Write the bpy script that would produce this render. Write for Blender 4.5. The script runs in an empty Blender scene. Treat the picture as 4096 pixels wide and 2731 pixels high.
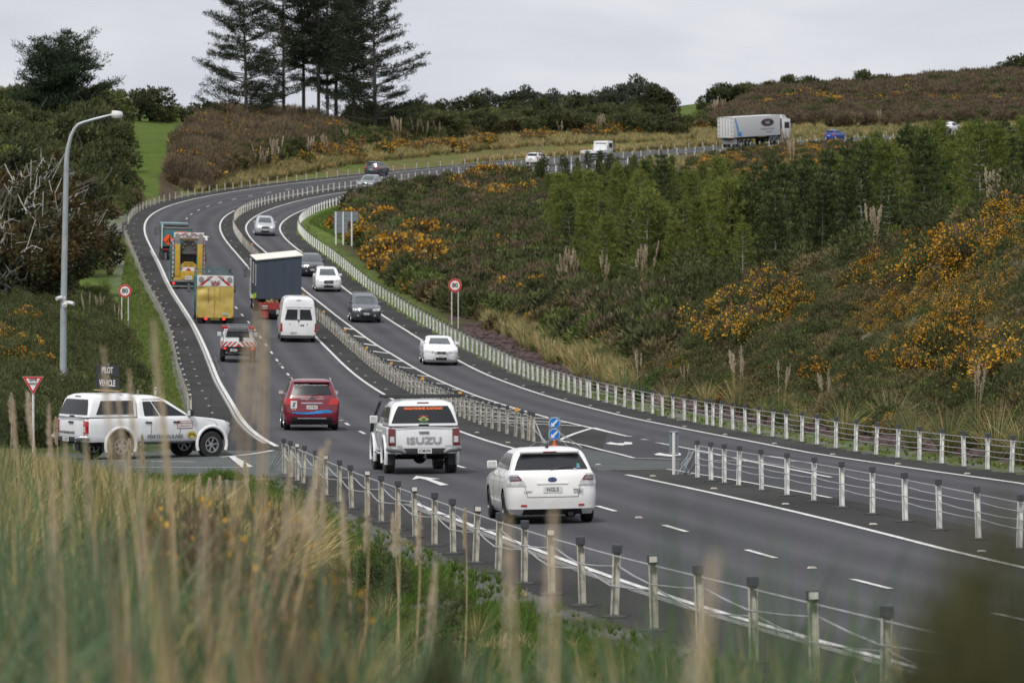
import bpy, bmesh, math, random
import numpy as np
from mathutils import Vector, Matrix, noise
from mathutils.bvhtree import BVHTree
R = math.radians
rng = random.Random(7)
scene = bpy.context.scene
COL = scene.collection
SRC = bpy.data.collections.new("plant_sources")      # never linked to the scene: only instanced by ground cover

# ------------------------------------------------------------------ camera numbers (photo is 4096 x 2731)
F = 20000.0; CX, CY = 2048.0, 1365.5; YH = 905.0
PITCH = math.atan((CY - YH) / F); CP, SP = math.cos(PITCH), math.sin(PITCH)
def ray(px, py):
    xc = (px - CX) / F; yc = (CY - py) / F
    return Vector((xc, CP + yc * SP, -SP + yc * CP))
def project(p):
    zc = p[1] * CP - p[2] * SP; yc = p[1] * SP + p[2] * CP
    return CX + F * p[0] / zc, CY - F * yc / zc
def pt(px, py, D):
    d = ray(px, py); return d * (D / d.y)

# ------------------------------------------------------------------ tagging
def tag(o, label=None, cat=None, group=None, kind=None):
    if label: o['label'] = label
    if cat: o['category'] = cat
    if group: o['group'] = group
    if kind: o['kind'] = kind
    return o
def empty(name, loc=(0,0,0), rz=0.0, label=None, cat=None, group=None):
    o = bpy.data.objects.new(name, None); COL.objects.link(o)
    o.location = loc; o.rotation_euler = (0, 0, rz); o.empty_display_size = 0.2
    return tag(o, label, cat, group)
def link(name, me, mats, parent=None, loc=None):
    o = bpy.data.objects.new(name, me); COL.objects.link(o)
    if not isinstance(mats, (list, tuple)): mats = [mats]
    if len(me.materials) == 0:
        for m in mats: me.materials.append(m)
    if parent is not None: o.parent = parent
    if loc is not None: o.location = loc
    return o
def dup(o, parent=None):
    c = o.copy(); COL.objects.link(c); c.parent = parent
    for ch in o.children: dup(ch, c)
    return c
def smooth(me, angle=None):
    me.polygons.foreach_set('use_smooth', [True] * len(me.polygons))
    if angle is not None:
        bm = bmesh.new(); bm.from_mesh(me); bm.normal_update()
        for e in bm.edges:
            if len(e.link_faces) == 2 and e.calc_face_angle(0) > angle: e.smooth = False
        bm.to_mesh(me); bm.free()

class MB:
    """collects boxes, tubes and polygons and links them as one mesh"""
    def __init__(s): s.v = []; s.f = []; s.m = []
    def add(s, vs, fs, mi=0, M=None):
        b = len(s.v)
        s.v += [tuple(M @ Vector(v)) if M else tuple(v) for v in vs]
        s.f += [tuple(b + i for i in f) for f in fs]; s.m += [mi] * len(fs)
        return s
    def box(s, c, d, mi=0, M=None, bev=0.0):
        x, y, z = c; a, b, h = d[0]/2, d[1]/2, d[2]/2
        if bev <= 0:
            vs = [(x+i*a, y+j*b, z+k*h) for k in (-1,1) for i, j in ((-1,-1),(1,-1),(1,1),(-1,1))]
            fs = [(3,2,1,0),(4,5,6,7),(0,1,5,4),(1,2,6,5),(2,3,7,6),(3,0,4,7)]
            return s.add(vs, fs, mi, M)
        bm = bmesh.new(); bmesh.ops.create_cube(bm, size=1.0)
        for v in bm.verts: v.co = Vector((x + v.co.x*2*a, y + v.co.y*2*b, z + v.co.z*2*h))
        bmesh.ops.bevel(bm, geom=list(bm.edges), offset=bev, segments=2, affect='EDGES', profile=0.7)
        bm.verts.index_update()
        s.add([v.co.copy() for v in bm.verts], [tuple(v.index for v in f.verts) for f in bm.faces], mi, M); bm.free()
        return s
    def tube(s, pts, rad, n=8, mi=0, M=None, cap=True):
        pts = [Vector(p) for p in pts]
        if not isinstance(rad, (list, tuple)): rad = [rad] * len(pts)
        vs = []; fs = []; prev = None
        for i, p in enumerate(pts):
            d = (pts[min(i+1, len(pts)-1)] - pts[max(i-1, 0)])
            d = d.normalized() if d.length > 1e-9 else Vector((0,0,1))
            up = Vector((0,0,1)) if abs(d.z) < 0.95 else Vector((1,0,0))
            if prev is not None:
                a = prev - d * prev.dot(d); a = a.normalized() if a.length > 1e-6 else d.cross(up).normalized()
            else: a = d.cross(up).normalized()
            prev = a; b = d.cross(a)
            for k in range(n):
                t = 2*math.pi*k/n
                vs.append(p + (a*math.cos(t) + b*math.sin(t)) * rad[i])
        for i in range(len(pts)-1):
            for k in range(n):
                fs.append((i*n+k, i*n+(k+1)%n, (i+1)*n+(k+1)%n, (i+1)*n+k))
        if cap: fs.append(tuple(range(n))[::-1]); fs.append(tuple((len(pts)-1)*n+k for k in range(n)))
        return s.add(vs, fs, mi, M)
    def cyl(s, a, b, r, n=16, mi=0, M=None): return s.tube([a, b], r, n, mi, M)
    def prism(s, poly, axis, t0, t1, mi=0, M=None):
        """poly in the two other axes, extruded along axis"""
        n = len(poly)
        def mk(p, t):
            q = list(p); q.insert(axis, t); return tuple(q)
        vs = [mk(p, t0) for p in poly] + [mk(p, t1) for p in poly]
        fs = [tuple(range(n))[::-1], tuple(range(n, 2*n))] + [(i, (i+1)%n, n+(i+1)%n, n+i) for i in range(n)]
        return s.add(vs, fs, mi, M)
    def lathe(s, prof, c, axis='y', n=24, mi=0, M=None):
        """prof: list of (radius, height) round the axis through c"""
        vs = []; fs = []; c = Vector(c)
        for r, h in prof:
            for k in range(n):
                t = 2*math.pi*k/n; u, w = r*math.cos(t), r*math.sin(t)
                vs.append(c + (Vector((u, h, w)) if axis == 'y' else Vector((u, w, h)) if axis == 'z' else Vector((h, u, w))))
        for i in range(len(prof)-1):
            for k in range(n): fs.append((i*n+k, i*n+(k+1)%n, (i+1)*n+(k+1)%n, (i+1)*n+k))
        fs.append(tuple(range(n))); fs.append(tuple((len(prof)-1)*n+k for k in range(n))[::-1])
        return s.add(vs, fs, mi, M)
    def mesh(s, name='m', recalc=True):
        me = bpy.data.meshes.new(name); me.from_pydata(s.v, [], s.f)
        if any(s.m): me.polygons.foreach_set('material_index', s.m)
        if recalc:
            bm = bmesh.new(); bm.from_mesh(me); bmesh.ops.recalc_face_normals(bm, faces=bm.faces); bm.to_mesh(me); bm.free()
        me.update(); return me
    def build(s, name, mats, parent=None, sm=None, recalc=True):
        me = s.mesh(name, recalc)
        if sm is not None: smooth(me, sm)
        return link(name, me, mats, parent)

# ------------------------------------------------------------------ materials
MATS = {}
def nodes_of(m):
    m.use_nodes = True; nt = m.node_tree; nt.nodes.clear()
    out = nt.nodes.new('ShaderNodeOutputMaterial'); b = nt.nodes.new('ShaderNodeBsdfPrincipled')
    nt.links.new(b.outputs[0], out.inputs[0]); return nt, b, out
def noise_mix(nt, stops, scale, detail=6, rough=0.6, coord='Object', dist=0.0, vec=None):
    """colour ramp over noise"""
    n = nt.nodes.new('ShaderNodeTexNoise'); n.inputs['Scale'].default_value = scale
    n.inputs['Detail'].default_value = detail; n.inputs['Roughness'].default_value = rough; n.inputs['Distortion'].default_value = dist
    if vec is None:
        tc = nt.nodes.new('ShaderNodeTexCoord'); vec = tc.outputs[coord]
    nt.links.new(vec, n.inputs['Vector'])
    r = nt.nodes.new('ShaderNodeValToRGB'); e = r.color_ramp.elements
    e[0].position, e[0].color = stops[0][0], (*stops[0][1], 1); e[1].position, e[1].color = stops[-1][0], (*stops[-1][1], 1)
    for p, c in stops[1:-1]:
        q = e.new(p); q.color = (*c, 1)
    nt.links.new(n.outputs['Fac'], r.inputs['Fac']); return r.outputs['Color'], n.outputs['Fac']
def mixc(nt, a, b, fac, mode='MIX'):
    m = nt.nodes.new('ShaderNodeMix'); m.data_type = 'RGBA'; m.blend_type = mode
    for i, s in ((0, fac), (6, a), (7, b)):
        if isinstance(s, (int, float)): m.inputs[i].default_value = s
        elif isinstance(s, tuple): m.inputs[i].default_value = (*s, 1)
        else: nt.links.new(s, m.inputs[i])
    return m.outputs[2]
def bump(nt, b, h, strength=0.3, dist=0.02):
    n = nt.nodes.new('ShaderNodeBump'); n.inputs['Strength'].default_value = strength; n.inputs['Distance'].default_value = dist
    nt.links.new(h, n.inputs['Height']); nt.links.new(n.outputs[0], b.inputs['Normal'])
def mat(name, col, rough=0.6, metal=0.0, var=0.12, scale=3.0, coat=0.0, bmp=0.0, emis=None, es=0.0, spec=None, detail=5):
    if name in MATS: return MATS[name]
    m = bpy.data.materials.new(name); nt, b, out = nodes_of(m)
    c2 = tuple(max(0, x * (1 - var)) for x in col); c3 = tuple(min(1, x * (1 + var * 0.6)) for x in col)
    c, f = noise_mix(nt, [(0.3, c2), (0.7, c3)], scale, detail)
    nt.links.new(c, b.inputs['Base Color'])
    b.inputs['Roughness'].default_value = rough; b.inputs['Metallic'].default_value = metal
    if coat: b.inputs['Coat Weight'].default_value = coat; b.inputs['Coat Roughness'].default_value = 0.06
    if spec is not None: b.inputs['Specular IOR Level'].default_value = spec
    if bmp: bump(nt, b, f, bmp, 0.01)
    if emis: b.inputs['Emission Color'].default_value = (*emis, 1); b.inputs['Emission Strength'].default_value = es
    m.diffuse_color = (*col, 1); MATS[name] = m; return m
def leafmat(name, cols, rough=0.75, trans=0.25, pscale=0.6, k=1.65):
    cols = [tuple(min(.9, x*k) for x in c) for c in cols]
    """foliage: colour from per-leaf random (mesh island), clumps and per-plant random"""
    if name in MATS: return MATS[name]
    m = bpy.data.materials.new(name); nt, b, out = nodes_of(m)
    g = nt.nodes.new('ShaderNodeNewGeometry'); oi = nt.nodes.new('ShaderNodeObjectInfo')
    tc = nt.nodes.new('ShaderNodeTexCoord')
    n = nt.nodes.new('ShaderNodeTexNoise'); n.inputs['Scale'].default_value = pscale; n.inputs['Detail'].default_value = 3
    nt.links.new(tc.outputs['Object'], n.inputs['Vector'])
    a1 = nt.nodes.new('ShaderNodeMath'); a1.operation = 'MULTIPLY_ADD'; a1.inputs[1].default_value = 0.45
    nt.links.new(g.outputs['Random Per Island'], a1.inputs[0])
    a2 = nt.nodes.new('ShaderNodeMath'); a2.operation = 'MULTIPLY_ADD'; a2.inputs[1].default_value = 0.35; a2.inputs[2].default_value = -0.02
    nt.links.new(oi.outputs['Random'], a2.inputs[0]); 
    a3 = nt.nodes.new('ShaderNodeMath'); a3.operation = 'MULTIPLY_ADD'; a3.inputs[1].default_value = 0.9; a3.inputs[2].default_value = -0.32
    nt.links.new(n.outputs['Fac'], a3.inputs[0]); 
    s1 = nt.nodes.new('ShaderNodeMath'); s1.operation = 'ADD'; nt.links.new(a2.outputs[0], s1.inputs[0]); nt.links.new(a3.outputs[0], s1.inputs[1])
    nt.links.new(s1.outputs[0], a1.inputs[2])
    r = nt.nodes.new('ShaderNodeValToRGB'); e = r.color_ramp.elements
    e[0].position = 0.05; e[0].color = (*cols[0], 1); e[1].position = 0.95; e[1].color = (*cols[-1], 1)
    for i, c in enumerate(cols[1:-1]):
        q = e.new(0.05 + 0.9 * (i + 1) / (len(cols) - 1)); q.color = (*c, 1)
    nt.links.new(a1.outputs[0], r.inputs['Fac'])
    nt.links.new(r.outputs[0], b.inputs['Base Color']); b.inputs['Roughness'].default_value = rough
    b.inputs['Specular IOR Level'].default_value = 0.25
    if trans > 0:
        t = nt.nodes.new('ShaderNodeBsdfTranslucent'); nt.links.new(r.outputs[0], t.inputs[0])
        mx = nt.nodes.new('ShaderNodeMixShader'); mx.inputs[0].default_value = trans
        nt.links.new(b.outputs[0], mx.inputs[1]); nt.links.new(t.outputs[0], mx.inputs[2]); nt.links.new(mx.outputs[0], out.inputs[0])
    MATS[name] = m; return m

def asphalt(name, c0, c1, patch, bright=None):
    m = bpy.data.materials.new(name); nt, b, out = nodes_of(m)
    fine, ff = noise_mix(nt, [(0.25, c0), (0.75, c1)], 9.0, 8, 0.8)
    big, bf = noise_mix(nt, [(0.3, tuple(x*(1-patch) for x in (1,1,1))), (0.7, (1+patch, 1+patch, 1+patch))], 0.12, 4, 0.5)
    c = mixc(nt, fine, big, 1.0, 'MULTIPLY')
    # stone chips
    v = nt.nodes.new('ShaderNodeTexVoronoi'); v.inputs['Scale'].default_value = 28.0
    tc = nt.nodes.new('ShaderNodeTexCoord'); nt.links.new(tc.outputs['Object'], v.inputs['Vector'])
    mr = nt.nodes.new('ShaderNodeMapRange'); mr.inputs[1].default_value = 0.0; mr.inputs[2].default_value = 0.7; mr.inputs[3].default_value = 0.75; mr.inputs[4].default_value = 1.3
    nt.links.new(v.outputs['Color'], mr.inputs[0]); c = mixc(nt, c, mr.outputs[0], 1.0, 'MULTIPLY')
    # tyre tracks: 'track' attribute 0..1 (polished wheel paths on the seal)
    a = nt.nodes.new('ShaderNodeAttribute'); a.attribute_name = 'track'
    c = mixc(nt, c, bright or tuple(min(1, x*1.5) for x in c1), a.outputs['Fac'])
    nt.links.new(c, b.inputs['Base Color']); b.inputs['Roughness'].default_value = 0.92; b.inputs['Specular IOR Level'].default_value = 0.15
    bump(nt, b, ff, 0.35, 0.01); MATS[name] = m; return m

K0 = -6
ROAD=[(12.94,14.50,-3.560,5.20,-0.0034),(11.64,24.39,-3.854,5.44,-0.0035),(10.34,34.28,-4.148,5.68,-0.0036),(9.04,44.17,-4.442,5.92,-0.0036),(7.74,54.05,-4.736,6.16,-0.0037),(6.49,63.95,-5.030,6.40,-0.0017),(5.31,73.84,-5.291,6.64,-0.0005),(4.17,83.74,-5.495,6.88,0.0031),(3.06,93.65,-5.666,7.12,0.0126),(1.95,103.56,-5.853,7.37,0.0176),(0.86,113.48,-6.043,7.62,0.0152),(-0.25,123.41,-6.231,7.87,0.0089),(-1.43,133.35,-6.403,8.11,0.0038),(-2.67,143.30,-6.533,8.24,-0.0017),(-3.87,153.27,-6.652,8.28,-0.0010),(-4.90,163.25,-6.738,8.21,-0.0050),(-5.72,173.25,-6.859,8.05,-0.0064),(-6.45,183.26,-6.998,7.83,-0.0066),(-7.15,193.27,-7.107,7.62,-0.0069),(-7.88,203.27,-7.187,7.44,-0.0079),(-8.63,213.28,-7.232,7.29,-0.0108),(-9.40,223.27,-7.245,7.18,-0.0139),(-10.16,233.26,-7.241,7.09,-0.0163),(-10.90,243.25,-7.209,7.00,-0.0202),(-11.63,253.23,-7.150,6.89,-0.0217),(-12.38,263.20,-7.049,6.78,-0.0209),(-13.14,273.16,-6.904,6.62,-0.0186),(-13.94,283.11,-6.719,6.42,-0.0174),(-14.76,293.06,-6.500,6.28,-0.0152),(-15.61,303.01,-6.264,6.20,-0.0139),(-16.49,312.96,-6.013,6.15,-0.0151),(-17.42,322.90,-5.735,6.13,-0.0156),(-18.37,332.84,-5.428,6.12,-0.0154),(-19.35,342.78,-5.094,6.10,-0.0149),(-20.34,352.73,-4.731,6.06,-0.0158),(-21.31,362.67,-4.339,6.01,-0.0169),(-22.26,372.62,-3.913,6.00,-0.0184),(-23.19,382.57,-3.467,6.00,-0.0202),(-24.14,392.52,-3.015,6.01,-0.0224),(-25.12,402.46,-2.557,5.99,-0.0248),(-26.11,412.40,-2.091,5.93,-0.0274),(-27.10,422.34,-1.620,5.83,-0.0308),(-28.06,432.28,-1.143,5.74,-0.0336),(-28.94,442.23,-0.660,5.69,-0.0361),(-29.70,452.18,-0.180,5.67,-0.0384),(-30.30,462.13,0.282,5.73,-0.0412),(-30.71,472.09,0.723,5.89,-0.0450),(-30.90,482.06,1.150,6.05,-0.0484),(-30.84,492.03,1.572,6.17,-0.0500),(-30.51,502.00,1.988,6.23,-0.0510),(-29.89,511.95,2.400,6.24,-0.0509),(-28.98,521.90,2.810,6.23,-0.0497),(-27.80,531.81,3.219,6.23,-0.0482),(-26.36,541.70,3.628,6.29,-0.0467),(-24.67,551.55,4.038,6.42,-0.0439),(-22.75,561.35,4.443,6.63,-0.0426),(-20.58,571.10,4.852,6.89,-0.0406),(-18.15,580.79,5.279,7.18,-0.0379),(-15.48,590.41,5.721,7.46,-0.0348),(-12.56,599.97,6.174,7.73,-0.0313),(-9.40,609.45,6.630,7.99,-0.0281),(-6.02,618.84,7.088,8.23,-0.0252),(-2.41,628.16,7.548,8.47,-0.0226),(1.42,637.39,8.006,8.70,-0.0200),(5.45,646.54,8.460,8.92,-0.0175),(9.67,655.60,8.910,9.12,-0.0152),(14.09,664.56,9.359,9.32,-0.0132),(18.68,673.44,9.811,9.52,-0.0116),(23.45,682.22,10.263,9.70,-0.0101),(28.39,690.91,10.718,9.88,-0.0089),(33.50,699.50,11.173,10.05,-0.0079),(38.76,708.00,11.629,10.22,-0.0070),(44.18,716.41,12.084,10.38,-0.0061),(49.75,724.71,12.540,10.54,-0.0054),(55.47,732.92,12.995,10.69,-0.0048),(61.34,741.02,13.451,10.84,-0.0043),(67.35,749.03,13.906,10.98,-0.0038),(73.50,756.92,14.361,11.12,-0.0035),(79.79,764.72,14.817,11.26,-0.0031),(86.22,772.40,15.272,11.40,-0.0029),(92.79,779.98,15.727,11.54,-0.0027),(99.49,787.44,16.183,11.67,-0.0025),(106.32,794.80,16.638,11.81,-0.0024),(113.29,802.04,17.093,11.94,-0.0023),(120.39,809.16,17.549,12.07,-0.0022)]
NR = len(ROAD); RD = np.array(ROAD)
LW, RW, BW = 3.50, 3.32, 3.11
OL, OM = -5.05, 4.55                     # left and median barrier offsets
def rdat(k):
    t = min(max(k - K0, 0), NR - 1.001); i = int(t); f = t - i
    # catmull-rom
    p = [RD[min(max(i + j, 0), NR - 1)] for j in (-1, 0, 1, 2)]
    return 0.5 * ((2*p[1]) + (-p[0]+p[2])*f + (2*p[0]-5*p[1]+4*p[2]-p[3])*f*f + (-p[0]+3*p[1]-3*p[2]+p[3])*f**3)
def rtan(k):
    a, b = rdat(k - 0.5), rdat(k + 0.5); t = Vector((b[0]-a[0], b[1]-a[1], b[2]-a[2])); return t.normalized()
def RP(k, o, dz=0.0):
    d = rdat(k); t = rtan(k); n = Vector((t.y, -t.x, 0)).normalized()
    return Vector((d[0] + n.x*o, d[1] + n.y*o, d[2] + d[4]*o + dz))
def A_(k): return rdat(k)[3]
def B_(k): return rdat(k)[3] + BW
def OB(k): return B_(k) + (1.4 if k < 12 else 1.7 if k > 20 else 1.4 + 0.3*(k-12)/8)
RKS = np.arange(K0, K0 + NR - 1 + 0.01, 0.5)

# ------------------------------------------------------------------ road sheets
def strip(name, ofun0, ofun1, m, k0, k1, nseg=1, dz=0.0, step=0.5, label=None, tracks=None, kind='structure', edge=None):
    ks = np.arange(k0, k1 + 1e-6, step); vs = []; fs = []; tr = []
    for k in ks:
        a, b = ofun0(k), ofun1(k)
        for j in range(nseg + 1):
            o = a + (b - a) * j / nseg; vs.append(RP(k, o, dz)); tr.append(max(0.0, tracks(k, o)) if tracks else 0.0)
    w = nseg + 1
    for i in range(len(ks) - 1):
        for j in range(nseg): fs.append((i*w+j, i*w+j+1, (i+1)*w+j+1, (i+1)*w+j))
    me = bpy.data.meshes.new(name); me.from_pydata(vs, [], fs)
    at = me.attributes.new('track', 'FLOAT', 'POINT'); at.data.foreach_set('value', tr)
    bm = bmesh.new(); bm.from_mesh(me); bmesh.ops.recalc_face_normals(bm, faces=bm.faces)
    if bm.faces and sum(f.normal.z for f in bm.faces) < 0: bmesh.ops.reverse_faces(bm, faces=bm.faces)
    bm.to_mesh(me); bm.free(); smooth(me)
    o = link(name, me, m)
    tag(o, label, None, None, kind); return o, vs, fs
M_road = asphalt('asphalt', (0.032,0.032,0.036), (0.054,0.054,0.060), 0.16, (0.092,0.092,0.099))
M_should = asphalt('shoulder_seal', (0.020,0.019,0.018), (0.038,0.036,0.034), 0.35)
M_side = asphalt('side_road_seal', (0.052,0.058,0.057), (0.085,0.092,0.09), 0.2)
def bumpf(o, c, w): return math.exp(-((o - c) / w) ** 2)
def trk1(k, o): return 0.55 * (bumpf(o,-2.6,.4)+bumpf(o,-0.95,.4)+bumpf(o,0.85,.4)+bumpf(o,2.5,.4))
def trk2(k, o):
    a = A_(k); return 0.5 * (bumpf(o,a+.75,.4)+bumpf(o,a+2.3,.4))
KE = K0 + NR - 1
ROADV = []; ROADF = []
def addroad(r):
    b = len(ROADV); ROADV.extend(r[1]); ROADF.extend([tuple(b+i for i in f) for f in r[2]])
addroad(strip('shoulder', lambda k: OL-0.55, lambda k: -LW-0.12, M_should, K0, KE, 2))
addroad(strip('road', lambda k: -LW-0.12, lambda k: RW+0.12, M_road, K0, KE, 16, tracks=trk1))
def medR(k): return A_(k)-0.12 if k > 9 else min(5.35, A_(k)-0.12) if k < 7 else min(5.35,A_(k)-.12)+(A_(k)-.12-min(5.35,A_(k)-.12))*(k-7)/2
addroad(strip('median', lambda k: RW+0.12, medR, M_should, K0, KE, 2))
addroad(strip('road', medR, lambda k: B_(k)+0.12, M_road, K0, KE, 12, tracks=trk2))
addroad(strip('shoulder', lambda k: B_(k)+0.12, lambda k: OB(k)+0.35, M_should, K0, KE, 2))
RBVH = BVHTree.FromPolygons([tuple(v) for v in ROADV], ROADF)
def on_road(px, py):
    d = ray(px, py).normalized(); h = RBVH.ray_cast(Vector((0,0,0)), d)
    return h[0]
# dense table for nearest (k,o)
_KS = np.arange(K0, KE + 0.01, 0.25)
_RT = np.array([list(rdat(k)[:3]) + list(rtan(k)) for k in _KS])
def ko(P):
    """arrays X,Y -> k, o (signed offset), z of the centre, bank, a"""
    P = np.atleast_2d(P); out = np.zeros((len(P), 3))
    d2 = (P[:, None, 0] - _RT[None, :, 0])**2 + (P[:, None, 1] - _RT[None, :, 1])**2
    i = d2.argmin(1); r = _RT[i]; dx = P[:,0]-r[:,0]; dy = P[:,1]-r[:,1]
    tl = np.hypot(r[:,3], r[:,4]); tx, ty = r[:,3]/tl, r[:,4]/tl
    al = dx*tx + dy*ty; o = dx*ty - dy*tx
    k = _KS[i] + al/10.0; return k, o
def road_ko(px, py):
    h = on_road(px, py); k, o = ko(np.array([[h.x, h.y]])); return float(k[0]), float(o[0])

# ------------------------------------------------------------------ ground heights
CTRL = [ # photo x, photo y, distance
 (2048,6571,6),(0,6571,6),(4096,6571,6),(2048,4072,12),(0,4072,12),(4096,4300,12),(500,3150,20),(2048,3250,20),(3600,3500,20),
 (0,2620,35),(900,2680,35),(2048,2930,35),(300,2290,60),(1100,2400,60),(1700,2520,60),(0,2080,85),(800,2130,85),(200,1960,105),(900,2010,105),
 (-200,1745,155),(0,1745,155),(300,1760,155),(0,1500,200),(350,1540,200),(500,1480,215),(0,1340,250),(250,1350,250),(450,1330,262),(300,1190,330),(0,1190,330),(480,1180,330),
 (100,1040,400),(300,1000,410),(200,905,455),(0,900,455),(400,890,458),(560,840,478),(350,740,540),(100,640,560),(230,480,620),(0,480,620),(480,490,660),(700,530,645),
 (620,740,512),(690,620,572),(900,700,548),(760,740,520),(900,600,600),(1200,520,690),(1200,640,595),(1000,535,660),(1600,525,740),(1600,590,665),(1400,640,620),(2000,590,690),(1850,625,660),
 (2400,560,725),(2200,560,715),(2000,510,790),(2400,480,830),(2800,510,790),(2850,450,850),(2700,440,900),(2000,465,860),(3300,520,790),(3300,430,860),
 (3300,385,920),(2900,400,960),(3700,500,800),(3700,355,940),(4096,480,810),(4096,425,850),(4096,325,950),(2600,560,735),
 (1500,905,470),(1500,1000,435),(1600,1150,370),(1900,1220,330),(1900,1000,430),(1900,850,520),(2100,800,560),(2150,735,600),(1700,745,580),
 (2300,1130,370),(2300,940,460),(2500,1160,330),(2500,930,450),(2500,760,560),(2700,700,610),(3000,680,620),(3200,1010,330),(3200,830,450),(3200,690,600),(3400,640,660),
 (3700,930,330),(3700,780,450),(3700,660,600),(4096,860,330),(4096,720,450),(4096,640,600),
 (3200,1120,262),(3700,990,240),(4096,890,225),(3700,985,285),(4096,880,270),(3300,1110,290),(2900,1170,285),(4096,1500,148),(4096,1200,185),(3500,1480,172),(3500,1220,215),
 (3000,1420,195),(3200,1300,215),(2700,1400,225),(2700,1250,270),(2400,1330,262),(2200,1280,292),(2400,1200,310),(4096,1680,128),(3500,1620,150),(3000,1580,172),
]
def _uv(x, D): return (x - CX)/F*9.0, math.log(D)*1.6
CP_ = []
for x, y, D in CTRL: CP_.append((*_uv(x, D), (y-905.0)/1000))
def add_xyz(X, D, z):
    if D > 800: z *= .93
    _ax(X, D, z)
def _ax(X, D, z): CP_.append((X/D*9.0, math.log(D)*1.6, -z/D*F/1000))
for D, zl, zr in ((8,-1.8,-1.8),(20,-2.3,-3.6),(40,-3.2,-4.6),(80,-4.9,-5.2),(150,-6.3,-4.2),(250,-5.0,1.0),(400,1.5,2.0),(600,14,9),(850,22,24),(950,26,31)):
    add_xyz(-0.3*D, D, zl); add_xyz(0.3*D, D, zr); add_xyz(-0.17*D, D, zl); add_xyz(0.17*D, D, zr)
for u in (-0.3,-0.15,-.1,-.05,0,.05,.1,.15,0.3): add_xyz(u*1250, 1250, 16+50*u); add_xyz(u*1800, 1800, 4)
for k in np.arange(-4, KE, 3):
    for o in (OL-2.5, 0, OB(k)+2.2):
        p = RP(k, o, -0.1); add_xyz(p.x, p.y, p.z)
    p = RP(k, OB(k)+5.5, -0.9 if k < 30 else -0.6); add_xyz(p.x, p.y, p.z)
CPA = np.array(CP_)
def _phi(r2): return 0.5 * r2 * np.log(r2 + 1e-9)
_n = len(CPA); _A = np.zeros((_n+3, _n+3))
_d2 = ((CPA[:,None,:2]-CPA[None,:,:2])**2).sum(2)
_A[:_n,:_n] = _phi(_d2) + 0.004*np.eye(_n); _A[:_n,_n] = 1; _A[:_n,_n+1:] = CPA[:,:2]; _A[_n:,:_n] = _A[:_n,_n:].T
_W = np.linalg.solve(_A, np.concatenate([CPA[:,2], [0,0,0]]))
def side_z(y): return np.interp(y, [RP(k, OL-0.5).y for k in (3,4,5,6,7,8,9)], [RP(k, OL-0.5).z for k in (3,4,5,6,7,8,9)])
def sstep(t): t = np.clip(t, 0, 1); return t*t*(3-2*t)
def heights(X, Y, raw=False):
    X = np.asarray(X, float); Y = np.asarray(Y, float); out = np.zeros(len(X))
    for s in range(0, len(X), 4000):
        x = X[s:s+4000]; y = np.maximum(Y[s:s+4000], 4.0)
        u = np.clip(x/y, -0.4, 0.4)*9.0; l = np.log(y)*1.6
        d2 = (u[:,None]-CPA[None,:,0])**2 + (l[:,None]-CPA[None,:,1])**2
        h = _phi(d2) @ _W[:_n] + _W[_n] + u*_W[_n+1] + l*_W[_n+2]
        z = -h*1000/F*y
        # small undulation
        und = np.array([noise.noise(Vector((a*0.09, b*0.09, 0.3))) for a, b in zip(x, y)])
        z = z + und*0.25*np.minimum(1, y/60)
        k, o = ko(np.stack([x, y], 1)); kk = np.clip(k, K0, KE-0.01)
        rd = np.array([rdat(q) for q in kk]); a = rd[:,3]
        ob = a + BW + 1.6
        left = OL - 0.5; right = ob + 0.3
        zr = rd[:,2] + rd[:,4]*np.clip(o, left, right)
        dist = np.where(o < left, left - o, np.where(o > right, o - right, 0))
        end = np.clip((k - KE)/2.0, 0, 1) + np.clip((K0 + 0.0 - k)/1.0, 0, 1)
        w = 1 - sstep((dist - 1.0)/6.0); w = w*(1-np.clip(end,0,1))
        z = z*(1-w) + (zr + 0.012)*w
        # side road flat
        sd = np.abs(y - 137.0) - 12.0; w2 = (1 - sstep(sd/6.0)) * (x < 0) * (o < -3) * (1 - sstep((-x-45)/25))
        z = z*(1-w2) + (side_z(y) - 0.08*np.clip((-x-7)/6,0,1) + np.where(np.abs(y-136.5) < 9.4, -0.07, 0.02))*w2
        # driveway
        inside = (o > left + 0.35) & (o < right - 0.6) & (end <= 0)
        z = np.where(inside, zr - 0.30, z)
        out[s:s+4000] = z
    return out

rows = [3.0]
while rows[-1] < 1700:
    D = rows[-1]; rows.append(D + max(0.6, min(D*0.009, 12 if D > 900 else 3.2)))
ucols = np.concatenate([np.linspace(-0.45,-0.115,26)[:-1], np.linspace(-0.115,0.115,231), np.linspace(0.115,0.45,26)[1:]])
GX = np.array([[D*u for u in ucols] for D in rows]); GY = np.array([[D]*len(ucols) for D in rows])
GZ = heights(GX.ravel(), GY.ravel()).reshape(GX.shape)
nrw, ncl = GX.shape
TV = np.stack([GX.ravel(), GY.ravel(), GZ.ravel()], 1)
TF = [(i*ncl+j, i*ncl+j+1, (i+1)*ncl+j+1, (i+1)*ncl+j) for i in range(nrw-1) for j in range(ncl-1)]
TBVH = BVHTree.FromPolygons([tuple(v) for v in TV], TF)
def on_ground(px, py):
    h = TBVH.ray_cast(Vector((0,0,0)), ray(px, py).normalized()); return h[0]
def ground_z(x, y):
    h = TBVH.ray_cast(Vector((x, y, 200)), Vector((0,0,-1))); return h[0].z if h[0] else -6.0
def inpoly(px, py, poly):
    c = False; n = len(poly); j = n-1
    for i in range(n):
        xi, yi = poly[i]; xj, yj = poly[j]
        if (yi > py) != (yj > py) and px < (xj-xi)*(py-yi)/(yj-yi)+xi: c = not c
        j = i
    return c
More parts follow.
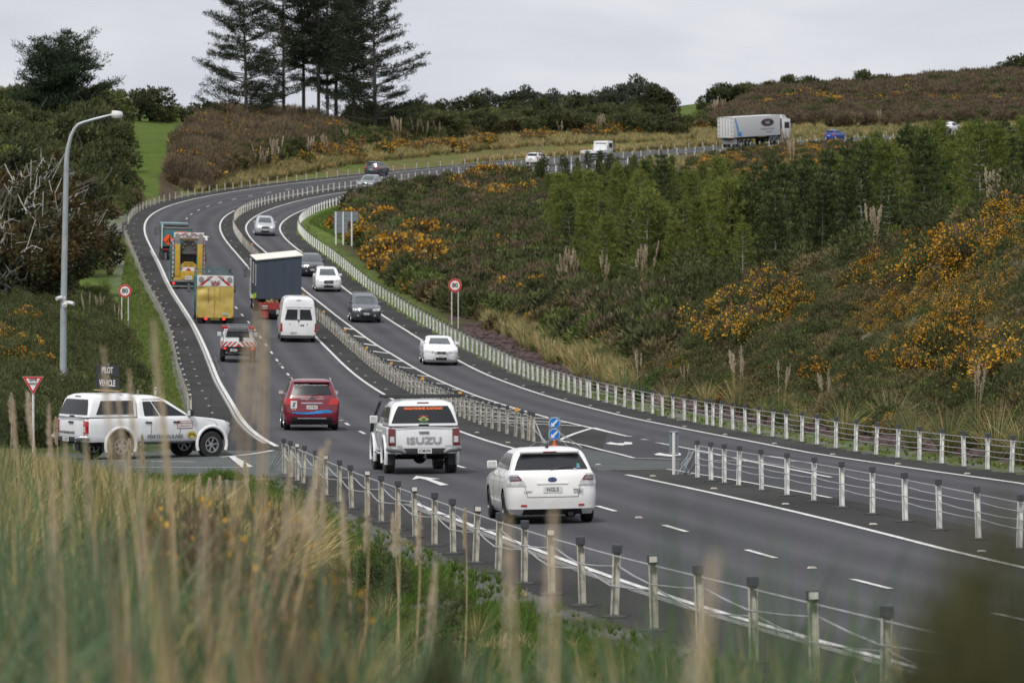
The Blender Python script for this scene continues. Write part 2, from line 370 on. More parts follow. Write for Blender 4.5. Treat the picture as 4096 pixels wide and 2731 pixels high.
# ground cover colours (real albedo of what grows or lies there), one per vertex
G_GREEN=(0.085,0.125,0.028); G_DRY=(0.125,0.105,0.05); G_SCRUB=(0.060,0.056,0.028); G_GRAVEL=(0.15,0.155,0.155); G_ROCK=(0.060,0.036,0.036)
G_SLATE=(0.080,0.074,0.078); G_PASTURE=(0.075,0.115,0.024); G_DARK=(0.02,0.02,0.014); G_BROWN=(0.07,0.052,0.036)
Z_HILL = [(505,560),(520,430),(780,425),(720,500),(700,560),(660,640),(655,700),(720,760),(700,800),(560,790),(520,700)]
Z_PAST2 = [(2720,430),(2860,400),(3000,430),(2860,470),(2760,520),(2640,545),(2680,480)]
Z_SLATE = [(3350,1350),(3700,1150),(4096,1120),(4096,1480),(3600,1500),(3380,1480)]
Z_DRY = [(1900,1180),(2150,1180),(2350,1300),(2600,1480),(2500,1560),(2200,1420),(1950,1320)]
Z_DRY2 = [(1560,730),(1900,640),(2900,560),(2900,620),(2100,690),(1500,790)]
kk_, oo_ = ko(TV[:, :2]); cols = []
_pj = np.array([project(v) for v in TV])
for i in range(len(TV)):
    x, y, z = TV[i]; k, o = kk_[i], oo_[i]; px, py = _pj[i]
    n1 = noise.noise(Vector((x*0.12, y*0.12, 1.0))); n2 = noise.noise(Vector((x*0.4, y*0.4, 5.0)))
    c = G_SCRUB; n3_ = noise.noise(Vector((x*1.7, y*0.5, 9.0)))
    def mx(p, q, t): t = min(1, max(0, t)); return tuple(i*(1-t)+j*t for i, j in zip(p, q))
    if K0 <= k <= KE:
        if o < 0:
            d = OL - o + n2*.5 + n3_*.5
            if k < 42:
                gr = mx(G_GRAVEL, G_GREEN, .5 + 1.4*n3_ + .6*n1) if k > 9 else mx(G_GRAVEL, (.07,.075,.04), .3 + 1.2*n2)
                c = mx(gr, G_GREEN if k > 9 else (.05,.065,.022), (d - (1.6 if k > 9 else 1.2))/1.2)
                if k > 9: c = mx(c, G_ROCK, (d-6.0)/2.0 + n1) if d < 9.5 else G_SCRUB
                else: c = mx(c, G_DRY, (d-6.0)/2.0 + n1)
            else: c = mx(mx(G_GRAVEL, G_DRY, (d-.6)/1.5), G_GREEN, .35 + n1)
        else:
            d = o - (B_(min(max(k,K0),KE-.1)) + 1.9) + n2*.6
            if k < 24: c = mx(mx(G_GRAVEL, G_GREEN, .6+n3_*2), G_ROCK, (d-.9)/1.0) if d < 5 + 2*n1 else G_SCRUB
            elif k < 36: c = mx(G_GREEN, G_SCRUB, (d-1.0)/1.5)
            elif k < 47: c = mx(G_GREEN, G_SCRUB, (d-7)/2.0)
            else: c = mx(mx(G_GRAVEL, G_BROWN, .5+n1), G_DRY, (d-1)/3 + n1) if d < 7 else G_SCRUB
    if y < 125 and x < 0 and o < OL - 6: c = mx(G_DRY, G_GREEN, .3 + n1)
    if inpoly(px, py, Z_HILL) and y > 470: c = G_PASTURE if not (640 < px < 720 and py > 690) else G_BROWN
    elif inpoly(px, py, Z_PAST2) and y > 740: c = G_PASTURE
    elif inpoly(px, py, Z_SLATE) and 100 < y < 250: c = G_SLATE if n1 > -0.3 else G_SCRUB
    elif inpoly(px, py, Z_DRY) and 180 < y < 330: c = G_DRY
    if abs(o - 0) < 60 and o < OL-0.3 and 36.2 < k < 38.0: c = G_GRAVEL
    cols.append((*c, 1.0))
me = bpy.data.meshes.new('ground'); me.from_pydata([tuple(v) for v in TV], [], TF)
ca = me.color_attributes.new('cover', 'FLOAT_COLOR', 'POINT'); ca.data.foreach_set('color', np.array(cols).ravel())
smooth(me)
def ground_mat():
    m = bpy.data.materials.new('ground_cover'); nt, b, out = nodes_of(m)
    a = nt.nodes.new('ShaderNodeAttribute'); a.attribute_name = 'cover'
    f1, h1 = noise_mix(nt, [(0.25,(0.45,0.45,0.45)),(0.5,(1,1,1)),(0.8,(1.7,1.65,1.5))], 3.2, 8, 0.8)
    f2, h2 = noise_mix(nt, [(0.3,(0.7,0.75,0.6)),(0.7,(1.3,1.2,1.15))], 0.35, 6, 0.6)
    c = mixc(nt, a.outputs['Color'], f1, 1.0, 'MULTIPLY'); c = mixc(nt, c, f2, 1.0, 'MULTIPLY')
    nt.links.new(c, b.inputs['Base Color']); b.inputs['Roughness'].default_value = 0.95; b.inputs['Specular IOR Level'].default_value = 0.1
    bump(nt, b, h1, 0.9, 0.12); return m
M_ground = ground_mat()
gob = link('ground', me, M_ground); tag(gob, kind='structure')
# farther land out to the horizon
fb = MB()
for i in range(48):
    a0, a1 = 2*math.pi*i/48, 2*math.pi*(i+1)/48
    fb.add([(0,0,-9),(9000*math.cos(a0),9000*math.sin(a0),-9),(9000*math.cos(a1),9000*math.sin(a1),-9)], [(0,1,2)])
fm = fb.mesh('distant_land', False); tag(link('distant_land', fm, mat('distant_ground', (0.06,0.06,0.03), 0.95, var=0.3, scale=0.01)), kind='structure')

# ------------------------------------------------------------------ side road
def side_sheet():
    ys = np.arange(126.5, 146.6, 1.0); vs = []; fs = []; n = 40
    for y in ys:
        kr = float(np.interp(y, [RP(k, -3.6).y for k in range(2, 11)], list(range(2, 11)))); p = RP(kr, -3.6)
        xl = -75.0
        for j in range(n + 1):
            t = 1 - (1 - j / n) ** 2 if j < n else 1.0
            x = xl + (p.x - xl) * t
            kq, oq = ko(np.array([[x, y]])); kq = float(kq[0]); oq = float(oq[0])
            z = RP(kq, oq).z if oq > OL - 0.5 else float(side_z(y)) - 0.08*min(1,max(0,(-x-7)/6))
            vs.append((x, y, z + 0.006))
    for i in range(len(ys) - 1):
        for j in range(n): fs.append((i*(n+1)+j, i*(n+1)+j+1, (i+1)*(n+1)+j+1, (i+1)*(n+1)+j))
    me = bpy.data.meshes.new('side_road'); me.from_pydata(vs, [], fs); smooth(me)
    return tag(link('side_road', me, M_side), kind='structure'), vs, fs
_so, _sv, _sf = side_sheet()
SBVH = BVHTree.FromPolygons([tuple(v) for v in _sv], _sf)
# ------------------------------------------------------------------ painted markings
def tt(o, s, pts): return [(o[0] + x/s, o[1] + y/s) for x, y in pts]
t4 = lambda p: tt((600,1150), 2.2964, p); t5 = lambda p: tt((1500,1150), 2.2964, p); t6 = lambda p: tt((2300,1500), 2.2964, p)
t1 = lambda p: tt((400,550), 2.2964, p); z6 = lambda p: tt((1050,1450), 2.6133, p); z5 = lambda p: tt((200,1350), 2.6133, p)
M_paint = mat('road_paint', (0.60,0.60,0.57), 0.7, var=0.5, scale=9.0, detail=10)
M_paint_old = mat('worn_road_paint', (0.40,0.39,0.37), 0.75, var=0.35, scale=9.0, detail=8)
def ribbon(kos, w, dz=0.012, sub=4):
    """kos: list of (k, o) road coordinates -> verts, faces"""
    pts = []
    for i in range(len(kos) - 1):
        for j in range(sub): t = j/sub; pts.append((kos[i][0]*(1-t)+kos[i+1][0]*t, kos[i][1]*(1-t)+kos[i+1][1]*t))
    pts.append(kos[-1]); vs = []; fs = []
    P = [RP(k, o, 0) for k, o in pts]
    for i, (k, o) in enumerate(pts):
        d = P[min(i+1, len(P)-1)] - P[max(i-1, 0)]; n = Vector((d.y, -d.x, 0)).normalized() * w/2
        for s in (-1, 1):
            q = P[i] + n*s; kk, oo = ko(np.array([[q.x, q.y]])); q = RP(float(kk[0]), float(oo[0]), dz); vs.append(q)
    for i in range(len(pts)-1): fs.append((2*i, 2*i+1, 2*i+3, 2*i+2))
    return vs, fs
def poly_ko(kos, dz=0.012): return [RP(k, o, dz) for k, o in kos]
def paint_obj(name, items, m, label=None):
    vs = []; fs = []
    for v, f in items:
        b = len(vs); vs += [tuple(q) for q in v]; fs += [tuple(b+i for i in g) for g in f]
    me = bpy.data.meshes.new(name); me.from_pydata(vs, [], fs)
    bm = bmesh.new(); bm.from_mesh(me); bm.normal_update()
    for f in bm.faces:
        if f.normal.z < 0: f.normal_flip()
    bm.to_mesh(me); bm.free()
    return tag(link(name, me, m), label, kind='structure')
def line(k0, k1, ofun, w, step=0.5): 
    n = max(2, int(round((k1-k0)/step))+1); ks = np.linspace(k0, k1, n)
    return ribbon([(k, ofun(k)) for k in ks], w, sub=1)
def pxk(pts): return [road_ko(*p) for p in pts]
paint_obj('edge_line', [line(7.75, KE-1, lambda k: -LW-0.02, 0.16), line(K0, 3.6, lambda k: -LW, 0.13)], M_paint)
paint_obj('edge_line', [line(7.2, KE-1, lambda k: RW, 0.14), line(K0, 5.15, lambda k: RW, 0.14)], M_paint)
paint_obj('edge_line', [line(8.6, KE-1, A_, 0.14)] , M_paint)
paint_obj('edge_line', [line(K0, KE-1, B_, 0.15)], M_paint)
# audio tactile ribs outside the kerbside line
ribs = []
for k0, k1 in ((K0+1, 3.5), (8.0, 34)):
    k = k0
    while k < k1:
        ribs.append(ribbon([(k, -LW-0.12), (k, -LW-0.30)], 0.09, 0.014, 1)); k += 0.022 if k < 4 else 0.035
paint_obj('tactile_ribs', ribs, M_paint_old)
paint_obj('edge_line_gutter', [line(8.0, 34, lambda k: -LW-0.2, 0.10)], M_paint_old)
# lane dashes
paint_obj('lane_dashes', [line(k-0.15, k+0.15, lambda q: 0.0, 0.11, 0.3) for k in range(-4, 73)], M_paint)
# turning bay
aed = t5([(1910,1270)]) 
ka = road_ko(*aed[0])[0]
bars = []
tip = pxk(t5([(2010,1288)]))[0]; cor = pxk(t5([(1690,1403)]))[0]
bay = [cor] + pxk(t6([(100,650),(250,690),(400,725),(540,762),(750,768),(970,776)]))
bars.append(ribbon([tip, cor], 0.15)); bars.append(ribbon(bay, 0.12)); bars.append(ribbon([(8.7, A_(8.7)), tip], 0.14))
for p in ([(235,508),(275,511)],[(355,536),(397,540)],[(475,561),(520,566)],[(610,590),(665,596)],[(745,622),(770,625)]):
    bars.append(ribbon(pxk(t6(p)), 0.13))
bars.append(ribbon(pxk(t6([(780,627),(970,662),(1220,710),(1500,772),(1700,812),(1930,855),(2351,940)])), 0.12))
bars.append(ribbon(pxk(t6([(1780,745),(1960,768)])), 0.11)); bars.append(ribbon(pxk(t6([(1975,790),(2190,810)])), 0.11))
bars.append(ribbon(pxk(t6([(205,871),(500,868),(840,864),(975,884),(1140,913),(1275,931),(1550,980),(2000,1062),(2351,1130)])), 0.10))
bars.append(ribbon(pxk(t6([(1290,783),(1610,793)])), 0.12))
paint_obj('turning_bay_lines', bars, M_paint)
ax = t5([(125,606),(255,680),(395,745),(535,818),(685,887),(830,940),(985,1002),(1120,1062),(1290,1118),(1450,1165)])+t5([(1600,1205),(1760,1242),(1900,1272)])+t4([(1850,387),(1965,460),(2080,535)])
hat = []
for p in ax:
    k, o = road_ko(*p); o = A_(k)
    if k < 9: o = o - 0.1
    hat.append(ribbon([(k-0.02, o-0.05), (k+0.55, max(4.9, o-3.3) if k > 9 else max(5.0,o-2.9))], 0.28, 0.013))
paint_obj('hatching', hat, M_paint)
arrows = [z6([(1562,1226),(1607,1186),(1855,1218),(1765,1223),(1948,1281),(1858,1286),(1705,1226),(1640,1212)]),
          t6([(280,629),(328,617),(385,629),(455,627),(450,615),(522,620),(528,637),(450,642),(440,649),(310,636)]),
          t6([(727,729),(775,715),(835,728),(905,727),(900,713),(968,718),(974,737),(905,742),(895,751),(745,736)]),
          [(1880,1863),(1935,1868),(1975,1880),(1955,1884),(1900,1872)]]
paint_obj('direction_arrows', [(poly_ko(pxk(a), 0.013), [tuple(range(len(a)))]) for a in arrows[:3]], M_paint)
# lines of the side road (world space)
def on_side(px, py):
    h = SBVH.ray_cast(Vector((0,0,0)), ray(px, py).normalized()); return h[0] if h[0] else on_ground(px, py)
def wr(pts, w, dz=0.012):
    P = [on_side(*p) for p in pts]; vs = []; fs = []
    for i, p in enumerate(P):
        d = P[min(i+1, len(P)-1)] - P[max(i-1, 0)]; n = Vector((d.y, -d.x, 0)).normalized()*w/2
        vs += [p - n + Vector((0,0,dz)), p + n + Vector((0,0,dz))]
    for i in range(len(P)-1): fs.append((2*i, 2*i+1, 2*i+3, 2*i+2))
    return vs, fs
side = [wr(z5([(1795,1250),(2000,1232),(2180,1208),(2330,1180)]), 0.16), wr(z5([(830,1357),(1600,1360),(2100,1358)]), 0.12), wr(z5([(1040,1457),(1700,1472),(2300,1484)]), 0.12),
        wr(z5([(150,1278),(700,1286),(1500,1300)]), 0.12)]
q = [on_side(*p) + Vector((0,0,0.016)) for p in z5([(1862,1243),(1925,1240),(2122,1352),(2000,1358)])]
side.append((q, [(0,1,2,3)]))
paint_obj('side_road_lines', side, M_paint)
# paler patch of seal in the gap of the median
gp = pxk(t6([(-330,640),(0,655),(250,705),(400,742),(560,778),(750,786),(960,790),(955,868),(840,856),(500,860),(205,862),(120,830),(-100,745),(-250,690)]))
paint_obj('crossing_patch', [(poly_ko(gp, 0.004), [tuple(range(len(gp)))])], M_side)
# seal repairs / crack sealing along the lanes
crk = []
rg = random.Random(3)
for i in range(26):
    k = rg.uniform(2, 45); o = rg.choice((-3.3,-3.2,0.15,3.0,3.1)); L = rg.uniform(0.6, 3.0)
    crk.append(ribbon([(k + L*t/6, o + rg.uniform(-.06,.06)) for t in range(7)], 0.035, 0.005, 2))
paint_obj('crack_sealing', crk, mat('bitumen', (0.016,0.016,0.017), 0.45))

# ------------------------------------------------------------------ wire rope barriers
M_postW = mat('white_post_plastic', (0.78,0.78,0.75), 0.5, var=0.18, scale=6.0)
M_postG = mat('weathered_post_steel', (0.56,0.54,0.46), 0.55, var=0.45, scale=7.0)
M_cap = mat('post_cap_rubber', (0.045,0.048,0.055), 0.6)
M_capY = mat('amber_reflector', (0.75,0.33,0.02), 0.4)
M_capR = mat('white_reflector', (0.6,0.58,0.5), 0.4)
M_rope = mat('galvanised_rope', (0.42,0.42,0.42), 0.42, metal=0.5)
M_sock = mat('post_socket', (0.04,0.042,0.042), 0.9)
M_foot = mat('concrete_footing', (0.22,0.21,0.19), 0.9, var=0.3)
def post_mesh(m, kind):
    b = MB()
    # sigma-section steel post: web with folded flanges
    sec = [(-.048,-.035),(-.040,-.035),(-.040,.028),(.040,.028),(.040,-.035),(.048,-.035),(.048,.038),(-.048,.038)]
    b.prism(sec, 2, -0.25, 0.86)
    me = b.mesh('post'); me.materials.append(m); return me
def cap_mesh(mm, refl=False):
    b = MB(); b.box((0,0,0.89), (0.122,0.095,0.115), 0, bev=0.016)
    if refl: b.box((0,-0.058,0.89), (0.095,0.02,0.07), 1)
    me = b.mesh('cap'); me.materials.append(mm)
    if refl: me.materials.append(M_capR)
    return me
def foot_mesh():
    b = MB(); b.lathe([(0.17,0.0),(0.17,0.03),(0.10,0.045)], (0,0,-0.01), 'z', 10); me = b.mesh('footing'); me.materials.append(M_sock); return me
PM = {'W': post_mesh(M_postW,'W'), 'G': post_mesh(M_postG,'G')}
CM = {'n': cap_mesh(M_cap), 'y': cap_mesh(M_capY), 'r': cap_mesh(M_cap, True)}
FM = foot_mesh()
def barrier(label, ks, ofun, pm, caps='n', rope_to=40, detail_k=20, rope_from=-99, weave=False, ends=None, near='small'):
    """ks sorted from the nearest; the first hundred posts are parts, the rest one part"""
    k0 = ks[0]; base = RP(k0, ofun(k0))
    root = empty('wire_rope_barrier', base, 0, label, 'barrier', 'wire rope barriers along the road')
    inv = -base
    order = sorted(ks); parts = order[:100]; rest = order[100:]
    rgb = random.Random(len(ks)*7+3)
    tops = []
    for n_, k in enumerate(order):
        p = RP(k, ofun(k)); t = rtan(k); rz = math.atan2(t.y, t.x) - math.pi/2 + rgb.uniform(-.05,.05)
        tilt = (rgb.uniform(-.035,.035), rgb.uniform(-.04,.04)); 
        tops.append((p, t, rz))
        if n_ < 100:
            o = bpy.data.objects.new('post', PM[pm]); COL.objects.link(o); o.parent = root
            o.location = p + inv; o.rotation_euler = (tilt[0], tilt[1], rz)
            ck = 'n'
            if caps == 'y' and n_ % 9 == 3: ck = 'y'
            if caps == 'r' and n_ % 3 == 0: ck = 'r'
            c = bpy.data.objects.new('cap', CM[ck]); COL.objects.link(c); c.parent = o
            if k < detail_k:
                f = bpy.data.objects.new('footing', FM); COL.objects.link(f); f.parent = o
    if rest:
        mb = MB()
        for k in rest:
            p = RP(k, ofun(k)) + inv; t = rtan(k); rz = math.atan2(t.y, t.x) - math.pi/2
            M = Matrix.Translation(p) @ Matrix.Rotation(rz, 4, 'Z')
            mb.box((0,0,0.3), (0.095,0.07,1.12), 0, M); mb.box((0,0,0.89), (0.12,0.09,0.09), 1, M)
        o = mb.build('far_post', [MATS['white_post_plastic' if pm == 'W' else 'weathered_post_steel'], M_cap], root); o['kind'] = 'stuff'
    hs = [0.80, 0.66, 0.50, 0.36]
    use = [x for x, k in zip(tops, order) if rope_from <= k <= rope_to]
    for h_i, h in enumerate(hs if not weave else [0.80, 0.62, 0.46]):
        pts = []
        for i, (p, t, rz) in enumerate(use):
            n = Vector((t.y, -t.x, 0)).normalized(); s = 1 if (i + h_i) % 2 else -1
            hh = h + (0.045*s if weave and h_i > 0 else 0)
            if h_i == 0: s = 0
            q = p + inv + n * 0.05 * s + Vector((0,0,hh))
            if pts and h_i > 0:
                pts.append((pts[-1] + q)/2 + Vector((0,0,-0.012)))
            pts.append(q)
        if ends:
            for e in ends:
                e = Vector(e) + inv + Vector((0.05*h_i, 0.07*h_i, 0))
                if (pts[0]-e).length < (pts[-1]-e).length: pts.insert(0, e)
                else: pts.append(e)
        mb = MB(); mb.tube(pts, 0.0115 if len(use) < 60 else 0.010, 6); mb.build('rope', M_rope, root)
    return root
def spaced(k0, k1, sp):
    out = []; k = k0
    while k < k1: out.append(k); k += sp/10.0
    return out
# near barriers: post positions as they stand in the photo
def kof(pts): return sorted(road_ko(*p)[0] for p in pts)
pv = 1.7415
lnear = [(1338,1402),(1411,1432),(1503,1462),(1204,1352),(1144,1326),(1092,1303),(1041,1284),(998,1267),(954,1251),(914,1229),(876,1214),(844,1200),(808,1186),(779,1171),(749,1154),(723,1148),(696,1135),(683,1127),(668,1120),(653,1112)]
def k_left(px):     # k at which the left barrier line stands at this photo x
    lo, hi = -3.0, 9.0
    for _ in range(40):
        m_ = (lo+hi)/2; x, y = project(RP(m_, OL))
        if x > px: lo = m_
        else: hi = m_
    return (lo+hi)/2
kl = sorted(k_left(x*pv) for x, y in lnear)
sp0 = kl[1]-kl[0]
_g = [i for i in range(len(kl)-1) if kl[i+1]-kl[i] > .55]
for i in _g: kl.append((kl[i]+kl[i+1])/2)
kl = sorted(kl); kl = [kl[0]-0.35*i for i in range(9,0,-1)] + kl

lend = RP(kl[-1]+0.33, OL-0.15, 0.02)
barrier('weathered post and rope barrier on the grass edge nearest the camera', kl, lambda k: OL, 'G', 'r', weave=True, ends=[lend])
# the left barrier beyond the side road
barrier('long weathered post and rope barrier beside the uphill lanes past the side road', spaced(10.6, 36.6, 2.75), lambda k: OL-.3, 'G', 'r', rope_to=30)
barrier('post and rope barrier on the outside of the bend below the brown bank', spaced(38.3, 73, 4.0), lambda k: OL, 'G', 'n', rope_to=-10)
def k_at(fn, px, lo, hi):
    inc = project(RP(hi, fn(hi)))[0] > project(RP(lo, fn(lo)))[0]
    for _ in range(40):
        m_ = (lo+hi)/2; x, y = project(RP(m_, fn(m_)))
        if (x > px) == inc: hi = m_
        else: lo = m_
    return (lo+hi)/2
OMf = lambda k: OM
OBf = lambda k: OB(k)
mn = [k_at(OMf, 2300+x/2.2964, -3, 9) for x in (1125,1250,1372,1502,1715,1948,2193)] + [k_at(OMf, x*pv, -3, 9) for x in (1788+148,2004,2080,2158,2247)]
mn = sorted(mn[:7] + [k_at(OMf, x, -4, 9) for x in (3490-0,3621,3758,3914)])
_g = [i for i in range(len(mn)-1) if mn[i+1]-mn[i] > .55]
for i in _g: mn.append((mn[i]+mn[i+1])/2)
mn = sorted(mn); mn = [mn[0]-0.34*i for i in range(6,0,-1)] + mn

mend = RP(mn[-1]+0.22, OM, 0.05)
barrier('white post and rope barrier in the median, in front of the turning bay', mn, OMf, 'W', 'n', ends=[mend])
mf0 = k_at(OMf, 1500+1457/2.2964, 4, 12)
barrier('long median post and rope barrier running uphill from the blue arrow sign', [mf0, mf0+.14, mf0+.3] + spaced(mf0+.52, 72, 2.8), OMf, 'G', 'y', rope_to=34, ends=[RP(mf0-0.25, OM, 0.05)])
rb = [k_at(OBf, 2300+x/2.2964, -3, 14) for x in (2222,2083,1943,1812,1688,1565,1450,1338,1265,1212,1100,1003,900,805,710,622,537,452,370,290,213,140,65)]

rr = [min(rb)-0.32*i for i in range(22,0,-1)] + rb
barrier('white post and rope barrier on the right edge below the hillside', rr + spaced(max(rb)+.27, 72, 2.7), OBf, 'W', 'n', rope_to=34)
# ------------------------------------------------------------------ vehicles: lofted bodies
M_glass = mat('tinted_glass', (0.012,0.014,0.016), 0.2, var=0.3, scale=1.5, spec=0.55)
M_screen = mat('windscreen_glass', (0.05,0.065,0.066), 0.12, var=0.5, scale=2.0, spec=0.8)
M_tyre = mat('tyre_rubber', (0.018,0.018,0.018), 0.85, var=0.3, scale=8)
M_tyre_d = mat('dusty_tyre_rubber', (0.05,0.048,0.043), 0.9, var=0.4, scale=6)
M_rim = mat('alloy', (0.42,0.43,0.44), 0.3, metal=0.7)
M_rimd = mat('dark_alloy', (0.05,0.05,0.055), 0.35, metal=0.5)
M_blk = mat('black_plastic', (0.02,0.021,0.023), 0.5, var=0.25)
M_under = mat('underbody', (0.012,0.012,0.012), 0.9)
M_chrome = mat('chrome', (0.6,0.6,0.62), 0.15, metal=1.0)
M_red = mat('red_lens', (0.45,0.01,0.012), 0.15, var=0.25, scale=12, coat=0.6)
M_dred = mat('dark_red_lens', (0.14,0.008,0.012), 0.15, var=0.25, scale=12, coat=0.6)
M_clear = mat('clear_lens', (0.5,0.5,0.5), 0.12, var=0.35, scale=14, coat=0.8)
M_plate = mat('plate_white', (0.62,0.62,0.60), 0.45, var=0.06)
M_ink = mat('black_lettering', (0.01,0.01,0.012), 0.5)
M_lit = mat('lit_headlamp', (0.8,0.8,0.75), 0.2, emis=(1.0,0.93,0.8), es=1.6)
M_litr = mat('lit_brake_lamp', (0.6,0.02,0.02), 0.2, emis=(1.0,0.06,0.05), es=1.3)
def paint(name, col, var=0.05, rough=0.32):
    m = mat(name, col, rough, var=var+.05, scale=1.6, coat=0.7, detail=9); return m
P_white = paint('white_paint', (0.74,0.745,0.75)); P_red = paint('red_paint', (0.16,0.006,0.020)); P_pearl = paint('pearl_white_paint', (0.72,0.715,0.70))
P_dgrey = paint('dark_grey_paint', (0.045,0.050,0.062)); P_slate = paint('slate_grey_paint', (0.060,0.066,0.078)); P_silver = paint('silver_paint', (0.36,0.38,0.40))
P_blue = paint('blue_paint', (0.012,0.06,0.30)); P_char = paint('charcoal_paint', (0.03,0.034,0.042)); P_grey = paint('mid_grey_paint', (0.13,0.14,0.145))
P_teal = paint('teal_paint', (0.055,0.16,0.17), 0.25, 0.5); P_yel = paint('yellow_paint', (0.52,0.33,0.03), 0.15, 0.5); P_yel2 = paint('faded_yellow_panel', (0.50,0.36,0.08), 0.2, 0.6)
M_wht = mat('white_reflective', (0.66,0.65,0.63), 0.4, var=0.08); M_rd = mat('red_reflective', (0.45,0.02,0.03), 0.4, var=0.1); M_or = mat('orange_sign', (0.85,0.10,0.01), 0.5, var=0.05)
M_steel = mat('grey_steel', (0.22,0.23,0.23), 0.5, metal=0.3, var=0.3); M_dsteel = mat('dark_steel', (0.05,0.052,0.052), 0.6, var=0.35)

FONT_CACHE = {}
def text(s, size, m, parent, loc, rot=(0,0,0), name='lettering', ext=0.003, align='CENTER', sx=1.0, bold=0.0):
    key = (s, round(size,3), ext, align, bold)
    if key not in FONT_CACHE:
        cu = bpy.data.curves.new('lettering', 'FONT'); cu.body = s; cu.size = size; cu.extrude = ext; cu.align_x = align; cu.align_y = 'CENTER'
        cu.offset = bold; cu.resolution_u = 3
        ob = bpy.data.objects.new('tmp', cu); COL.objects.link(ob)
        bpy.context.view_layer.update(); dg = bpy.context.evaluated_depsgraph_get()
        me = bpy.data.meshes.new_from_object(ob.evaluated_get(dg)); bpy.data.objects.remove(ob)
        FONT_CACHE[key] = me
    me = FONT_CACHE[key].copy(); me.materials.clear(); me.materials.append(m)
    o = link(name, me, m, parent); o.location = loc; o.rotation_euler = rot; o.scale = (sx, 1, 1); return o
REAR = (R(90), 0, 0)                 # text facing backwards (local -y)
FRONT = (R(90), 0, R(180)); RIGHT_ = (R(90), 0, R(90)); LEFT_ = (R(90), 0, R(-90))

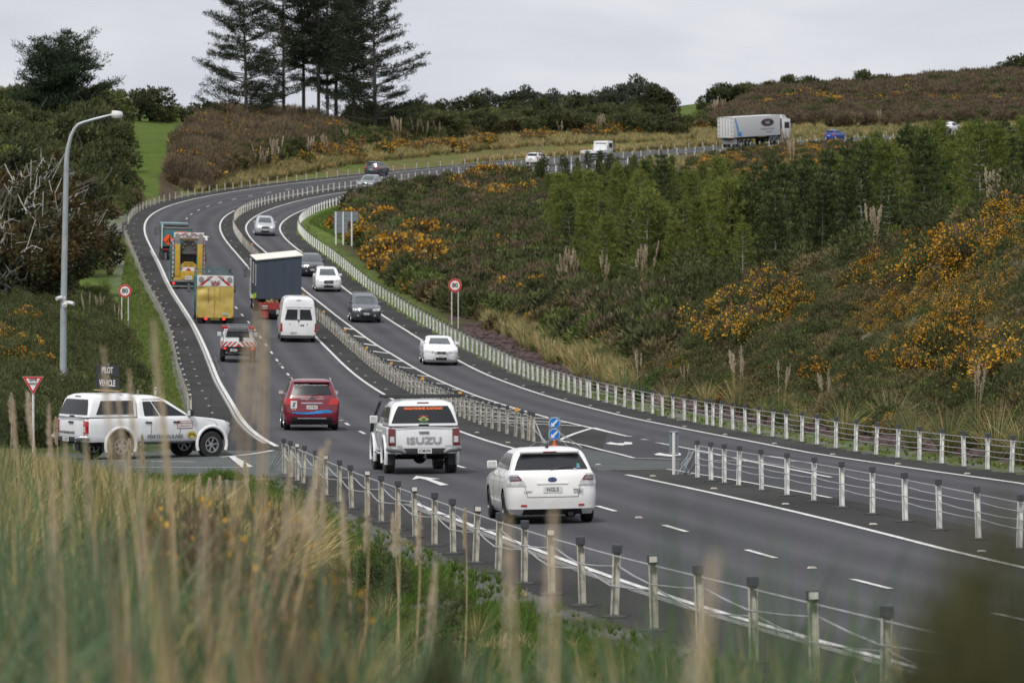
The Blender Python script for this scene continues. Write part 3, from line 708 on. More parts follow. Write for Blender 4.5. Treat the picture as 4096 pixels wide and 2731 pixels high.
class Body:
    """rows: z, y_rear, y_front, half width, corner radius rear, corner radius front"""
    def __init__(s, rows, bow=(0.05, 0.10)):
        s.r = np.array(rows, float); s.bow = bow
    def row(s, z):
        a = s.r; return np.array([np.interp(z, a[:,0], a[:,j]) for j in range(6)])
    def P(s, u, z):
        sgn = 1.0
        if u > 1: u = 2 - u; sgn = -1.0
        if u < 0: u = -u; sgn = -1.0
        _, yr, yf, w, cr, cf = s.row(z)
        cr = min(cr, w*0.95, (yf-yr)*0.45); cf = min(cf, w*0.95, (yf-yr)*0.45)
        br, bf = s.bow[0]*w/0.9, s.bow[1]*w/0.9
        def rear_y(x): return yr + br*(x/(w-cr+1e-6))**2 if x < w-cr else yr+br
        if u <= .25:
            x = (w-cr)*u/.25; y = yr + br*(x/(w-cr+1e-9))**2
        elif u <= .35:
            t = (u-.25)/.1*math.pi/2; x = w-cr+cr*math.sin(t); y = yr+br+cr*(1-math.cos(t))
        elif u <= .65:
            t = (u-.35)/.3; x = w; y = (yr+br+cr)*(1-t) + (yf-bf-cf)*t
        elif u <= .75:
            t = (u-.65)/.1*math.pi/2; x = w-cf+cf*math.cos(t); y = yf-bf-cf+cf*math.sin(t)
        else:
            x = (w-cf)*(1-u)/.25; y = yf - bf*(x/(w-cf+1e-9))**2
        return Vector((x*sgn, y, z))
    def N(s, u, z):
        e = 0.004; a = s.P(u+e, z) - s.P(u-e, z); b = s.P(u, z+0.01) - s.P(u, z-0.01)
        n = a.cross(b); n = n.normalized() if n.length > 1e-9 else Vector((0,0,1))
        c = Vector((0, (s.row(z)[1]+s.row(z)[2])/2, z-0.2))
        return n if n.dot(s.P(u, z)-c) > 0 else -n
    US = [0,.06,.12,.19,.25,.275,.3,.325,.35,.40,.45,.5,.55,.6,.65,.675,.7,.725,.75,.81,.88,.94]
    def mesh(s, mb, mi=0, zs=None):
        if zs is None:
            zs = []
            for a, b in zip(s.r[:-1,0], s.r[1:,0]):
                n = max(1, int((b-a)/0.09)); zs += [a+(b-a)*i/n for i in range(n)]
            zs.append(s.r[-1,0])
        us = list(s.US) + [1.0]; ring = us + [2-u for u in us[1:-1][::-1]]
        n = len(ring); vs = []; fs = []
        for z in zs:
            for u in ring: vs.append(s.P(u, z))
        # ring order: +side rear->front, then -side front->rear
        for i in range(len(zs)-1):
            for k in range(n): fs.append((i*n+k, i*n+(k+1)%n, (i+1)*n+(k+1)%n, (i+1)*n+k))
        fs.append(tuple(range(n))[::-1]); fs.append(tuple((len(zs)-1)*n+k for k in range(n)))
        mb.add(vs, fs, mi)
    def patch(s, c, off=0.006, nu=6, nz=5, mb=None, mirror=False, mi=0, rim=True):
        """c: four (u, z) corners in order; bilinear patch lying just proud of the body"""
        mb = mb or MB()
        for sg in ((1, -1) if mirror else (1,)):
            vs = []; fs = []
            for i in range(nz+1):
                for j in range(nu+1):
                    a, b = i/nz, j/nu
                    u = (c[0][0]*(1-b)+c[1][0]*b)*(1-a) + (c[3][0]*(1-b)+c[2][0]*b)*a
                    z = (c[0][1]*(1-b)+c[1][1]*b)*(1-a) + (c[3][1]*(1-b)+c[2][1]*b)*a
                    p = s.P(u, z) + s.N(u, z)*off
                    if sg < 0: p = Vector((-p.x, p.y, p.z))
                    vs.append(p)
            w = nu+1
            for i in range(nz):
                for j in range(nu): fs.append((i*w+j, i*w+j+1, (i+1)*w+j+1, (i+1)*w+j))
            # small return edge so that the pane has thickness
            nb = len(vs); edge = [j for j in range(w)] + [i*w+nu for i in range(1, nz+1)] + [nz*w+j for j in range(nu-1,-1,-1)] + [i*w for i in range(nz-1,0,-1)]
            for e in edge:
                i, j = divmod(e, w); a, b = i/nz, j/nu
                u = (c[0][0]*(1-b)+c[1][0]*b)*(1-a) + (c[3][0]*(1-b)+c[2][0]*b)*a
                z = (c[0][1]*(1-b)+c[1][1]*b)*(1-a) + (c[3][1]*(1-b)+c[2][1]*b)*a
                p = s.P(u, z) - s.N(u, z)*0.01
                if sg < 0: p = Vector((-p.x, p.y, p.z))
                vs.append(p)
            m = len(edge)
            for q in range(m): fs.append((edge[q], edge[(q+1)%m], nb+(q+1)%m, nb+q))
            mb.add(vs, fs, mi)
        return mb
WHEELS = {}
def wheel_meshes(r, w, rimr, rm, tm, spokes=5, knob=False):
    key = (r, w, rimr, rm.name, tm.name, spokes, knob)
    if key in WHEELS: return WHEELS[key]
    t = MB(); n = 40
    t.lathe([(rimr,-w/2),(r-0.03,-w/2),(r,-w/2+0.03),(r,w/2-0.03),(r-0.03,w/2),(rimr,w/2),(rimr-0.01,w/2-0.05),(rimr-0.01,-w/2+0.05)], (0,0,0), 'x', n)
    t.f = t.f[:-2]; t.m = t.m[:-2]
    for i in range(n):      # close the inner side of the ring
        a = i; b = (i+1)%n; q = 7*n; t.f.append((q+a, q+b, b, a)); t.m.append(0)
    if knob:
        for i in range(36):
            a = 2*math.pi*i/36; M = Matrix.Rotation(a, 4, 'X')
            for sx in (-1, 1): t.box((sx*w*0.33, 0, r+0.004), (w*0.25, 0.035, 0.022), 0, M)
    tme = t.mesh('tyre', True); smooth(tme, R(35)); tme.materials.append(tm)
    b = MB()
    for sx in (-1, 1):
        b.lathe([(rimr, 0.0),(rimr, sx*0.02),(rimr-0.025, sx*0.02),(rimr-0.035, -sx*0.03),(rimr-0.03,-sx*0.05)], (sx*(w/2-0.012),0,0), 'x', 32); b.f = b.f[:-2]; b.m = b.m[:-2]
    b.lathe([(rimr-0.012,-w/2+0.06),(rimr-0.012,w/2-0.06)], (0,0,0), 'x', 32, 1)
    x0 = w/2 - 0.045
    for sx in (-1, 1):
        for i in range(spokes):
            a = 2*math.pi*i/spokes
            for da in (-0.09, 0.09):
                M = Matrix.Rotation(a+da, 4, 'X'); b.box((sx*x0, 0, (rimr)/2+0.01), (0.03, rimr*0.11, rimr-0.045), 0, M)
        b.lathe([(0.07,-0.02),(0.075,0.0),(0.05,0.02*1)], (sx*x0,0,0), 'x', 16)
    bme = b.mesh('rim'); smooth(bme, R(35)); bme.materials.append(rm); bme.materials.append(M_under)
    WHEELS[key] = (tme, bme); return WHEELS[key]
def add_wheel(root, x, y, r, w=0.21, rimr=None, rm=None, tm=None, spokes=5, knob=False, steer=0.0):
    rimr = rimr or r*0.66
    t, b = wheel_meshes(r, w, rimr, rm or M_rim, tm or M_tyre, spokes, knob)
    o = link('wheel', t, [], root); o.location = (x, y, r); o.rotation_euler = (rng.uniform(0, 6), 0, steer)
    q = link('rim', b, [], o); return o
def cut_arches(ob, ys, r, half, depth=0.30, zc=None):
    """wheel openings cut into the body"""
    for y in ys:
        for sx in (-1, 1):
            b = MB(); b.tube([(sx*(half-depth), y, zc or r-0.05), (sx*(half+0.3), y, zc or r-0.05)], r, 28, 1)
            me = b.mesh('cutter'); me.materials.append(ob.data.materials[0]); me.materials.append(M_under)
            c = bpy.data.objects.new('cutter', me); COL.objects.link(c)
            m = ob.modifiers.new('arch', 'BOOLEAN'); m.operation = 'DIFFERENCE'; m.object = c; m.solver = 'EXACT'
    bpy.context.view_layer.update(); dg = bpy.context.evaluated_depsgraph_get()
    ev = ob.evaluated_get(dg); me = bpy.data.meshes.new_from_object(ev)
    cs = [m.object for m in ob.modifiers]; ob.modifiers.clear(); old = ob.data; ob.data = me
    if len(me.materials) < 2: me.materials.append(M_under)
    for c in cs: bpy.data.objects.remove(c)
    smooth(me, R(28))
def plate(root, txt, loc, rot=REAR, size=(0.36,0.125), s=0.105, dark=False):
    b = MB(); b.box((0,0,0), (size[0], size[1], 0.008), 0, bev=0.003)
    p = b.build('number_plate', M_plate, root); p.location = loc; p.rotation_euler = rot
    text(txt, s, M_ink, p, (0,-0.002,0.005), name='lettering', sx=0.92, bold=0.001); return p
def mirrors(root, x, y, z, m, w=0.20, h=0.15, glass_back=True):
    for sx in (-1, 1):
        b = MB(); b.box((sx*(x+0.11), y, z), (w, 0.10, h), 0, bev=0.03); b.box((sx*(x+0.0), y+0.01, z-0.03), (0.12,0.05,0.05), 1)
        if glass_back: b.box((sx*(x+0.11), y-0.051, z), (w-0.045, 0.006, h-0.045), 2)
        b.build('side_mirror', [m, M_blk, M_clear], root, R(30))
def handles(root, body, us, z, m):
    for u in us:
        for sx in (1, -1):
            p = body.P(u, z); b = MB(); b.box((sx*(p.x+0.018), p.y, z), (0.03, 0.2, 0.035), 0, bev=0.01); b.build('door_handle', m, root, R(30))
def seams(body, us, z0, z1, mb, m=0):
    for u in us: body.patch([(u-.0005, z0), (u+.0005, z0), (u+.0005, z1), (u-.0005, z1)], 0.003, 1, 8, mb, True, m)

# --- proportions: z/H, y_rear/half, y_front/half, w/halfwidth, corner r rear, corner r front (metres)
SHAPES = {
 'suv': [(.115,-.93,.90,.90,.16,.25),(.20,-.985,.975,.97,.20,.30),(.33,-1.0,1.0,1.0,.20,.32),(.46,-.985,.99,1.0,.18,.34),(.53,-.98,.955,.995,.18,.34),(.58,-.975,.88,.985,.18,.30),
         (.615,-.97,.66,.965,.18,.22),(.635,-.965,.48,.945,.18,.2),(.66,-.955,.43,.93,.18,.18),(.80,-.90,.22,.84,.18,.16),(.93,-.84,-.02,.76,.16,.15),(.965,-.80,-.12,.70,.15,.15),(.99,-.70,-.28,.58,.15,.15),(1.0,-.55,-.40,.40,.12,.12)],
 'hatch': [(.125,-.93,.90,.90,.18,.30),(.20,-.985,.97,.97,.22,.36),(.36,-1.0,1.0,1.0,.26,.42),(.49,-.99,.985,1.0,.26,.42),(.55,-.985,.92,.99,.24,.36),(.60,-.975,.76,.975,.20,.26),(.64,-.965,.58,.95,.14,.22),
         (.67,-.95,.46,.925,.10,.20),(.70,-.93,.40,.90,.09,.18),(.82,-.85,.19,.835,.09,.16),(.90,-.80,.03,.785,.10,.15),(.94,-.775,-.05,.74,.12,.15),(.97,-.72,-.14,.67,.14,.15),(.99,-.62,-.26,.56,.15,.15),(1.0,-.5,-.38,.38,.12,.12)],
 'sedan': [(.12,-.94,.92,.90,.20,.32),(.21,-.99,.98,.97,.25,.40),(.38,-1.0,1.0,1.0,.28,.45),(.50,-.995,.985,1.0,.28,.44),(.56,-.99,.92,.99,.26,.38),(.61,-.985,.76,.98,.24,.28),(.65,-.975,.60,.965,.22,.24),
         (.68,-.95,.44,.94,.2,.2),(.71,-.86,.38,.92,.2,.18),(.76,-.72,.31,.88,.18,.17),(.86,-.60,.14,.79,.17,.16),(.945,-.48,-.02,.71,.16,.15),(.975,-.42,-.10,.66,.15,.15),(.993,-.36,-.16,.54,.15,.15),(1.0,-.3,-.2,.40,.12,.12)],
 'van': [(.10,-.985,.93,.93,.08,.25),(.18,-1.0,.985,.98,.09,.30),(.30,-1.0,1.0,1.0,.09,.32),(.38,-.998,.985,1.0,.09,.30),(.44,-.996,.92,1.0,.09,.25),(.50,-.994,.80,.995,.09,.2),(.56,-.99,.74,.98,.09,.2),
         (.72,-.985,.60,.93,.09,.2),(.88,-.975,.44,.87,.10,.2),(.95,-.965,.34,.80,.12,.2),(.985,-.94,.26,.68,.14,.2),(1.0,-.90,.2,.55,.15,.2)],
}
def shape(kind, L, W, H):
    return [(z*H, yr*L/2, yf*L/2, w*W/2, cr, cf) for z, yr, yf, w, cr, cf in SHAPES[kind]]
def place(root, px, py, axle_y, oncoming=False, turn=0.0, yawadd=0.0):
    """stand the vehicle on the road with the middle of the given axle over this photo point"""
    h = on_road(px, py); k, o = ko(np.array([[h.x, h.y]])); k = float(k[0]); o = float(o[0])
    dk = (-axle_y/10) * (-1 if oncoming else 1)
    kc = k + dk; c = RP(kc, o); t = (RP(kc+.12, o) - RP(kc-.12, o)).normalized()
    if oncoming: t = -t
    yaw = math.atan2(t.y, t.x) - math.pi/2 + yawadd; pitch = math.asin(t.z)
    roll = -math.atan(float(rdat(kc)[4])) * (-1 if oncoming else 1)
    root.location = c; root.rotation_euler = (pitch, roll, yaw); return root

CARS = 'cars and utes on the road'
def car(name, label, cat, kind, L, W, H, pm, wb, wr, front, axoff=0.0, rm=None, spokes=5, plate_txt='', lit=False, rails=False, clad=False, glass=None, tint=None, tail=None, trk=None, group=CARS):
    root = empty(name, (0,0,0), 0, label, cat, group)
    B = Body(shape(kind, L, W, H)); h = H; hw = W/2
    mb = MB(); B.mesh(mb); ob = mb.build('body', [pm, M_under], root)
    yra, yfa = -wb/2 + axoff, wb/2 + axoff
    cut_arches(ob, [yra, yfa], wr+0.055, hw, 0.28, zc=wr)
    cb = Body(shape(kind, L, W, H))
    zb = .665*h if kind != 'hatch' else .70*h      # waistline
    if kind == 'sedan': zb = .72*h
    zt = .93*h
    g = glass or M_glass; sg = tint or g
    # windscreen
    B.patch([(.775,zb+.01*h),(1.225,zb+.01*h),(1.22,zt-.005*h),(.78,zt-.005*h)], nu=12).build('windscreen', g, root, R(40))
    # side windows
    if kind == 'sedan': sw = [((.37,.495),(.40,.495)),((.505,.64),(.505,.62))]
    elif kind == 'suv': sw = [((.365,.435),(.375,.435)),((.445,.535),(.445,.535)),((.545,.645),(.545,.635))]
    else: sw = [((.375,.43),(.39,.43)),((.44,.53),(.44,.53)),((.54,.645),(.54,.63))]
    for (a, b), (c, d) in sw:
        for q in (0, 1):
            m_ = MB(); B.patch([(a,zb+.012*h),(b,zb+.012*h),(d,zt-.01*h),(c,zt-.01*h)], 0.006, 6, 5, m_)
            if q: m_.v = [(-x, y, z) for x, y, z in m_.v]
            m_.build('side_window', sg, root, R(40))
    # rear window
    rb = {'suv':.68,'hatch':.70,'sedan':.745}[kind]*h
    B.patch([(-.262,rb+.01*h),(.262,rb+.01*h),(.245,zt-.022*h),(-.245,zt-.022*h)], nu=16).build('rear_window', sg, root, R(40))
    sm_ = MB(); seams(B, (.44,.54,.64) if kind != 'sedan' else (.40,.50,.635), .22*h, zb, sm_); sm_.build('door_seams', M_under, root)
    handles(root, B, (.462,.562), zb-.07*h, pm)
    # lower trim
    b = MB(); B.patch([(-.24,.125*h),(.24,.125*h),(.22,.20*h),(-.22,.20*h)], 0.008, 10, 2, b); b.build('lower_bumper', M_blk, root, R(40))
    if clad:
        b = MB(); 
        for sg_ in (1,): B.patch([(.35,.118*h),(.65,.118*h),(.65,.19*h),(.35,.19*h)], 0.012, 8, 2, b, True)
        b.build('sill_cladding', M_blk, root, R(40))
    # under floor and axles
    b = MB(); b.box((0,0,.16*h), (W*.8, L*.86, .07), 0); b.box((0,yra,wr), (W*.7,.08,.08),0); b.box((0.35,-L*.46,.13*h),(.10,.3,.07),0); b.build('underbody', M_under, root)
    for x in (-1, 1):
        for y in (yra, yfa): add_wheel(root, x*(hw-0.115), y, wr, rm=rm, spokes=spokes, tm=trk)
    if rails:
        for sx in (-1, 1):
            b = MB(); y0, y1 = B.row(.965*h)[1]+.12, B.row(.93*h)[2]-.1; x = B.row(.965*h)[3]+.0
            b.tube([(sx*x,y0,.955*h),(sx*x,y0+.12,.955*h+.07),(sx*x,(y0+y1)/2,.965*h+.075),(sx*x,y1-.1,.955*h+.06),(sx*x,y1,.945*h)], 0.018, 8); b.build('roof_rail', rails, root, R(40))
    mirrors(root, B.row(zb)[3]-.03, B.row(zb+.02)[2]-.22 if kind != 'van' else 1, zb+.07, pm)
    if front:
        hl = M_lit if lit else M_clear
        for sg_ in (1, -1):
            m_ = MB(); B.patch([(.70,.44*h),(.83,.43*h),(.84,.50*h),(.69,.535*h)] if kind != 'sedan' else [(.69,.47*h),(.84,.44*h),(.83,.50*h),(.68,.56*h)], 0.008, 8, 4, m_)
            if sg_ < 0: m_.v = [(-x, y, z) for x, y, z in m_.v]
            hh = m_.build('headlight', M_clear, root, R(40))
            m_ = MB(); p = B.P(.76,.475*h); m_.lathe([(.075,-.03),(.075,.02),(.04,.03)], (sg_*p.x, p.y+.0, p.z), 'y', 16); m_.build('lamp', hl, hh, R(40))
            m_ = MB(); p = B.P(.79,.27*h); m_.lathe([(.05,-.03),(.05,.02),(.03,.025)], (sg_*p.x, p.y, p.z), 'y', 12); m_.build('fog_lamp', M_clear, root, R(40))
        gm = MB(); B.patch([(.89,.40*h),(1.11,.40*h),(1.13,.50*h),(.87,.50*h)], 0.010, 10, 3, gm)
        gr = gm.build('grille', M_blk, root, R(40))
        bm_ = MB()
        for i in range(3):
            p = B.P(1.0,(.42+.03*i)*h); bm_.box((0,p.y+.012,p.z),(W*.40,.012,.012),0)
        bm_.lathe([(.06,0),(.06,.02)], (0,B.P(1,.465*h).y+.02,.465*h), 'y', 20); bm_.build('grille_bars', M_chrome, gr)
        gm = MB(); B.patch([(.86,.20*h),(1.14,.20*h),(1.16,.29*h),(.84,.29*h)], 0.009, 10, 2, gm); gm.build('air_intake', M_blk, root, R(40))
        y = B.P(1.0,.33*h).y+.02; plate(root, plate_txt, (0, y, .33*h), FRONT)
        # wiper arms and bonnet line
        wm = MB(); p = B.P(1.0, zb+.03*h)
        wm.tube([(-.5,p.y-.02,zb+.02),(.05,p.y+.0,zb+.06)],.012,6); wm.tube([(.05,p.y-.02,zb+.02),(.5,p.y-.06,zb+.06)],.012,6); wm.build('wiper', M_blk, root)
        # people seen dimly behind the windscreen
    else:
        tl = tail or [(.19,.50),(.34,.51),(.345,.62),(.22,.63)]
        for sg_ in (1, -1):
            m_ = MB(); B.patch([(u, z*h) for u, z in tl], 0.010, 8, 4, m_)
            if sg_ < 0: m_.v = [(-x, y, z) for x, y, z in m_.v]
            m_.build('tail_light', M_red, root, R(40))
            m_ = MB(); B.patch([(.20,.235*h),(.245,.24*h),(.245,.26*h),(.20,.26*h)], 0.010, 3, 1, m_)
            if sg_ < 0: m_.v = [(-x, y, z) for x, y, z in m_.v]
            m_.build('reflector', M_red, root)
        y = B.P(0,.46*h).y-.014; plate(root, plate_txt, (0, y, .455*h), REAR)
        m_ = MB(); B.patch([(-.12,.525*h),(.12,.525*h),(.12,.545*h),(-.12,.545*h)], 0.016, 6, 1, m_); m_.build('tailgate_trim', pm if kind=='hatch' else M_chrome, root)
        m_ = MB(); m_.tube([(-.02,B.P(0,rb+.04).y-.02,rb+.02),(.18,B.P(.1,rb+.06).y-.03,rb+.055),(.42,B.P(.2,rb+.08).y-.03,rb+.07)], [.025,.018,.01], 6); m_.build('rear_wiper', M_blk, root)
        # tailgate outline
        m_ = MB()
        for a, b_ in (((-.235,.66),(-.20,.36)),((.235,.66),(.20,.36))):
            B.patch([(a[0],a[1]*h),(a[0]+.003,a[1]*h),(b_[0]+.003,b_[1]*h),(b_[0],b_[1]*h)], 0.004, 1, 8, m_)
        B.patch([(-.20,.355*h),(.20,.355*h),(.20,.36*h),(-.20,.36*h)], 0.004, 8, 1, m_); m_.build('tailgate_seam', M_under, root)
        if kind != 'sedan':
            m_ = MB(); z = zt+.012*h; y = B.row(zt)[1]; m_.box((0,y-.02,z),(B.row(zt)[3]*1.75,.16,.035),0,bev=.015); sp = m_.build('roof_spoiler', pm, root, R(40))
            m_ = MB(); m_.box((0,y-.105,z),(.26,.008,.022),0); m_.build('brake_lamp', M_dred, sp)
    return root, B

def person(root_loc, rz, label, top, skin=(0.32,0.18,0.12), hair=(0.02,0.015,0.01)):
    pass

# --- white hatchback, nearest car
sub, B = car('hatchback', 'pearl white hatchback seen from behind, nearest car to the camera', 'car', 'hatch', 4.42, 1.76, 1.47, P_pearl, 2.645, 0.32, False, rm=M_rimd, spokes=5, plate_txt='NGL5',
    tail=[(.20,.50),(.335,.505),(.345,.645),(.235,.66)], tint=M_glass)
place(sub, 2192, 2088, -2.645/2)
def ctail(root, B, h):
    for sg_ in (1, -1):
        m_ = MB(); B.patch([(.215,.515*h),(.325,.52*h),(.33,.555*h),(.225,.555*h)], 0.016, 6, 2, m_)
        if sg_ < 0: m_.v = [(-x, y, z) for x, y, z in m_.v]
        o = m_.build('reversing_lamp', M_clear, root, R(40))
        m_ = MB(); B.patch([(.24,.585*h),(.305,.585*h),(.31,.63*h),(.25,.63*h)], 0.016, 6, 2, m_)
        if sg_ < 0: m_.v = [(-x, y, z) for x, y, z in m_.v]
        m_.build('indicator_lamp', mat('smoky_lens', (0.16,0.15,0.17), 0.15, coat=0.7), root, R(40))
for o_ in sub.children:
    if o_.name.startswith('tail_light'): o_.data.materials[0] = M_clear
for sg_ in (1, -1):
    m_ = MB(); B.patch([(.225,.57*1.47),(.30,.565*1.47),(.305,.635*1.47),(.235,.635*1.47)], 0.013, 6, 4, m_)
    if sg_ < 0: m_.v = [(-x, y, z) for x, y, z in m_.v]
    m_.build('stop_lamp', M_dred, sub, R(40))
ctail(sub, B, 1.47)
m_ = MB(); m_.tube([(0.0,-1.35,1.462),(0.0,-1.45,1.56)], .008, 6); m_.box((0,-1.33,1.47),(.06,.12,.05),0,bev=.015); m_.build('aerial', M_blk, sub)
m_ = MB(); m_.lathe([(.085,0),(.085,.012)], (0,0,0), 'y', 24); bd = m_.build('badge', mat('navy_badge',(0.02,0.04,0.15),0.3,coat=.5), sub); bd.scale = (1,1,.55); bd.location = (0, B.P(0,.585*1.47).y-.02, .585*1.47)
m_ = MB()
for x, z, r in ((-.035,.0,.022),(.02,.02,.012),(.04,-.01,.012),(.015,-.022,.012),(.05,.02,.01)): m_.lathe([(r,-.004),(r,.0)], (x,-.002,z), 'y', 8)
m_.build('stars', M_chrome, bd)
text('IMPREZA', .05, M_dsteel, sub, (.50, B.P(.17,.45*1.47).y-.012, .45*1.47), REAR, 'model_lettering')
text('HYBRID', .05, M_dsteel, sub, (.50, B.P(.17,.415*1.47).y-.012, .415*1.47), REAR, 'model_lettering')
text('SUBARU', .045, M_dsteel, sub, (-.48, B.P(.17,.43*1.47).y-.012, .43*1.47), REAR, 'model_lettering')
m_ = MB(); 
for zz, cc in ((1.13,0),(1.085,1)): m_.lathe([(.032,0),(.032,.004)], (.53, B.P(.2,zz).y-.022, zz), 'y', 16, cc)
m_.box((.46,B.P(.17,1.05).y-.022,1.055),(.06,.004,.022),2); m_.build('window_stickers', [mat('green_sticker',(0.1,0.4,0.25),.5),mat('blue_sticker',(0.25,0.4,0.7),.5),M_plate], sub)

# --- red SUV
rav, B = car('suv', 'red SUV with stickers and a blue wave on its tailgate', 'car', 'suv', 4.69, 1.82, 1.70, P_red, 2.705, 0.35, False, rails=M_chrome, plate_txt='LAT927', clad=True,
    tail=[(.17,.50),(.34,.50),(.348,.60),(.235,.635)])
place(rav, 1243, 1719, -1.35)
h = 1.70
def rtxt(s, size, m, root, x, z, B, off=.016): 
    u = abs(x)/(B.row(z)[3]-B.row(z)[4])*.25; return text(s, size, m, root, (x, B.P(min(u,.25), z).y-off, z), REAR, 'sticker_lettering', sx=1.0, bold=.001)
rtxt('NKONWM', .10, M_wht, rav, -.34, 1.50, B, .02); rtxt('Nga Kaitiaki o Nga Wai Maori', .05, M_wht, rav, .22, 1.50, B, .02)
rtxt('Guardians of the', .055, M_wht, rav, -.25, 1.10, B); rtxt('Waterways', .055, M_wht, rav, -.25, 1.045, B); rtxt('Tiaki', .055, M_wht, rav, .30, 1.11, B); rtxt('Freshwater', .055, M_wht, rav, .27, 1.055, B)
m_ = MB(); m_.lathe([(.07,0),(.07,.015),(.05,.02),(.05,0)], (0,B.P(0,1.07).y-.03,1.07), 'y', 24); m_.box((0,B.P(0,1.07).y-.025,1.07),(.17,.01,.03),0); m_.build('badge', M_chrome, rav)
y = B.P(.2,.85).y; m_ = MB(); m_.box((-.60,y-.016,.86),(.21,.008,.24),0,bev=.003); em = m_.build('emblem_sticker', M_wht, rav)
m_ = MB(); m_.tube([(-.55,y-.024,.93),(-.62,y-.024,.90),(-.58,y-.024,.86),(-.64,y-.024,.82),(-.57,y-.024,.79)], [.02,.022,.024,.02,.01], 6); m_.build('bird_emblem', mat('dark_green_ink',(0.03,0.09,0.07),.6), em)
rtxt('NIWAI', .05, M_wht, rav, -.60, .70, B)
M_wave = mat('blue_wave', (0.03,0.25,0.62), 0.4, var=0.35, scale=4); m_ = MB()
zs = [.60,.585,.575,.575,.585,.61,.63,.64,.63]; xs = np.linspace(-.66,.66,9); ws = [.03,.05,.06,.06,.065,.085,.11,.10,.07]
pv_ = [(x, B.P(min(abs(x)/.73*.25,.26), z).y-.018, z-w/2) for x, z, w in zip(xs, zs, ws)] + [(x, B.P(min(abs(x)/.73*.25,.26), z).y-.018, z+w/2) for x, z, w in zip(xs, zs, ws)][::-1]
m_.add(pv_, [(i, i+1, 16-i, 17-i) for i in range(8)]); m_.build('wave_sticker', M_wave, rav)
m_ = MB(); m_.box((0,B.P(0,.33).y-.03,.40),(.95,.03,.04),0,bev=.01); m_.build('bumper_trim', M_chrome, rav)
m_ = MB(); B.patch([(-.25,.13*h),(.25,.13*h),(.245,.26*h),(-.245,.26*h)], 0.012, 10, 3, m_); m_.build('black_bumper', M_blk, rav, R(40))

# --- oncoming cars
sed, B = car('sedan', 'white oncoming sedan beside the hatched median, its bonnet facing the camera', 'car', 'sedan', 4.85, 1.82, 1.47, P_white, 2.775, 0.325, True, plate_txt='GSH11', lit=False, glass=M_screen)
place(sed, 1760, 1459, 2.775/2, True)
sf, B = car('suv', 'slate grey oncoming SUV with roof bars, following the white sedan', 'car', 'suv', 4.66, 1.89, 1.73, P_slate, 2.70, 0.36, True, rails=M_rim, plate_txt='GDE672', glass=M_screen, clad=True)
place(sf, 1462, 1289, 1.35, True)
m_ = MB()
for y in (-.1,-.95): m_.box((0,y,1.80),(1.5,.06,.035),0,bev=.01)
m_.build('roof_bars', M_rim, sf)
cx, B = car('suv', 'white oncoming SUV with a large black grille, beside the blue cabin', 'car', 'suv', 4.55, 1.84, 1.68, P_white, 2.70, 0.36, True, plate_txt='MAZ551', glass=M_screen, clad=True)
place(cx, 1311, 1166, 1.35, True)
m_ = MB(); B.patch([(.87,.36*1.68),(1.13,.36*1.68),(1.16,.50*1.68),(.84,.50*1.68)], 0.014, 10, 4, m_); m_.build('black_grille', M_blk, cx, R(40))
m_ = MB(); m_.lathe([(.09,0),(.09,.01)], (0,B.P(1,.44*1.68).y+.03,.44*1.68), 'y', 20); m_.build('badge', M_chrome, cx)
tu, B = car('suv', 'charcoal oncoming SUV half hidden behind the blue cabin', 'car', 'suv', 4.33, 1.80, 1.68, P_char, 2.63, 0.34, True, plate_txt='FWN208', glass=M_screen, clad=True, rails=M_blk)
place(tu, 1248, 1106, 1.3, True)
du, B = car('suv', 'silver oncoming SUV with its headlights on, entering the lower bend', 'car', 'suv', 4.32, 1.82, 1.68, P_silver, 2.67, 0.35, True, plate_txt='JLT301', lit=True, glass=M_screen, rails=M_blk)
place(du, 1059, 943, 1.33, True)
fr, B = car('suv', 'grey oncoming SUV on the upper bend beside the dark one driving away', 'car', 'suv', 4.50, 1.90, 1.74, P_grey, 2.66, 0.37, True, plate_txt='FLD412', lit=False, glass=M_screen, clad=True)
place(fr, 1466, 763, 1.33, True)
fo, B = car('suv', 'dark grey SUV driving away round the upper bend', 'car', 'suv', 4.62, 1.81, 1.73, P_dgrey, 2.67, 0.35, False, plate_txt='LQR88', rails=M_blk, clad=True)
place(fo, 1494, 704, -1.33)
co_, B = car('hatchback', 'white hatchback driving away at the far end of the upper bend', 'car', 'hatch', 4.37, 1.79, 1.46, P_white, 2.64, 0.33, False, plate_txt='MPB602', tail=[(.15,.60),(.34,.57),(.345,.63),(.22,.655)])
place(co_, 2135, 657, -1.32)
bl, B = car('hatchback', 'blue hatchback ahead of the box trailer truck', 'car', 'hatch', 3.9, 1.69, 1.52, P_blue, 2.5, 0.30, False, plate_txt='KJT19')
place(bl, 3325, 562, -1.25)
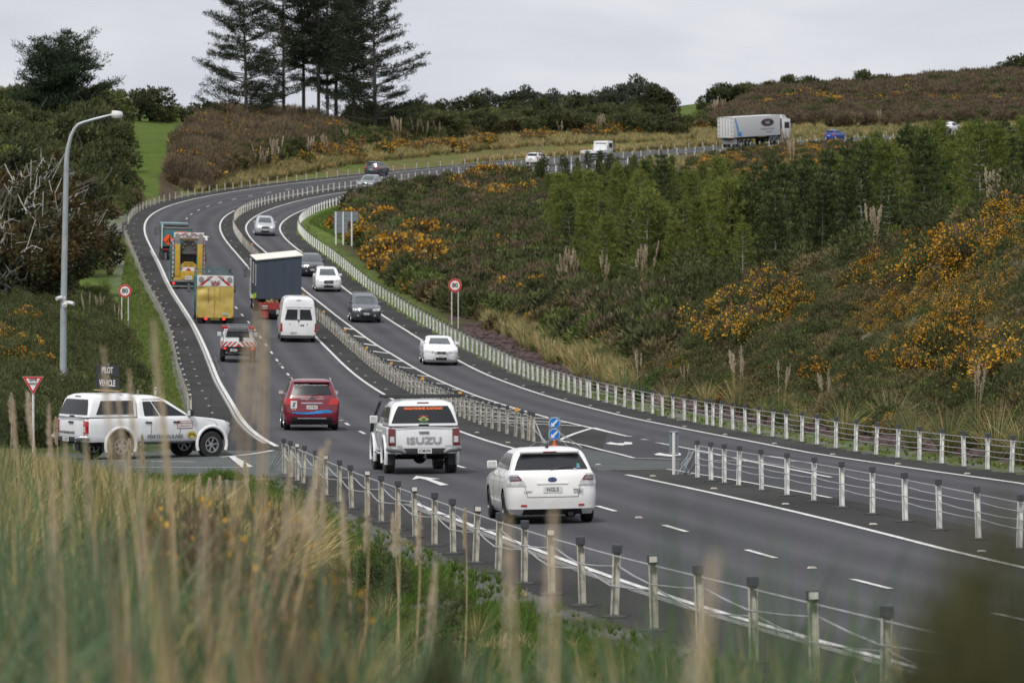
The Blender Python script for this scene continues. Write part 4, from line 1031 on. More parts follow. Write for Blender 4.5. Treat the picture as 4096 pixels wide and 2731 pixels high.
# ------------------------------------------------------------------ utes
def ute(label, name, group, wr, canopy=True, lights='tall', plate_txt='', rm=None, tm=None, knob=False, spokes=6, chrome_b=True, bedbox=True, H=0.0):
    root = empty(name, (0,0,0), 0, label, 'ute', group); pm = P_white
    low = Body([(.52,-2.46,2.40,.87,.10,.28),(.60,-2.50,2.56,.905,.10,.34),(.85,-2.52,2.66,.925,.10,.36),(1.02,-2.52,2.60,.925,.10,.34),(1.10,-2.515,2.38,.92,.09,.28),(1.16,-2.51,1.98,.91,.09,.24),(1.20,-2.505,1.55,.895,.09,.2),(1.235,-2.50,1.18,.87,.08,.16)], bow=(.02,.14))
    mb = MB(); low.mesh(mb); ob = mb.build('body', [pm, M_under], root); cut_arches(ob, [-1.38, 1.72], wr+.075, .93, .30, zc=wr+.03)
    cab = Body([(1.20,-.80,1.20,.865,.10,.14),(1.42,-.79,.84,.81,.10,.14),(1.70,-.75,.36,.735,.10,.14),(1.79,-.71,.16,.66,.12,.14),(1.835,-.60,-.02,.50,.12,.14),(1.845,-.5,-.15,.38,.1,.1)], bow=(.02,.08))
    mb = MB(); cab.mesh(mb); mb.build('cab', pm, root, R(30))
    cab.patch([(.775,1.24),(1.225,1.24),(1.22,1.72),(.78,1.72)], nu=12).build('windscreen', M_screen, root, R(40))
    for a, b, c, d in ((.375,.47,.47,.375),(.48,.645,.625,.48)):
        for q in (0, 1):
            m_ = MB(); cab.patch([(a,1.25),(b,1.25),(c,1.73),(d,1.73)], 0.006, 6, 5, m_)
            if q: m_.v = [(-x, y, z) for x, y, z in m_.v]
            m_.build('side_window', M_glass, root, R(40))
    sm_ = MB(); seams(low, (.485,.55,.635), .62, 1.2, sm_); sm_.build('door_seams', M_under, root)
    for y in (-.45, .50):
        for sx in (-1, 1):
            b = MB(); b.box((sx*.935, y, 1.07), (.035,.22,.045), 0, bev=.012); b.build('door_handle', M_blk if not chrome_b else pm, root, R(30))
    # flares over the wheels
    for sx in (-1, 1):
        for y in (-1.38, 1.72):
            b = MB(); pts = []
            for i in range(15):
                a = math.pi*(-.12 + 1.24*i/14); pts.append((sx*.915, y + (wr+.115)*math.cos(a), wr+.03 + (wr+.115)*math.sin(a)))
            b.tube(pts, .05, 8); b.build('wheel_flare', pm, root, R(40))
            b = MB(); b.box((sx*.80, y-wr-.10, .42), (.24,.02,.40)); b.build('mud_flap', M_blk, root)
            add_wheel(root, sx*.80, y, wr, .26, wr*.58, rm or M_rim, tm or M_tyre, spokes, knob)
        b = MB(); b.tube([(sx*.86,-.75,.50),(sx*.93,-.6,.48),(sx*.93,.95,.48),(sx*.86,1.1,.50)], .035, 8); b.build('side_step', M_chrome if chrome_b else M_blk, root, R(40))
    b = MB(); b.box((0,0,.52), (1.1,4.6,.14)); b.box((0,-1.38,wr), (1.35,.10,.10)); b.lathe([(.10,-.14),(.17,-.05),(.17,.05),(.10,.14)], (0,-1.38,wr), 'y', 12); b.box((.55,-2.3,.45),(.08,.5,.08)); b.build('underbody', M_under, root)
    # rear end
    m_ = MB()
    for sx in (-1, 1): m_.box((sx*.735,-2.527,.90), (.008,.01,.56))
    m_.box((0,-2.527,1.185),(1.48,.01,.012)); m_.box((0,-2.527,.62),(1.48,.01,.010)); m_.build('tailgate_seam', M_under, root)
    for sx in (-1, 1):
        x0 = sx*.83
        m_ = MB(); m_.box((x0,-2.505,.95), (.17,.10,.44) if lights=='tall' else (.17,.10,.36), 0, bev=.025); tl = m_.build('tail_light', M_dred if lights=='tall' else M_red, root, R(40))
        m_ = MB(); m_.box((x0-sx*.01,-2.557,.89), (.12,.012,.16), 0, bev=.004); m_.build('reversing_lamp', M_clear, tl)
    m_ = MB(); m_.box((0,-2.60,.60),(1.05,.20,.13),0,bev=.02); m_.build('rear_step', M_blk, root, R(30))
    for sx in (-1, 1):
        m_ = MB(); m_.tube([(sx*.50,-2.66,.56),(sx*.62,-2.69,.63),(sx*.80,-2.66,.65),(sx*.92,-2.45,.65)], [.05,.075,.08,.07], 10); m_.build('rear_bumper', M_steel if chrome_b else M_chrome, root, R(40))
    m_ = MB(); m_.box((0,-2.76,.44),(.06,.22,.06)); m_.lathe([(.01,-.03),(.03,0),(.01,.04)],(0,-2.84,.49),'z',10); m_.build('tow_bar', M_dsteel, root)
    plate(root, plate_txt, (0,-2.712,.60) , REAR)
    m_ = MB(); m_.box((0,-2.54,1.08),(.26,.03,.06),0,bev=.012); m_.build('tailgate_handle', M_chrome if lights=='tall' else M_blk, root, R(30))
    if canopy:
        cp = Body([(1.215,-2.50,-.83,.89,.08,.03),(1.30,-2.49,-.83,.885,.08,.03),(1.70,-2.36,-.83,.80,.10,.03),(1.81,-2.30,-.83,.74,.12,.03),(1.875,-2.17,-.84,.62,.14,.03),(1.90,-1.95,-.87,.45,.14,.03)], bow=(.03,.0))
        mb = MB(); cp.mesh(mb); c = mb.build('canopy', pm, root, R(30))
        cp.patch([(-.265,1.30),(.265,1.30),(.235,1.735),(-.235,1.735)], nu=14).build('rear_window', M_glass, c, R(40))
        for q in (0, 1):
            m_ = MB(); cp.patch([(.385,1.31),(.635,1.31),(.635,1.70),(.40,1.70)], 0.008, 8, 4, m_)
            if q: m_.v = [(-x, y, z) for x, y, z in m_.v]
            m_.build('side_window', M_glass, c, R(40))
        m_ = MB(); m_.box((0,-1.66,1.225),(1.80,1.70,.02),0); m_.build('canopy_seal', M_blk, c)
        m_ = MB(); m_.box((0,-2.50,1.26),(.26,.03,.04),0,bev=.01); m_.build('latch', M_blk, c)
        m_ = MB(); m_.box((0,-2.30,1.82),(.30,.03,.03),0,bev=.008); m_.build('brake_lamp', M_dred, c)
    mirrors(root, .86, .95, 1.33, P_white if lights=='tall' else M_blk, .20, .20)
    # front end
    for sx in (-1, 1):
        m_ = MB(); low.patch([(.69,.88),(.82,.86),(.82,1.0),(.68,1.06)], 0.01, 6, 4, m_)
        if sx < 0: m_.v = [(-x, y, z) for x, y, z in m_.v]
        m_.build('headlight', M_clear, root, R(40))
    low.patch([(.84,.72),(1.16,.72),(1.16,.98),(.84,.98)], 0.012, 8, 3).build('grille', M_chrome, root, R(40))
    return root, low, cab
isu, low, cab = ute('white ute with a canopy, seen from behind, black awning rolled along its roof', 'ute', CARS, .405, True, 'tall', 'JCM390', M_rimd, M_tyre_d, True)
place(isu, 1679, 1890, -1.38)
t_ = text('ISUZU', .22, mat('silver_lettering', (0.30,0.30,0.31), 0.4, var=.1), isu, (0,-2.535,.86), REAR, 'tailgate_lettering', sx=1.5, bold=.006)
text('NGATIHINE KAITIAKI', .082, mat('orange_lettering',(0.80,0.16,0.03),.5), isu, (0,-2.385,1.672), (R(74),0,0), 'window_lettering', bold=.004, sx=1.25)
m_ = MB()
for i, (c_, s_) in enumerate(((0,.16),(1,.115),(2,.07),(3,.03))): m_.add([(-s_*1.2,-.002*i,0),(0,-.002*i,-s_*.72),(s_*1.2,-.002*i,0),(0,-.002*i,s_*.72)], [(0,1,2,3)], i)
m_.box((0,.0,.125),(.34,.004,.018),3); m_.box((0,.0,-.125),(.34,.004,.018),1)
bd = m_.build('woven_emblem', [mat('yellow_sticker',(.5,.38,.08),.6), mat('green_sticker2',(.03,.25,.08),.6), mat('black_sticker',(.015,.015,.015),.6), mat('red_sticker',(.5,.04,.03),.6)], isu); bd.location = (0,-2.465,1.40); bd.rotation_euler = (R(-16),0,0); bd.scale = (.72,1,.72)
m_ = MB(); m_.box((.05,-1.35,1.985),(2.15,.16,.07),0,bev=.02); m_.box((.6,-1.6,1.95),(.04,1.2,.04),0); m_.box((-.6,-1.6,1.95),(.04,1.2,.04),0); m_.box((0,-2.0,1.965),(2.0,.12,.05),0,bev=.015)
m_.build('awning', M_blk, isu, R(30))
text('D-MAX', .05, M_dsteel, isu, (.62,-2.53,.72), REAR, 'model_lettering'); text('4x4', .07, M_dred, isu, (-.62,-2.53,.72), REAR, 'model_lettering')
m_ = MB(); m_.tube([(-.93,1.9,1.0),(-.97,1.35,1.2),(-.84,.95,1.65),(-.80,.78,1.80)], .045, 10); m_.build('snorkel', M_blk, isu, R(40))

pil, low, cab = ute('white canopied ute waiting side on at the side road with a PILOT VEHICLE board', 'pilot_ute', CARS, .395, True, 'mid', 'LCQ57', M_rim, M_tyre, False, 6, False)
g0 = on_side(200+1180/2.6133, 1350+1262/2.6133)
PD = 141.8; pc = pt(200+1000/2.6133, 1850, PD); pc.z = float(side_z(PD))-.06
pil.location = pc; pil.rotation_euler = (R(-.5), 0, R(-90+34)); pil.scale = (.98,.955,.98)
xs_ = .94
text('PORTERHAULAGE', .15, M_ink, pil, (.937,.12,.66), RIGHT_, 'door_lettering', sx=1.0)
m_ = MB(); m_.lathe([(.13,0),(.13,.006)], (0,0,0), 'x', 24); m_.tube([(.01,-.08,-.06),(.01,-.05,.05),(.01,.05,.03),(.01,.09,-.07)], .014, 6, 1); o = m_.build('crane_emblem', [mat('yellow_sticker',(.5,.38,.08),.6), M_ink], pil); o.location = (.932,1.02,.70); o.scale = (1,1.3,.8)
m_ = MB(); m_.box((.934,.78,1.0),(.008,.52,.22),0); m_.box((.939,.78,1.0),(.004,.49,.19),1); dr = m_.build('door_sign', [mat('red_border',(.3,.02,.03),.5), M_wht], pil)
text('TRAFFIC CONTROL', .062, mat('red_border',(.3,.02,.03),.5), dr, (.943,.78,1.035), RIGHT_, 'lettering'); text('OVERSIZE LOAD PILOT', .04, mat('red_border',(.3,.02,.03),.5), dr, (.943,.78,.96), RIGHT_, 'lettering')
text('PORTERHAULAGE', .11, M_ink, pil, (-.25,-2.53,.78), REAR, 'tailgate_lettering')
m_ = MB(); m_.box((0,0,.18),(1.35,.03,.30),0,bev=.005); m_.box((.02,0,-.19),(1.35,.03,.30),0,bev=.005); m_.box((0,.02,0),(.05,.03,.75),1); m_.box((0,.0,-.40),(1.5,.1,.035),2)
sg = m_.build('roof_sign', [M_blk, M_steel, mat('timber',(.35,.24,.12),.7)], pil); sg.location = (0,-1.3,2.37)
text('PILOT', .25, M_wht, sg, (0,-.019,.18), REAR, 'lettering', bold=.004); text('VEHICLE', .25, M_wht, sg, (0,-.019,-.19), REAR, 'lettering', bold=.004)
m_ = MB(); m_.box((0,1.02,-.45),(.04,.04,.14)); m_.build('bracket', M_steel, sg)
m_ = MB(); m_.tube([(.78,1.75,1.15),(.78,1.75,1.32),(.78,1.78,2.05)], [.012,.01,.004], 6); m_.build('radio_aerial', M_blk, pil)
# driver at the open window: seen dimly
m_ = MB(); m_.lathe([(.0,-.12),(.08,-.07),(.10,0),(.08,.08),(.0,.13)], (0,0,0), 'z', 14); 

# white cab-chassis work ute with chevron board
wk = empty('work_ute', (0,0,0), 0, 'white work ute with red lamps on its headboard and a red and white chevron board', 'ute', CARS)
low = Body([(.50,-1.0,2.40,.84,.05,.26),(.60,-1.0,2.52,.87,.05,.3),(.90,-1.0,2.58,.89,.05,.3),(1.08,-1.0,2.45,.885,.05,.26),(1.16,-1.0,2.0,.87,.05,.2),(1.22,-1.0,1.35,.85,.05,.16)], bow=(0,.12))
mb = MB(); low.mesh(mb); o = mb.build('body', [P_white, M_under], wk); cut_arches(o, [1.65], .44, .89, .3, zc=.40)
cab = Body([(1.20,-.55,1.22,.83,.08,.14),(1.45,-.53,.85,.78,.08,.14),(1.70,-.50,.40,.70,.10,.14),(1.78,-.46,.2,.60,.1,.14),(1.81,-.3,0,.4,.1,.1)], bow=(.02,.08))
mb = MB(); cab.mesh(mb); mb.build('cab', P_white, wk, R(30)); cab.patch([(-.21,1.24),(.21,1.24),(.21,1.66),(-.21,1.66)], nu=8).build('rear_window', M_glass, wk, R(40))
b = MB(); b.box((0,-1.72,.86),(1.80,2.1,.06)); 
for sx in (-1,1): b.box((sx*.89,-1.72,1.0),(.03,2.1,.24))
b.build('deck', M_steel, wk)
b = MB(); b.box((0,-2.80,.97),(1.84,.03,.26)); tg = b.build('chevron_board', M_wht, wk)
m_ = MB()
for i in range(-4, 5):
    if i == 0: m_.add([(-.17,-2.82,.845),(.17,-2.82,.845),(0,-2.82,1.0)], [(0,1,2)]); continue
    s_ = 1 if i > 0 else -1; x0 = i*.23; a, c = x0-.02*s_, x0+.12*s_
    q = [(a-s_*.13, .845),(c-s_*.13,.845)] 
    P4 = [(x0+.10*s_,-2.82,.845),(x0+.215*s_,-2.82,.845),(x0-.04*s_,-2.82,1.095),(x0-.155*s_,-2.82,1.095)]
    P4 = [(max(-.915,min(.915,x)),y,z) for x,y,z in P4]; m_.add(P4, [(0,1,2,3)])
m_.build('chevrons', M_rd, tg)
b = MB(); 
for sx in (-1,1): b.box((sx*.80,-.75,1.35),(.05,.05,1.0)); b.box((sx*.80,-2.7,1.25),(.04,.04,.4))
b.box((0,-.75,1.86),(1.6,.06,.08),0,bev=.01); b.box((0,-.75,1.60),(1.6,.04,.04))
for i in range(7): b.box((-.6+.2*i,-.78,1.93),(.05,.08,.08),0,bev=.015)
b.box((0,-.5,1.9),(1.2,.5,.05),0); b.build('headboard', M_steel, wk)
for sx in (-1,1):
    m_ = MB(); m_.box((sx*.70,-.85,1.76),(.32,.14,.16),0,bev=.04); m_.build('beacon', M_red, wk, R(40))
    m_ = MB(); m_.box((sx*.72,-2.78,.74),(.24,.05,.10),0,bev=.01); tl = m_.build('tail_light', M_red, wk); 
    m_ = MB(); m_.box((sx*.72,-2.81,.74),(.10,.02,.07),0,bev=.01); m_.build('lamp', M_litr, tl)
    m_ = MB(); m_.box((sx*.78,-1.78,.5),(.26,.02,.42)); m_.build('mud_flap', M_blk, wk)
    add_wheel(wk, sx*.78, -1.36, .37, .22, .22, M_steel, M_tyre); add_wheel(wk, sx*.78, 1.65, .37, .22, .22, M_steel, M_tyre)
mirrors(wk, .84, .95, 1.36, P_white, .2, .2); plate(wk, 'HRA92', (-.25,-2.77,.66)); m_ = MB(); m_.box((0,-.6,.5),(1.0,4.2,.14)); m_.box((0,-1.36,.37),(1.3,.1,.1)); m_.tube([(-.3,-2.7,.55),(0,-2.78,.5),(.4,-2.75,.53),(.6,-2.6,.6)],.03,8); m_.build('underbody', M_dsteel, wk)
m_ = MB(); m_.lathe([(.0,-.3),(.10,-.25),(.10,.25),(0,.3)],(.15,-1.1,1.15),'z',10); m_.build('cargo_bottle', M_blk, wk)
place(wk, 951, 1447, -1.36)

# white high roof van
van = empty('van', (0,0,0), 0, 'white high roof van with dark twin rear windows, behind the truck carrying the cabin', 'van', CARS)
L, W, H = 5.99, 2.04, 2.59; B = Body(shape('van', L, W, H), bow=(.03,.12)); mb = MB(); B.mesh(mb); o = mb.build('body', [P_white, M_under], van); cut_arches(o, [-1.85, 1.80], .42, W/2, .3, zc=.36)
y = B.P(.1, 1.7).y
for sx in (-1, 1):
    m_ = MB(); B.patch([(.018*1,1.28),(.215,1.28),(.195,1.90),(.018,1.90)], .008, 6, 4, m_)
    if sx < 0: m_.v = [(-x, y_, z) for x, y_, z in m_.v]
    m_.build('rear_window', M_glass, van, R(40))
    m_ = MB(); B.patch([(.245,.62),(.33,.62),(.33,1.10),(.255,1.10)], .02, 5, 4, m_)
    if sx < 0: m_.v = [(-x, y_, z) for x, y_, z in m_.v]
    tl = m_.build('tail_light', M_red, van, R(40))
    for q in (0,):
        m_ = MB(); B.patch([(.36,1.35),(.64,1.35),(.62,1.9),(.36,1.9)] if False else [(.56,1.30),(.64,1.30),(.62,1.85),(.56,1.85)], .008, 6, 4, m_)
        if sx < 0: m_.v = [(-x, y_, z) for x, y_, z in m_.v]
        m_.build('side_window', M_glass, van, R(40))
    for yy in (-1.85, 1.80): add_wheel(van, sx*.88, yy, .35, .23, .21, M_steel, M_tyre, 8)
m_ = MB(); m_.box((0,B.P(0,1.3).y-.004,1.2),(.012,.02,1.7)); m_.box((0,B.P(0,1.95).y-.004,2.02),(1.5,.02,.01)); m_.build('door_seams', M_dsteel, van)
m_ = MB(); m_.lathe([(.07,0),(.07,.012)],(0,B.P(0,1.25).y-.03,1.27),'y',20); m_.build('badge', M_chrome, van)
m_ = MB(); m_.box((.2,B.P(.05,1.0).y-.02,1.0),(.22,.03,.05),0,bev=.01); m_.build('door_handle', M_blk, van)
m_ = MB(); 
for sx in (-.5,.5): m_.lathe([(.03,0),(.03,.01)],(sx,B.P(.1,1.0).y-.02,1.05),'y',10)
m_.build('door_locks', M_blk, van)
plate(van, 'MHB173', (-.28,B.P(.08,.52).y-.02,.56)); m_ = MB(); B.patch([(-.36,.27),(.36,.27),(.36,.40),(-.36,.40)], .03, 14, 2, m_); m_.build('rear_bumper', M_blk, van, R(40))
m_ = MB(); m_.box((0,B.P(0,.3).y-.05,.30),(1.9,.05,.03)); m_.box((0,0,.32),(1.6,5.2,.12)); m_.build('underbody', M_steel, van)
m_ = MB(); m_.box((0,B.P(0,2.4).y-.01,2.42),(.25,.03,.03)); m_.build('brake_lamp', M_dred, van)
m_ = MB(); m_.tube([(-.75,-2.75,2.42),(-.75,-2.8,2.62)],.008,6); m_.build('aerial', M_blk, van)
mirrors(van, .95, 1.5, 1.55, M_blk, .18, .3)
place(van, 1190, 1366, -1.85)

# ------------------------------------------------------------------ trucks
TR = 'trucks on the road'
def truck_wheels(root, ys, x=1.0, r=.50, dual=True, rm=None):
    for y in ys:
        for sx in (-1, 1):
            add_wheel(root, sx*(x), y, r, .26, r*.58, rm or M_steel, M_tyre, 8)
            if dual: 
                w_ = add_wheel(root, sx*(x-.32), y, r, .26, r*.58, rm or M_steel, M_tyre, 8)
        b = MB(); b.box((0,y,r),(1.8,.12,.12)); b.build('axle', M_under, root)
def chev_board(root, y, z0, z1, w, lamps=True):
    b = MB(); b.box((0,y,(z0+z1)/2),(w,.06,z1-z0),0,bev=.01); bd = b.build('chevron_board', M_wht, root)
    m_ = MB(); H_ = z1-z0; y2 = y-.034
    for sx in (-1, 1): m_.add([(sx*.12,y2,z1-.03),(sx*.30,y2,z1-.03),(sx*(w/2-.10),y2,z0+.03),(sx*(w/2-.34),y2,z0+.03)], [(0,1,2,3)])
    m_.add([(-.26,y2,z0+.03),(.26,y2,z0+.03),(0.0,y2,z0+H_*.55)], [(0,1,2)])
    m_.build('chevrons', M_rd, bd)
    if lamps:
        for x, z, r in ((-w/2+.24,z1-.22,.16),(w/2-.24,z1-.22,.16),(-.42,z1-.14,.09),(.42,z1-.14,.09),(-.2,z0+.26,.09),(.2,z0+.26,.09),(0,z0+.1,.09)):
            m_ = MB(); m_.lathe([(r,-.0),(r,.05),(r*.6,.07)][::1], (x,y2-.06,z), 'y', 20); m_.build('lamp', mat('grey_lamp',(.26,.25,.23),.4), bd, R(40))
    return bd
def cabin(root, m, y0, y1, z0, z1, w=2.3):
    b = MB(); b.box((0,(y0+y1)/2,(z0+z1)/2),(w,y1-y0,z1-z0),0,bev=.09); c = b.build('cab', m, root, R(40))
    b = MB(); b.box((0,y1+.005,z0+(z1-z0)*.68),(w*.86,.02,(z1-z0)*.36),0,bev=.008); b.build('windscreen', M_screen, c)
    b = MB(); 
    for sx in (-1,1): b.box((sx*(w/2+.004),(y0+y1)/2+.1,z0+(z1-z0)*.68),(.012,(y1-y0)*.6,(z1-z0)*.32),0)
    b.build('side_window', M_glass, c)
    for sx in (-1, 1):
        m_ = MB(); m_.box((sx*(w/2+.28),y1-.15,z0+(z1-z0)*.62),(.22,.10,.55),0,bev=.03); m_.tube([(sx*w/2,y1-.15,z0+(z1-z0)*.75),(sx*(w/2+.25),y1-.15,z0+(z1-z0)*.80)],.02,6); m_.box((sx*(w/2+.28),y1-.205,z0+(z1-z0)*.62),(.16,.01,.45),1); m_.build('side_mirror', [M_blk, mat('smoky_lens',(.16,.15,.17),.15)], root)
    return c
# A: truck with the folded yellow crash cushion
ta = empty('attenuator_truck', (0,0,0), 0, 'teal works truck whose rear is a big dented plain yellow panel under a chevron board', 'truck', TR)
b = MB(); b.box((0,1.5,.75),(.9,6.8,.25)); b.box((0,2.0,1.05),(2.3,4.4,.12)); b.build('chassis', M_under, ta)
cabin(ta, P_teal, 3.6, 5.4, .6, 2.75); truck_wheels(ta, [-1.2, 3.9])
bm = bmesh.new(); bmesh.ops.create_grid(bm, x_segments=36, y_segments=30, size=1.0)
for v in bm.verts:
    x, z = v.co.x*1.14, v.co.y*.96; d = .035*noise.noise(Vector((x*1.3, z*1.6, 2))) + .10*math.exp(-((x+.85)**2/.08+(z-.80)**2/.03)) + .05*math.exp(-((x+.4)**2/.3+(z-.1)**2/.05))
    v.co = Vector((x, -2.42 + d, 1.34 + z))
r_ = bmesh.ops.extrude_face_region(bm, geom=bm.faces[:]); 
for v in [g for g in r_['geom'] if isinstance(g, bmesh.types.BMVert)]: v.co.y += .55
bmesh.ops.recalc_face_normals(bm, faces=bm.faces); me = bpy.data.meshes.new('p'); bm.to_mesh(me); bm.free(); smooth(me, R(40)); yp = link('rear_panel', me, P_yel2, ta)
m_ = MB()
for x, z0, z1 in ((-.42,1.3,2.25),(.30,1.4,2.25),(-.05,.45,1.5),(-.05,1.6,2.2)): m_.box((x,-2.42,(z0+z1)/2),(.012,.06,z1-z0))
m_.build('panel_seams', mat('brown_stain',(.12,.08,.03),.8), yp)
chev_board(ta, -2.35, 2.34, 2.98, 2.24)
b = MB()
for sx in (-1, 1): b.box((sx*1.13,-.3,1.9),(.06,.06,2.5)); b.box((sx*1.13,1.0,3.10),(.06,3.9,.06)); b.box((sx*1.13,2.9,1.9),(.06,.06,2.5)); b.box((sx*1.13,1.2,1.5),(.05,3.8,.35))
b.box((0,-.9,3.14),(2.3,.06,.06)); b.box((0,2.9,3.2),(2.3,.06,.06))
for x in (-.4,.3): b.box((x,-.9,3.25),(.06,.06,.25))
b.box((-.05,-.9,3.36),(.75,.06,.05)); b.box((.95,-.9,3.25),(.20,.2,.25),1); b.build('side_frame', [P_teal, M_dsteel], ta)
plate(ta, 'EG2906', (.62,-2.46,.62), REAR, (.36,.13))
for sx in (-1, 1):
    m_ = MB(); m_.box((sx*.56-.0,-2.38,.30),(.19,.06,.12),0,bev=.01); m_.build('tail_light', M_litr, ta)
    m_ = MB(); m_.box((sx*1.08,-2.44,.46),(.05,.03,.10)); m_.build('reflector', M_red, ta); m_ = MB(); m_.box((sx*.96,-2.0,.32),(.45,.03,.5)); m_.build('mud_flap', M_dsteel, ta)
b = MB(); b.box((0,-2.2,.30),(.6,.25,.14)); b.build('tow_hitch', P_yel2, ta)
place(ta, 857, 1292, -1.4)
# B: truck with the raised yellow crash cushion
tb = empty('attenuator_truck', (0,0,0), 0, 'teal works truck with a tall raised yellow frame and round lamps on a grey board', 'truck', TR)
b = MB(); b.box((0,1.5,.75),(.9,6.8,.25)); b.build('chassis', M_under, tb); cabin(tb, P_teal, 3.6, 5.4, .6, 2.8); truck_wheels(tb, [-1.2, 3.9])
b = MB()
for sx in (-1, 1): b.box((sx*.80,-2.35,2.05),(.36,.45,2.3),0,bev=.03); b.prism([(sx*.62,.85),(sx*1.0,.85),(sx*1.12,.62),(sx*.50,.62)], 1, -2.6, -2.1)
b.box((0,-2.3,.98),(1.5,.35,.62),0,bev=.03); b.box((0,-2.25,3.52),(1.7,.2,.14),0,bev=.02); b.build('cushion_frame', P_yel, tb, R(40))
b = MB(); b.prism([(-.56,1.3),(.56,1.3),(.56,1.72),(.30,1.93),(-.30,1.93),(-.56,1.72)], 1, -2.44, -2.2); hp = b.build('caution_board', P_yel, tb)
m_ = MB(); m_.box((0,-2.45,1.38),(1.06,.02,.34)); bb = m_.build('chevron_panel', M_wht, tb); m_ = MB(); m_.add([(-.27,-2.464,1.22),(.27,-2.464,1.22),(0,-2.464,1.52)],[(0,1,2)])
for sx in (-1,1): m_.add([(sx*.53,-2.464,1.52),(sx*.53,-2.464,1.30),(sx*.36,-2.464,1.54)],[(0,1,2)])
m_.build('chevrons', M_rd, bb)
text('CAUTION!', .14, M_ink, hp, (0,-2.448,1.80), REAR, 'lettering'); text('KEEP  CLEAR', .12, M_ink, hp, (0,-2.448,1.64), REAR, 'lettering')
b = MB(); b.prism([(-.60,2.45),(.60,2.45),(.60,3.1),(.36,3.42),(-.36,3.42),(-.60,3.1)], 1, -2.2, -2.1); pnl = b.build('lamp_board', mat('grey_board',(.085,.082,.078),.7), tb)
for x, z, r in ((-.30,3.22,.13),(.30,3.22,.13),(-.42,2.95,.09),(.42,2.95,.09),(0,3.28,.08),(-.34,2.58,.09),(-.12,2.58,.09),(.12,2.58,.09),(.34,2.58,.09)):
    m_ = MB(); m_.lathe([(r,0),(r,.05),(r*.5,.06)], (x,-2.28,z), 'y', 18); m_.build('lamp', mat('dim_lamp',(.12,.115,.11),.4), pnl, R(40))
b = MB()
for sx in (-1, 1): b.box((sx*.84,-2.4,3.30),(.36,.28,.55),0,bev=.03); b.box((sx*1.0,-2.42,3.05),(.12,.1,.25),1)
b.box((0,-2.4,3.62),(2.1,.12,.10)); b.box((0,-2.55,.58),(2.35,.2,.14)); b.box((0,-2.5,.18),(2.3,.12,.10)); b.box((0,-1.8,2.1),(1.16,.1,.8),2); b.build('hinge_bracket', [mat('galvanised',(.22,.21,.2),.5), M_red, M_blk], tb)
chev_board(tb, -2.3, 3.66, 4.02, 2.15)
b = MB()
for sx in (-1, 1): b.box((sx*1.12,-2.3,2.2),(.07,.06,2.7),0)
for i in range(8):
    for sx in (-1, 1): b.box((sx*1.12,-2.32,1.05+.34*i),(.075,.062,.10),1)
b.build('edge_marker', [M_wht, M_rd], tb)
b = MB()
for sx in (-1, 1):
    b.box((sx*1.18,-.4,.5),(.06,3.8,.12)); b.box((sx*1.18,-2.1,1.9),(.06,.08,2.9)); b.box((sx*1.18,1.2,1.9),(.06,.08,2.9)); b.box((sx*1.18,-.4,3.3),(.06,3.6,.08)); b.tube([(sx*1.18,-2.0,3.3),(sx*1.18,-.4,1.2)],.035,6); b.box((sx*1.18,-.4,1.1),(.05,3.6,.9))
b.box((0,-2.1,.38),(2.2,.1,.40)); b.build('side_frame', P_teal, tb)
plate(tb, 'AB4417', (0,-2.70,.80), REAR, (.5,.26), .14)
for sx in (-1, 1): m_ = MB(); m_.box((sx*1.05,-2.58,.40),(.16,.05,.14),0,bev=.01); m_.build('tail_light', M_litr if sx < 0 else M_red, tb)
place(tb, 751, 1152, -1.4)
# C: teal lead truck with signs
tc_ = empty('sign_truck', (0,0,0), 0, 'teal tip truck leading the convoy with an orange diamond road works sign', 'truck', TR)
b = MB(); b.box((0,.9,.75),(.9,7.4,.25)); b.build('chassis', M_under, tc_); cabin(tc_, P_teal, 3.2, 5.0, .6, 2.7); truck_wheels(tc_, [-1.0, 3.6])
b = MB(); b.box((0,.1,1.75),(2.36,5.2,1.3),0,bev=.03); b.box((0,.1,2.46),(2.30,5.0,.10),1); b.build('tray', [P_teal, M_dsteel], tc_)
b = MB(); b.tube([(-.9,-2.0,2.75),(.9,-2.0,2.75)], .12, 14); b.box((-.95,-2.0,2.6),(.06,.1,.4)); b.box((.95,-2.0,2.6),(.06,.1,.4)); b.build('cover_roller', M_dsteel, tc_, R(40))
b = MB(); b.add([(-.46,-2.58,1.62),(0,-2.58,1.16),(.46,-2.58,1.62),(0,-2.58,2.08)],[(0,1,2,3)]); b.add([(-.46,-2.55,1.62),(0,-2.55,1.16),(.46,-2.55,1.62),(0,-2.55,2.08)],[(0,1,2,3)]); sg = b.build('road_works_sign', M_or, tc_); sg.location.x = -.62; 
m_ = MB(); m_.tube([(.08,-2.6,1.42),(.12,-2.6,1.62),(.10,-2.6,1.80)], [.03,.05,.04], 6); m_.lathe([(.04,-.02),(.04,.02)],(.10,-2.6,1.88),'y',10); m_.tube([(.12,-2.6,1.62),(.16,-2.6,1.42)],.03,6); m_.tube([(.10,-2.6,1.74),(-.05,-2.6,1.60),(-.12,-2.6,1.48)],.02,6); m_.tube([(-.22,-2.6,1.46),(-.14,-2.6,1.50),(-.04,-2.6,1.46)],.03,6); m_.build('worker_symbol', M_ink, sg)
b = MB(); b.box((.45,-2.56,2.18),(1.0,.03,.22),0); s2 = b.build('pass_sign', M_or, tc_); text('PASS', .15, M_ink, s2, (.45,-2.58,2.18), REAR, 'lettering')
b = MB(); b.tube([(-1.12,-2.62,.95),(-1.12,-2.60,2.9)], .045, 8); b.build('marker_pole', M_wht, tc_, R(40))
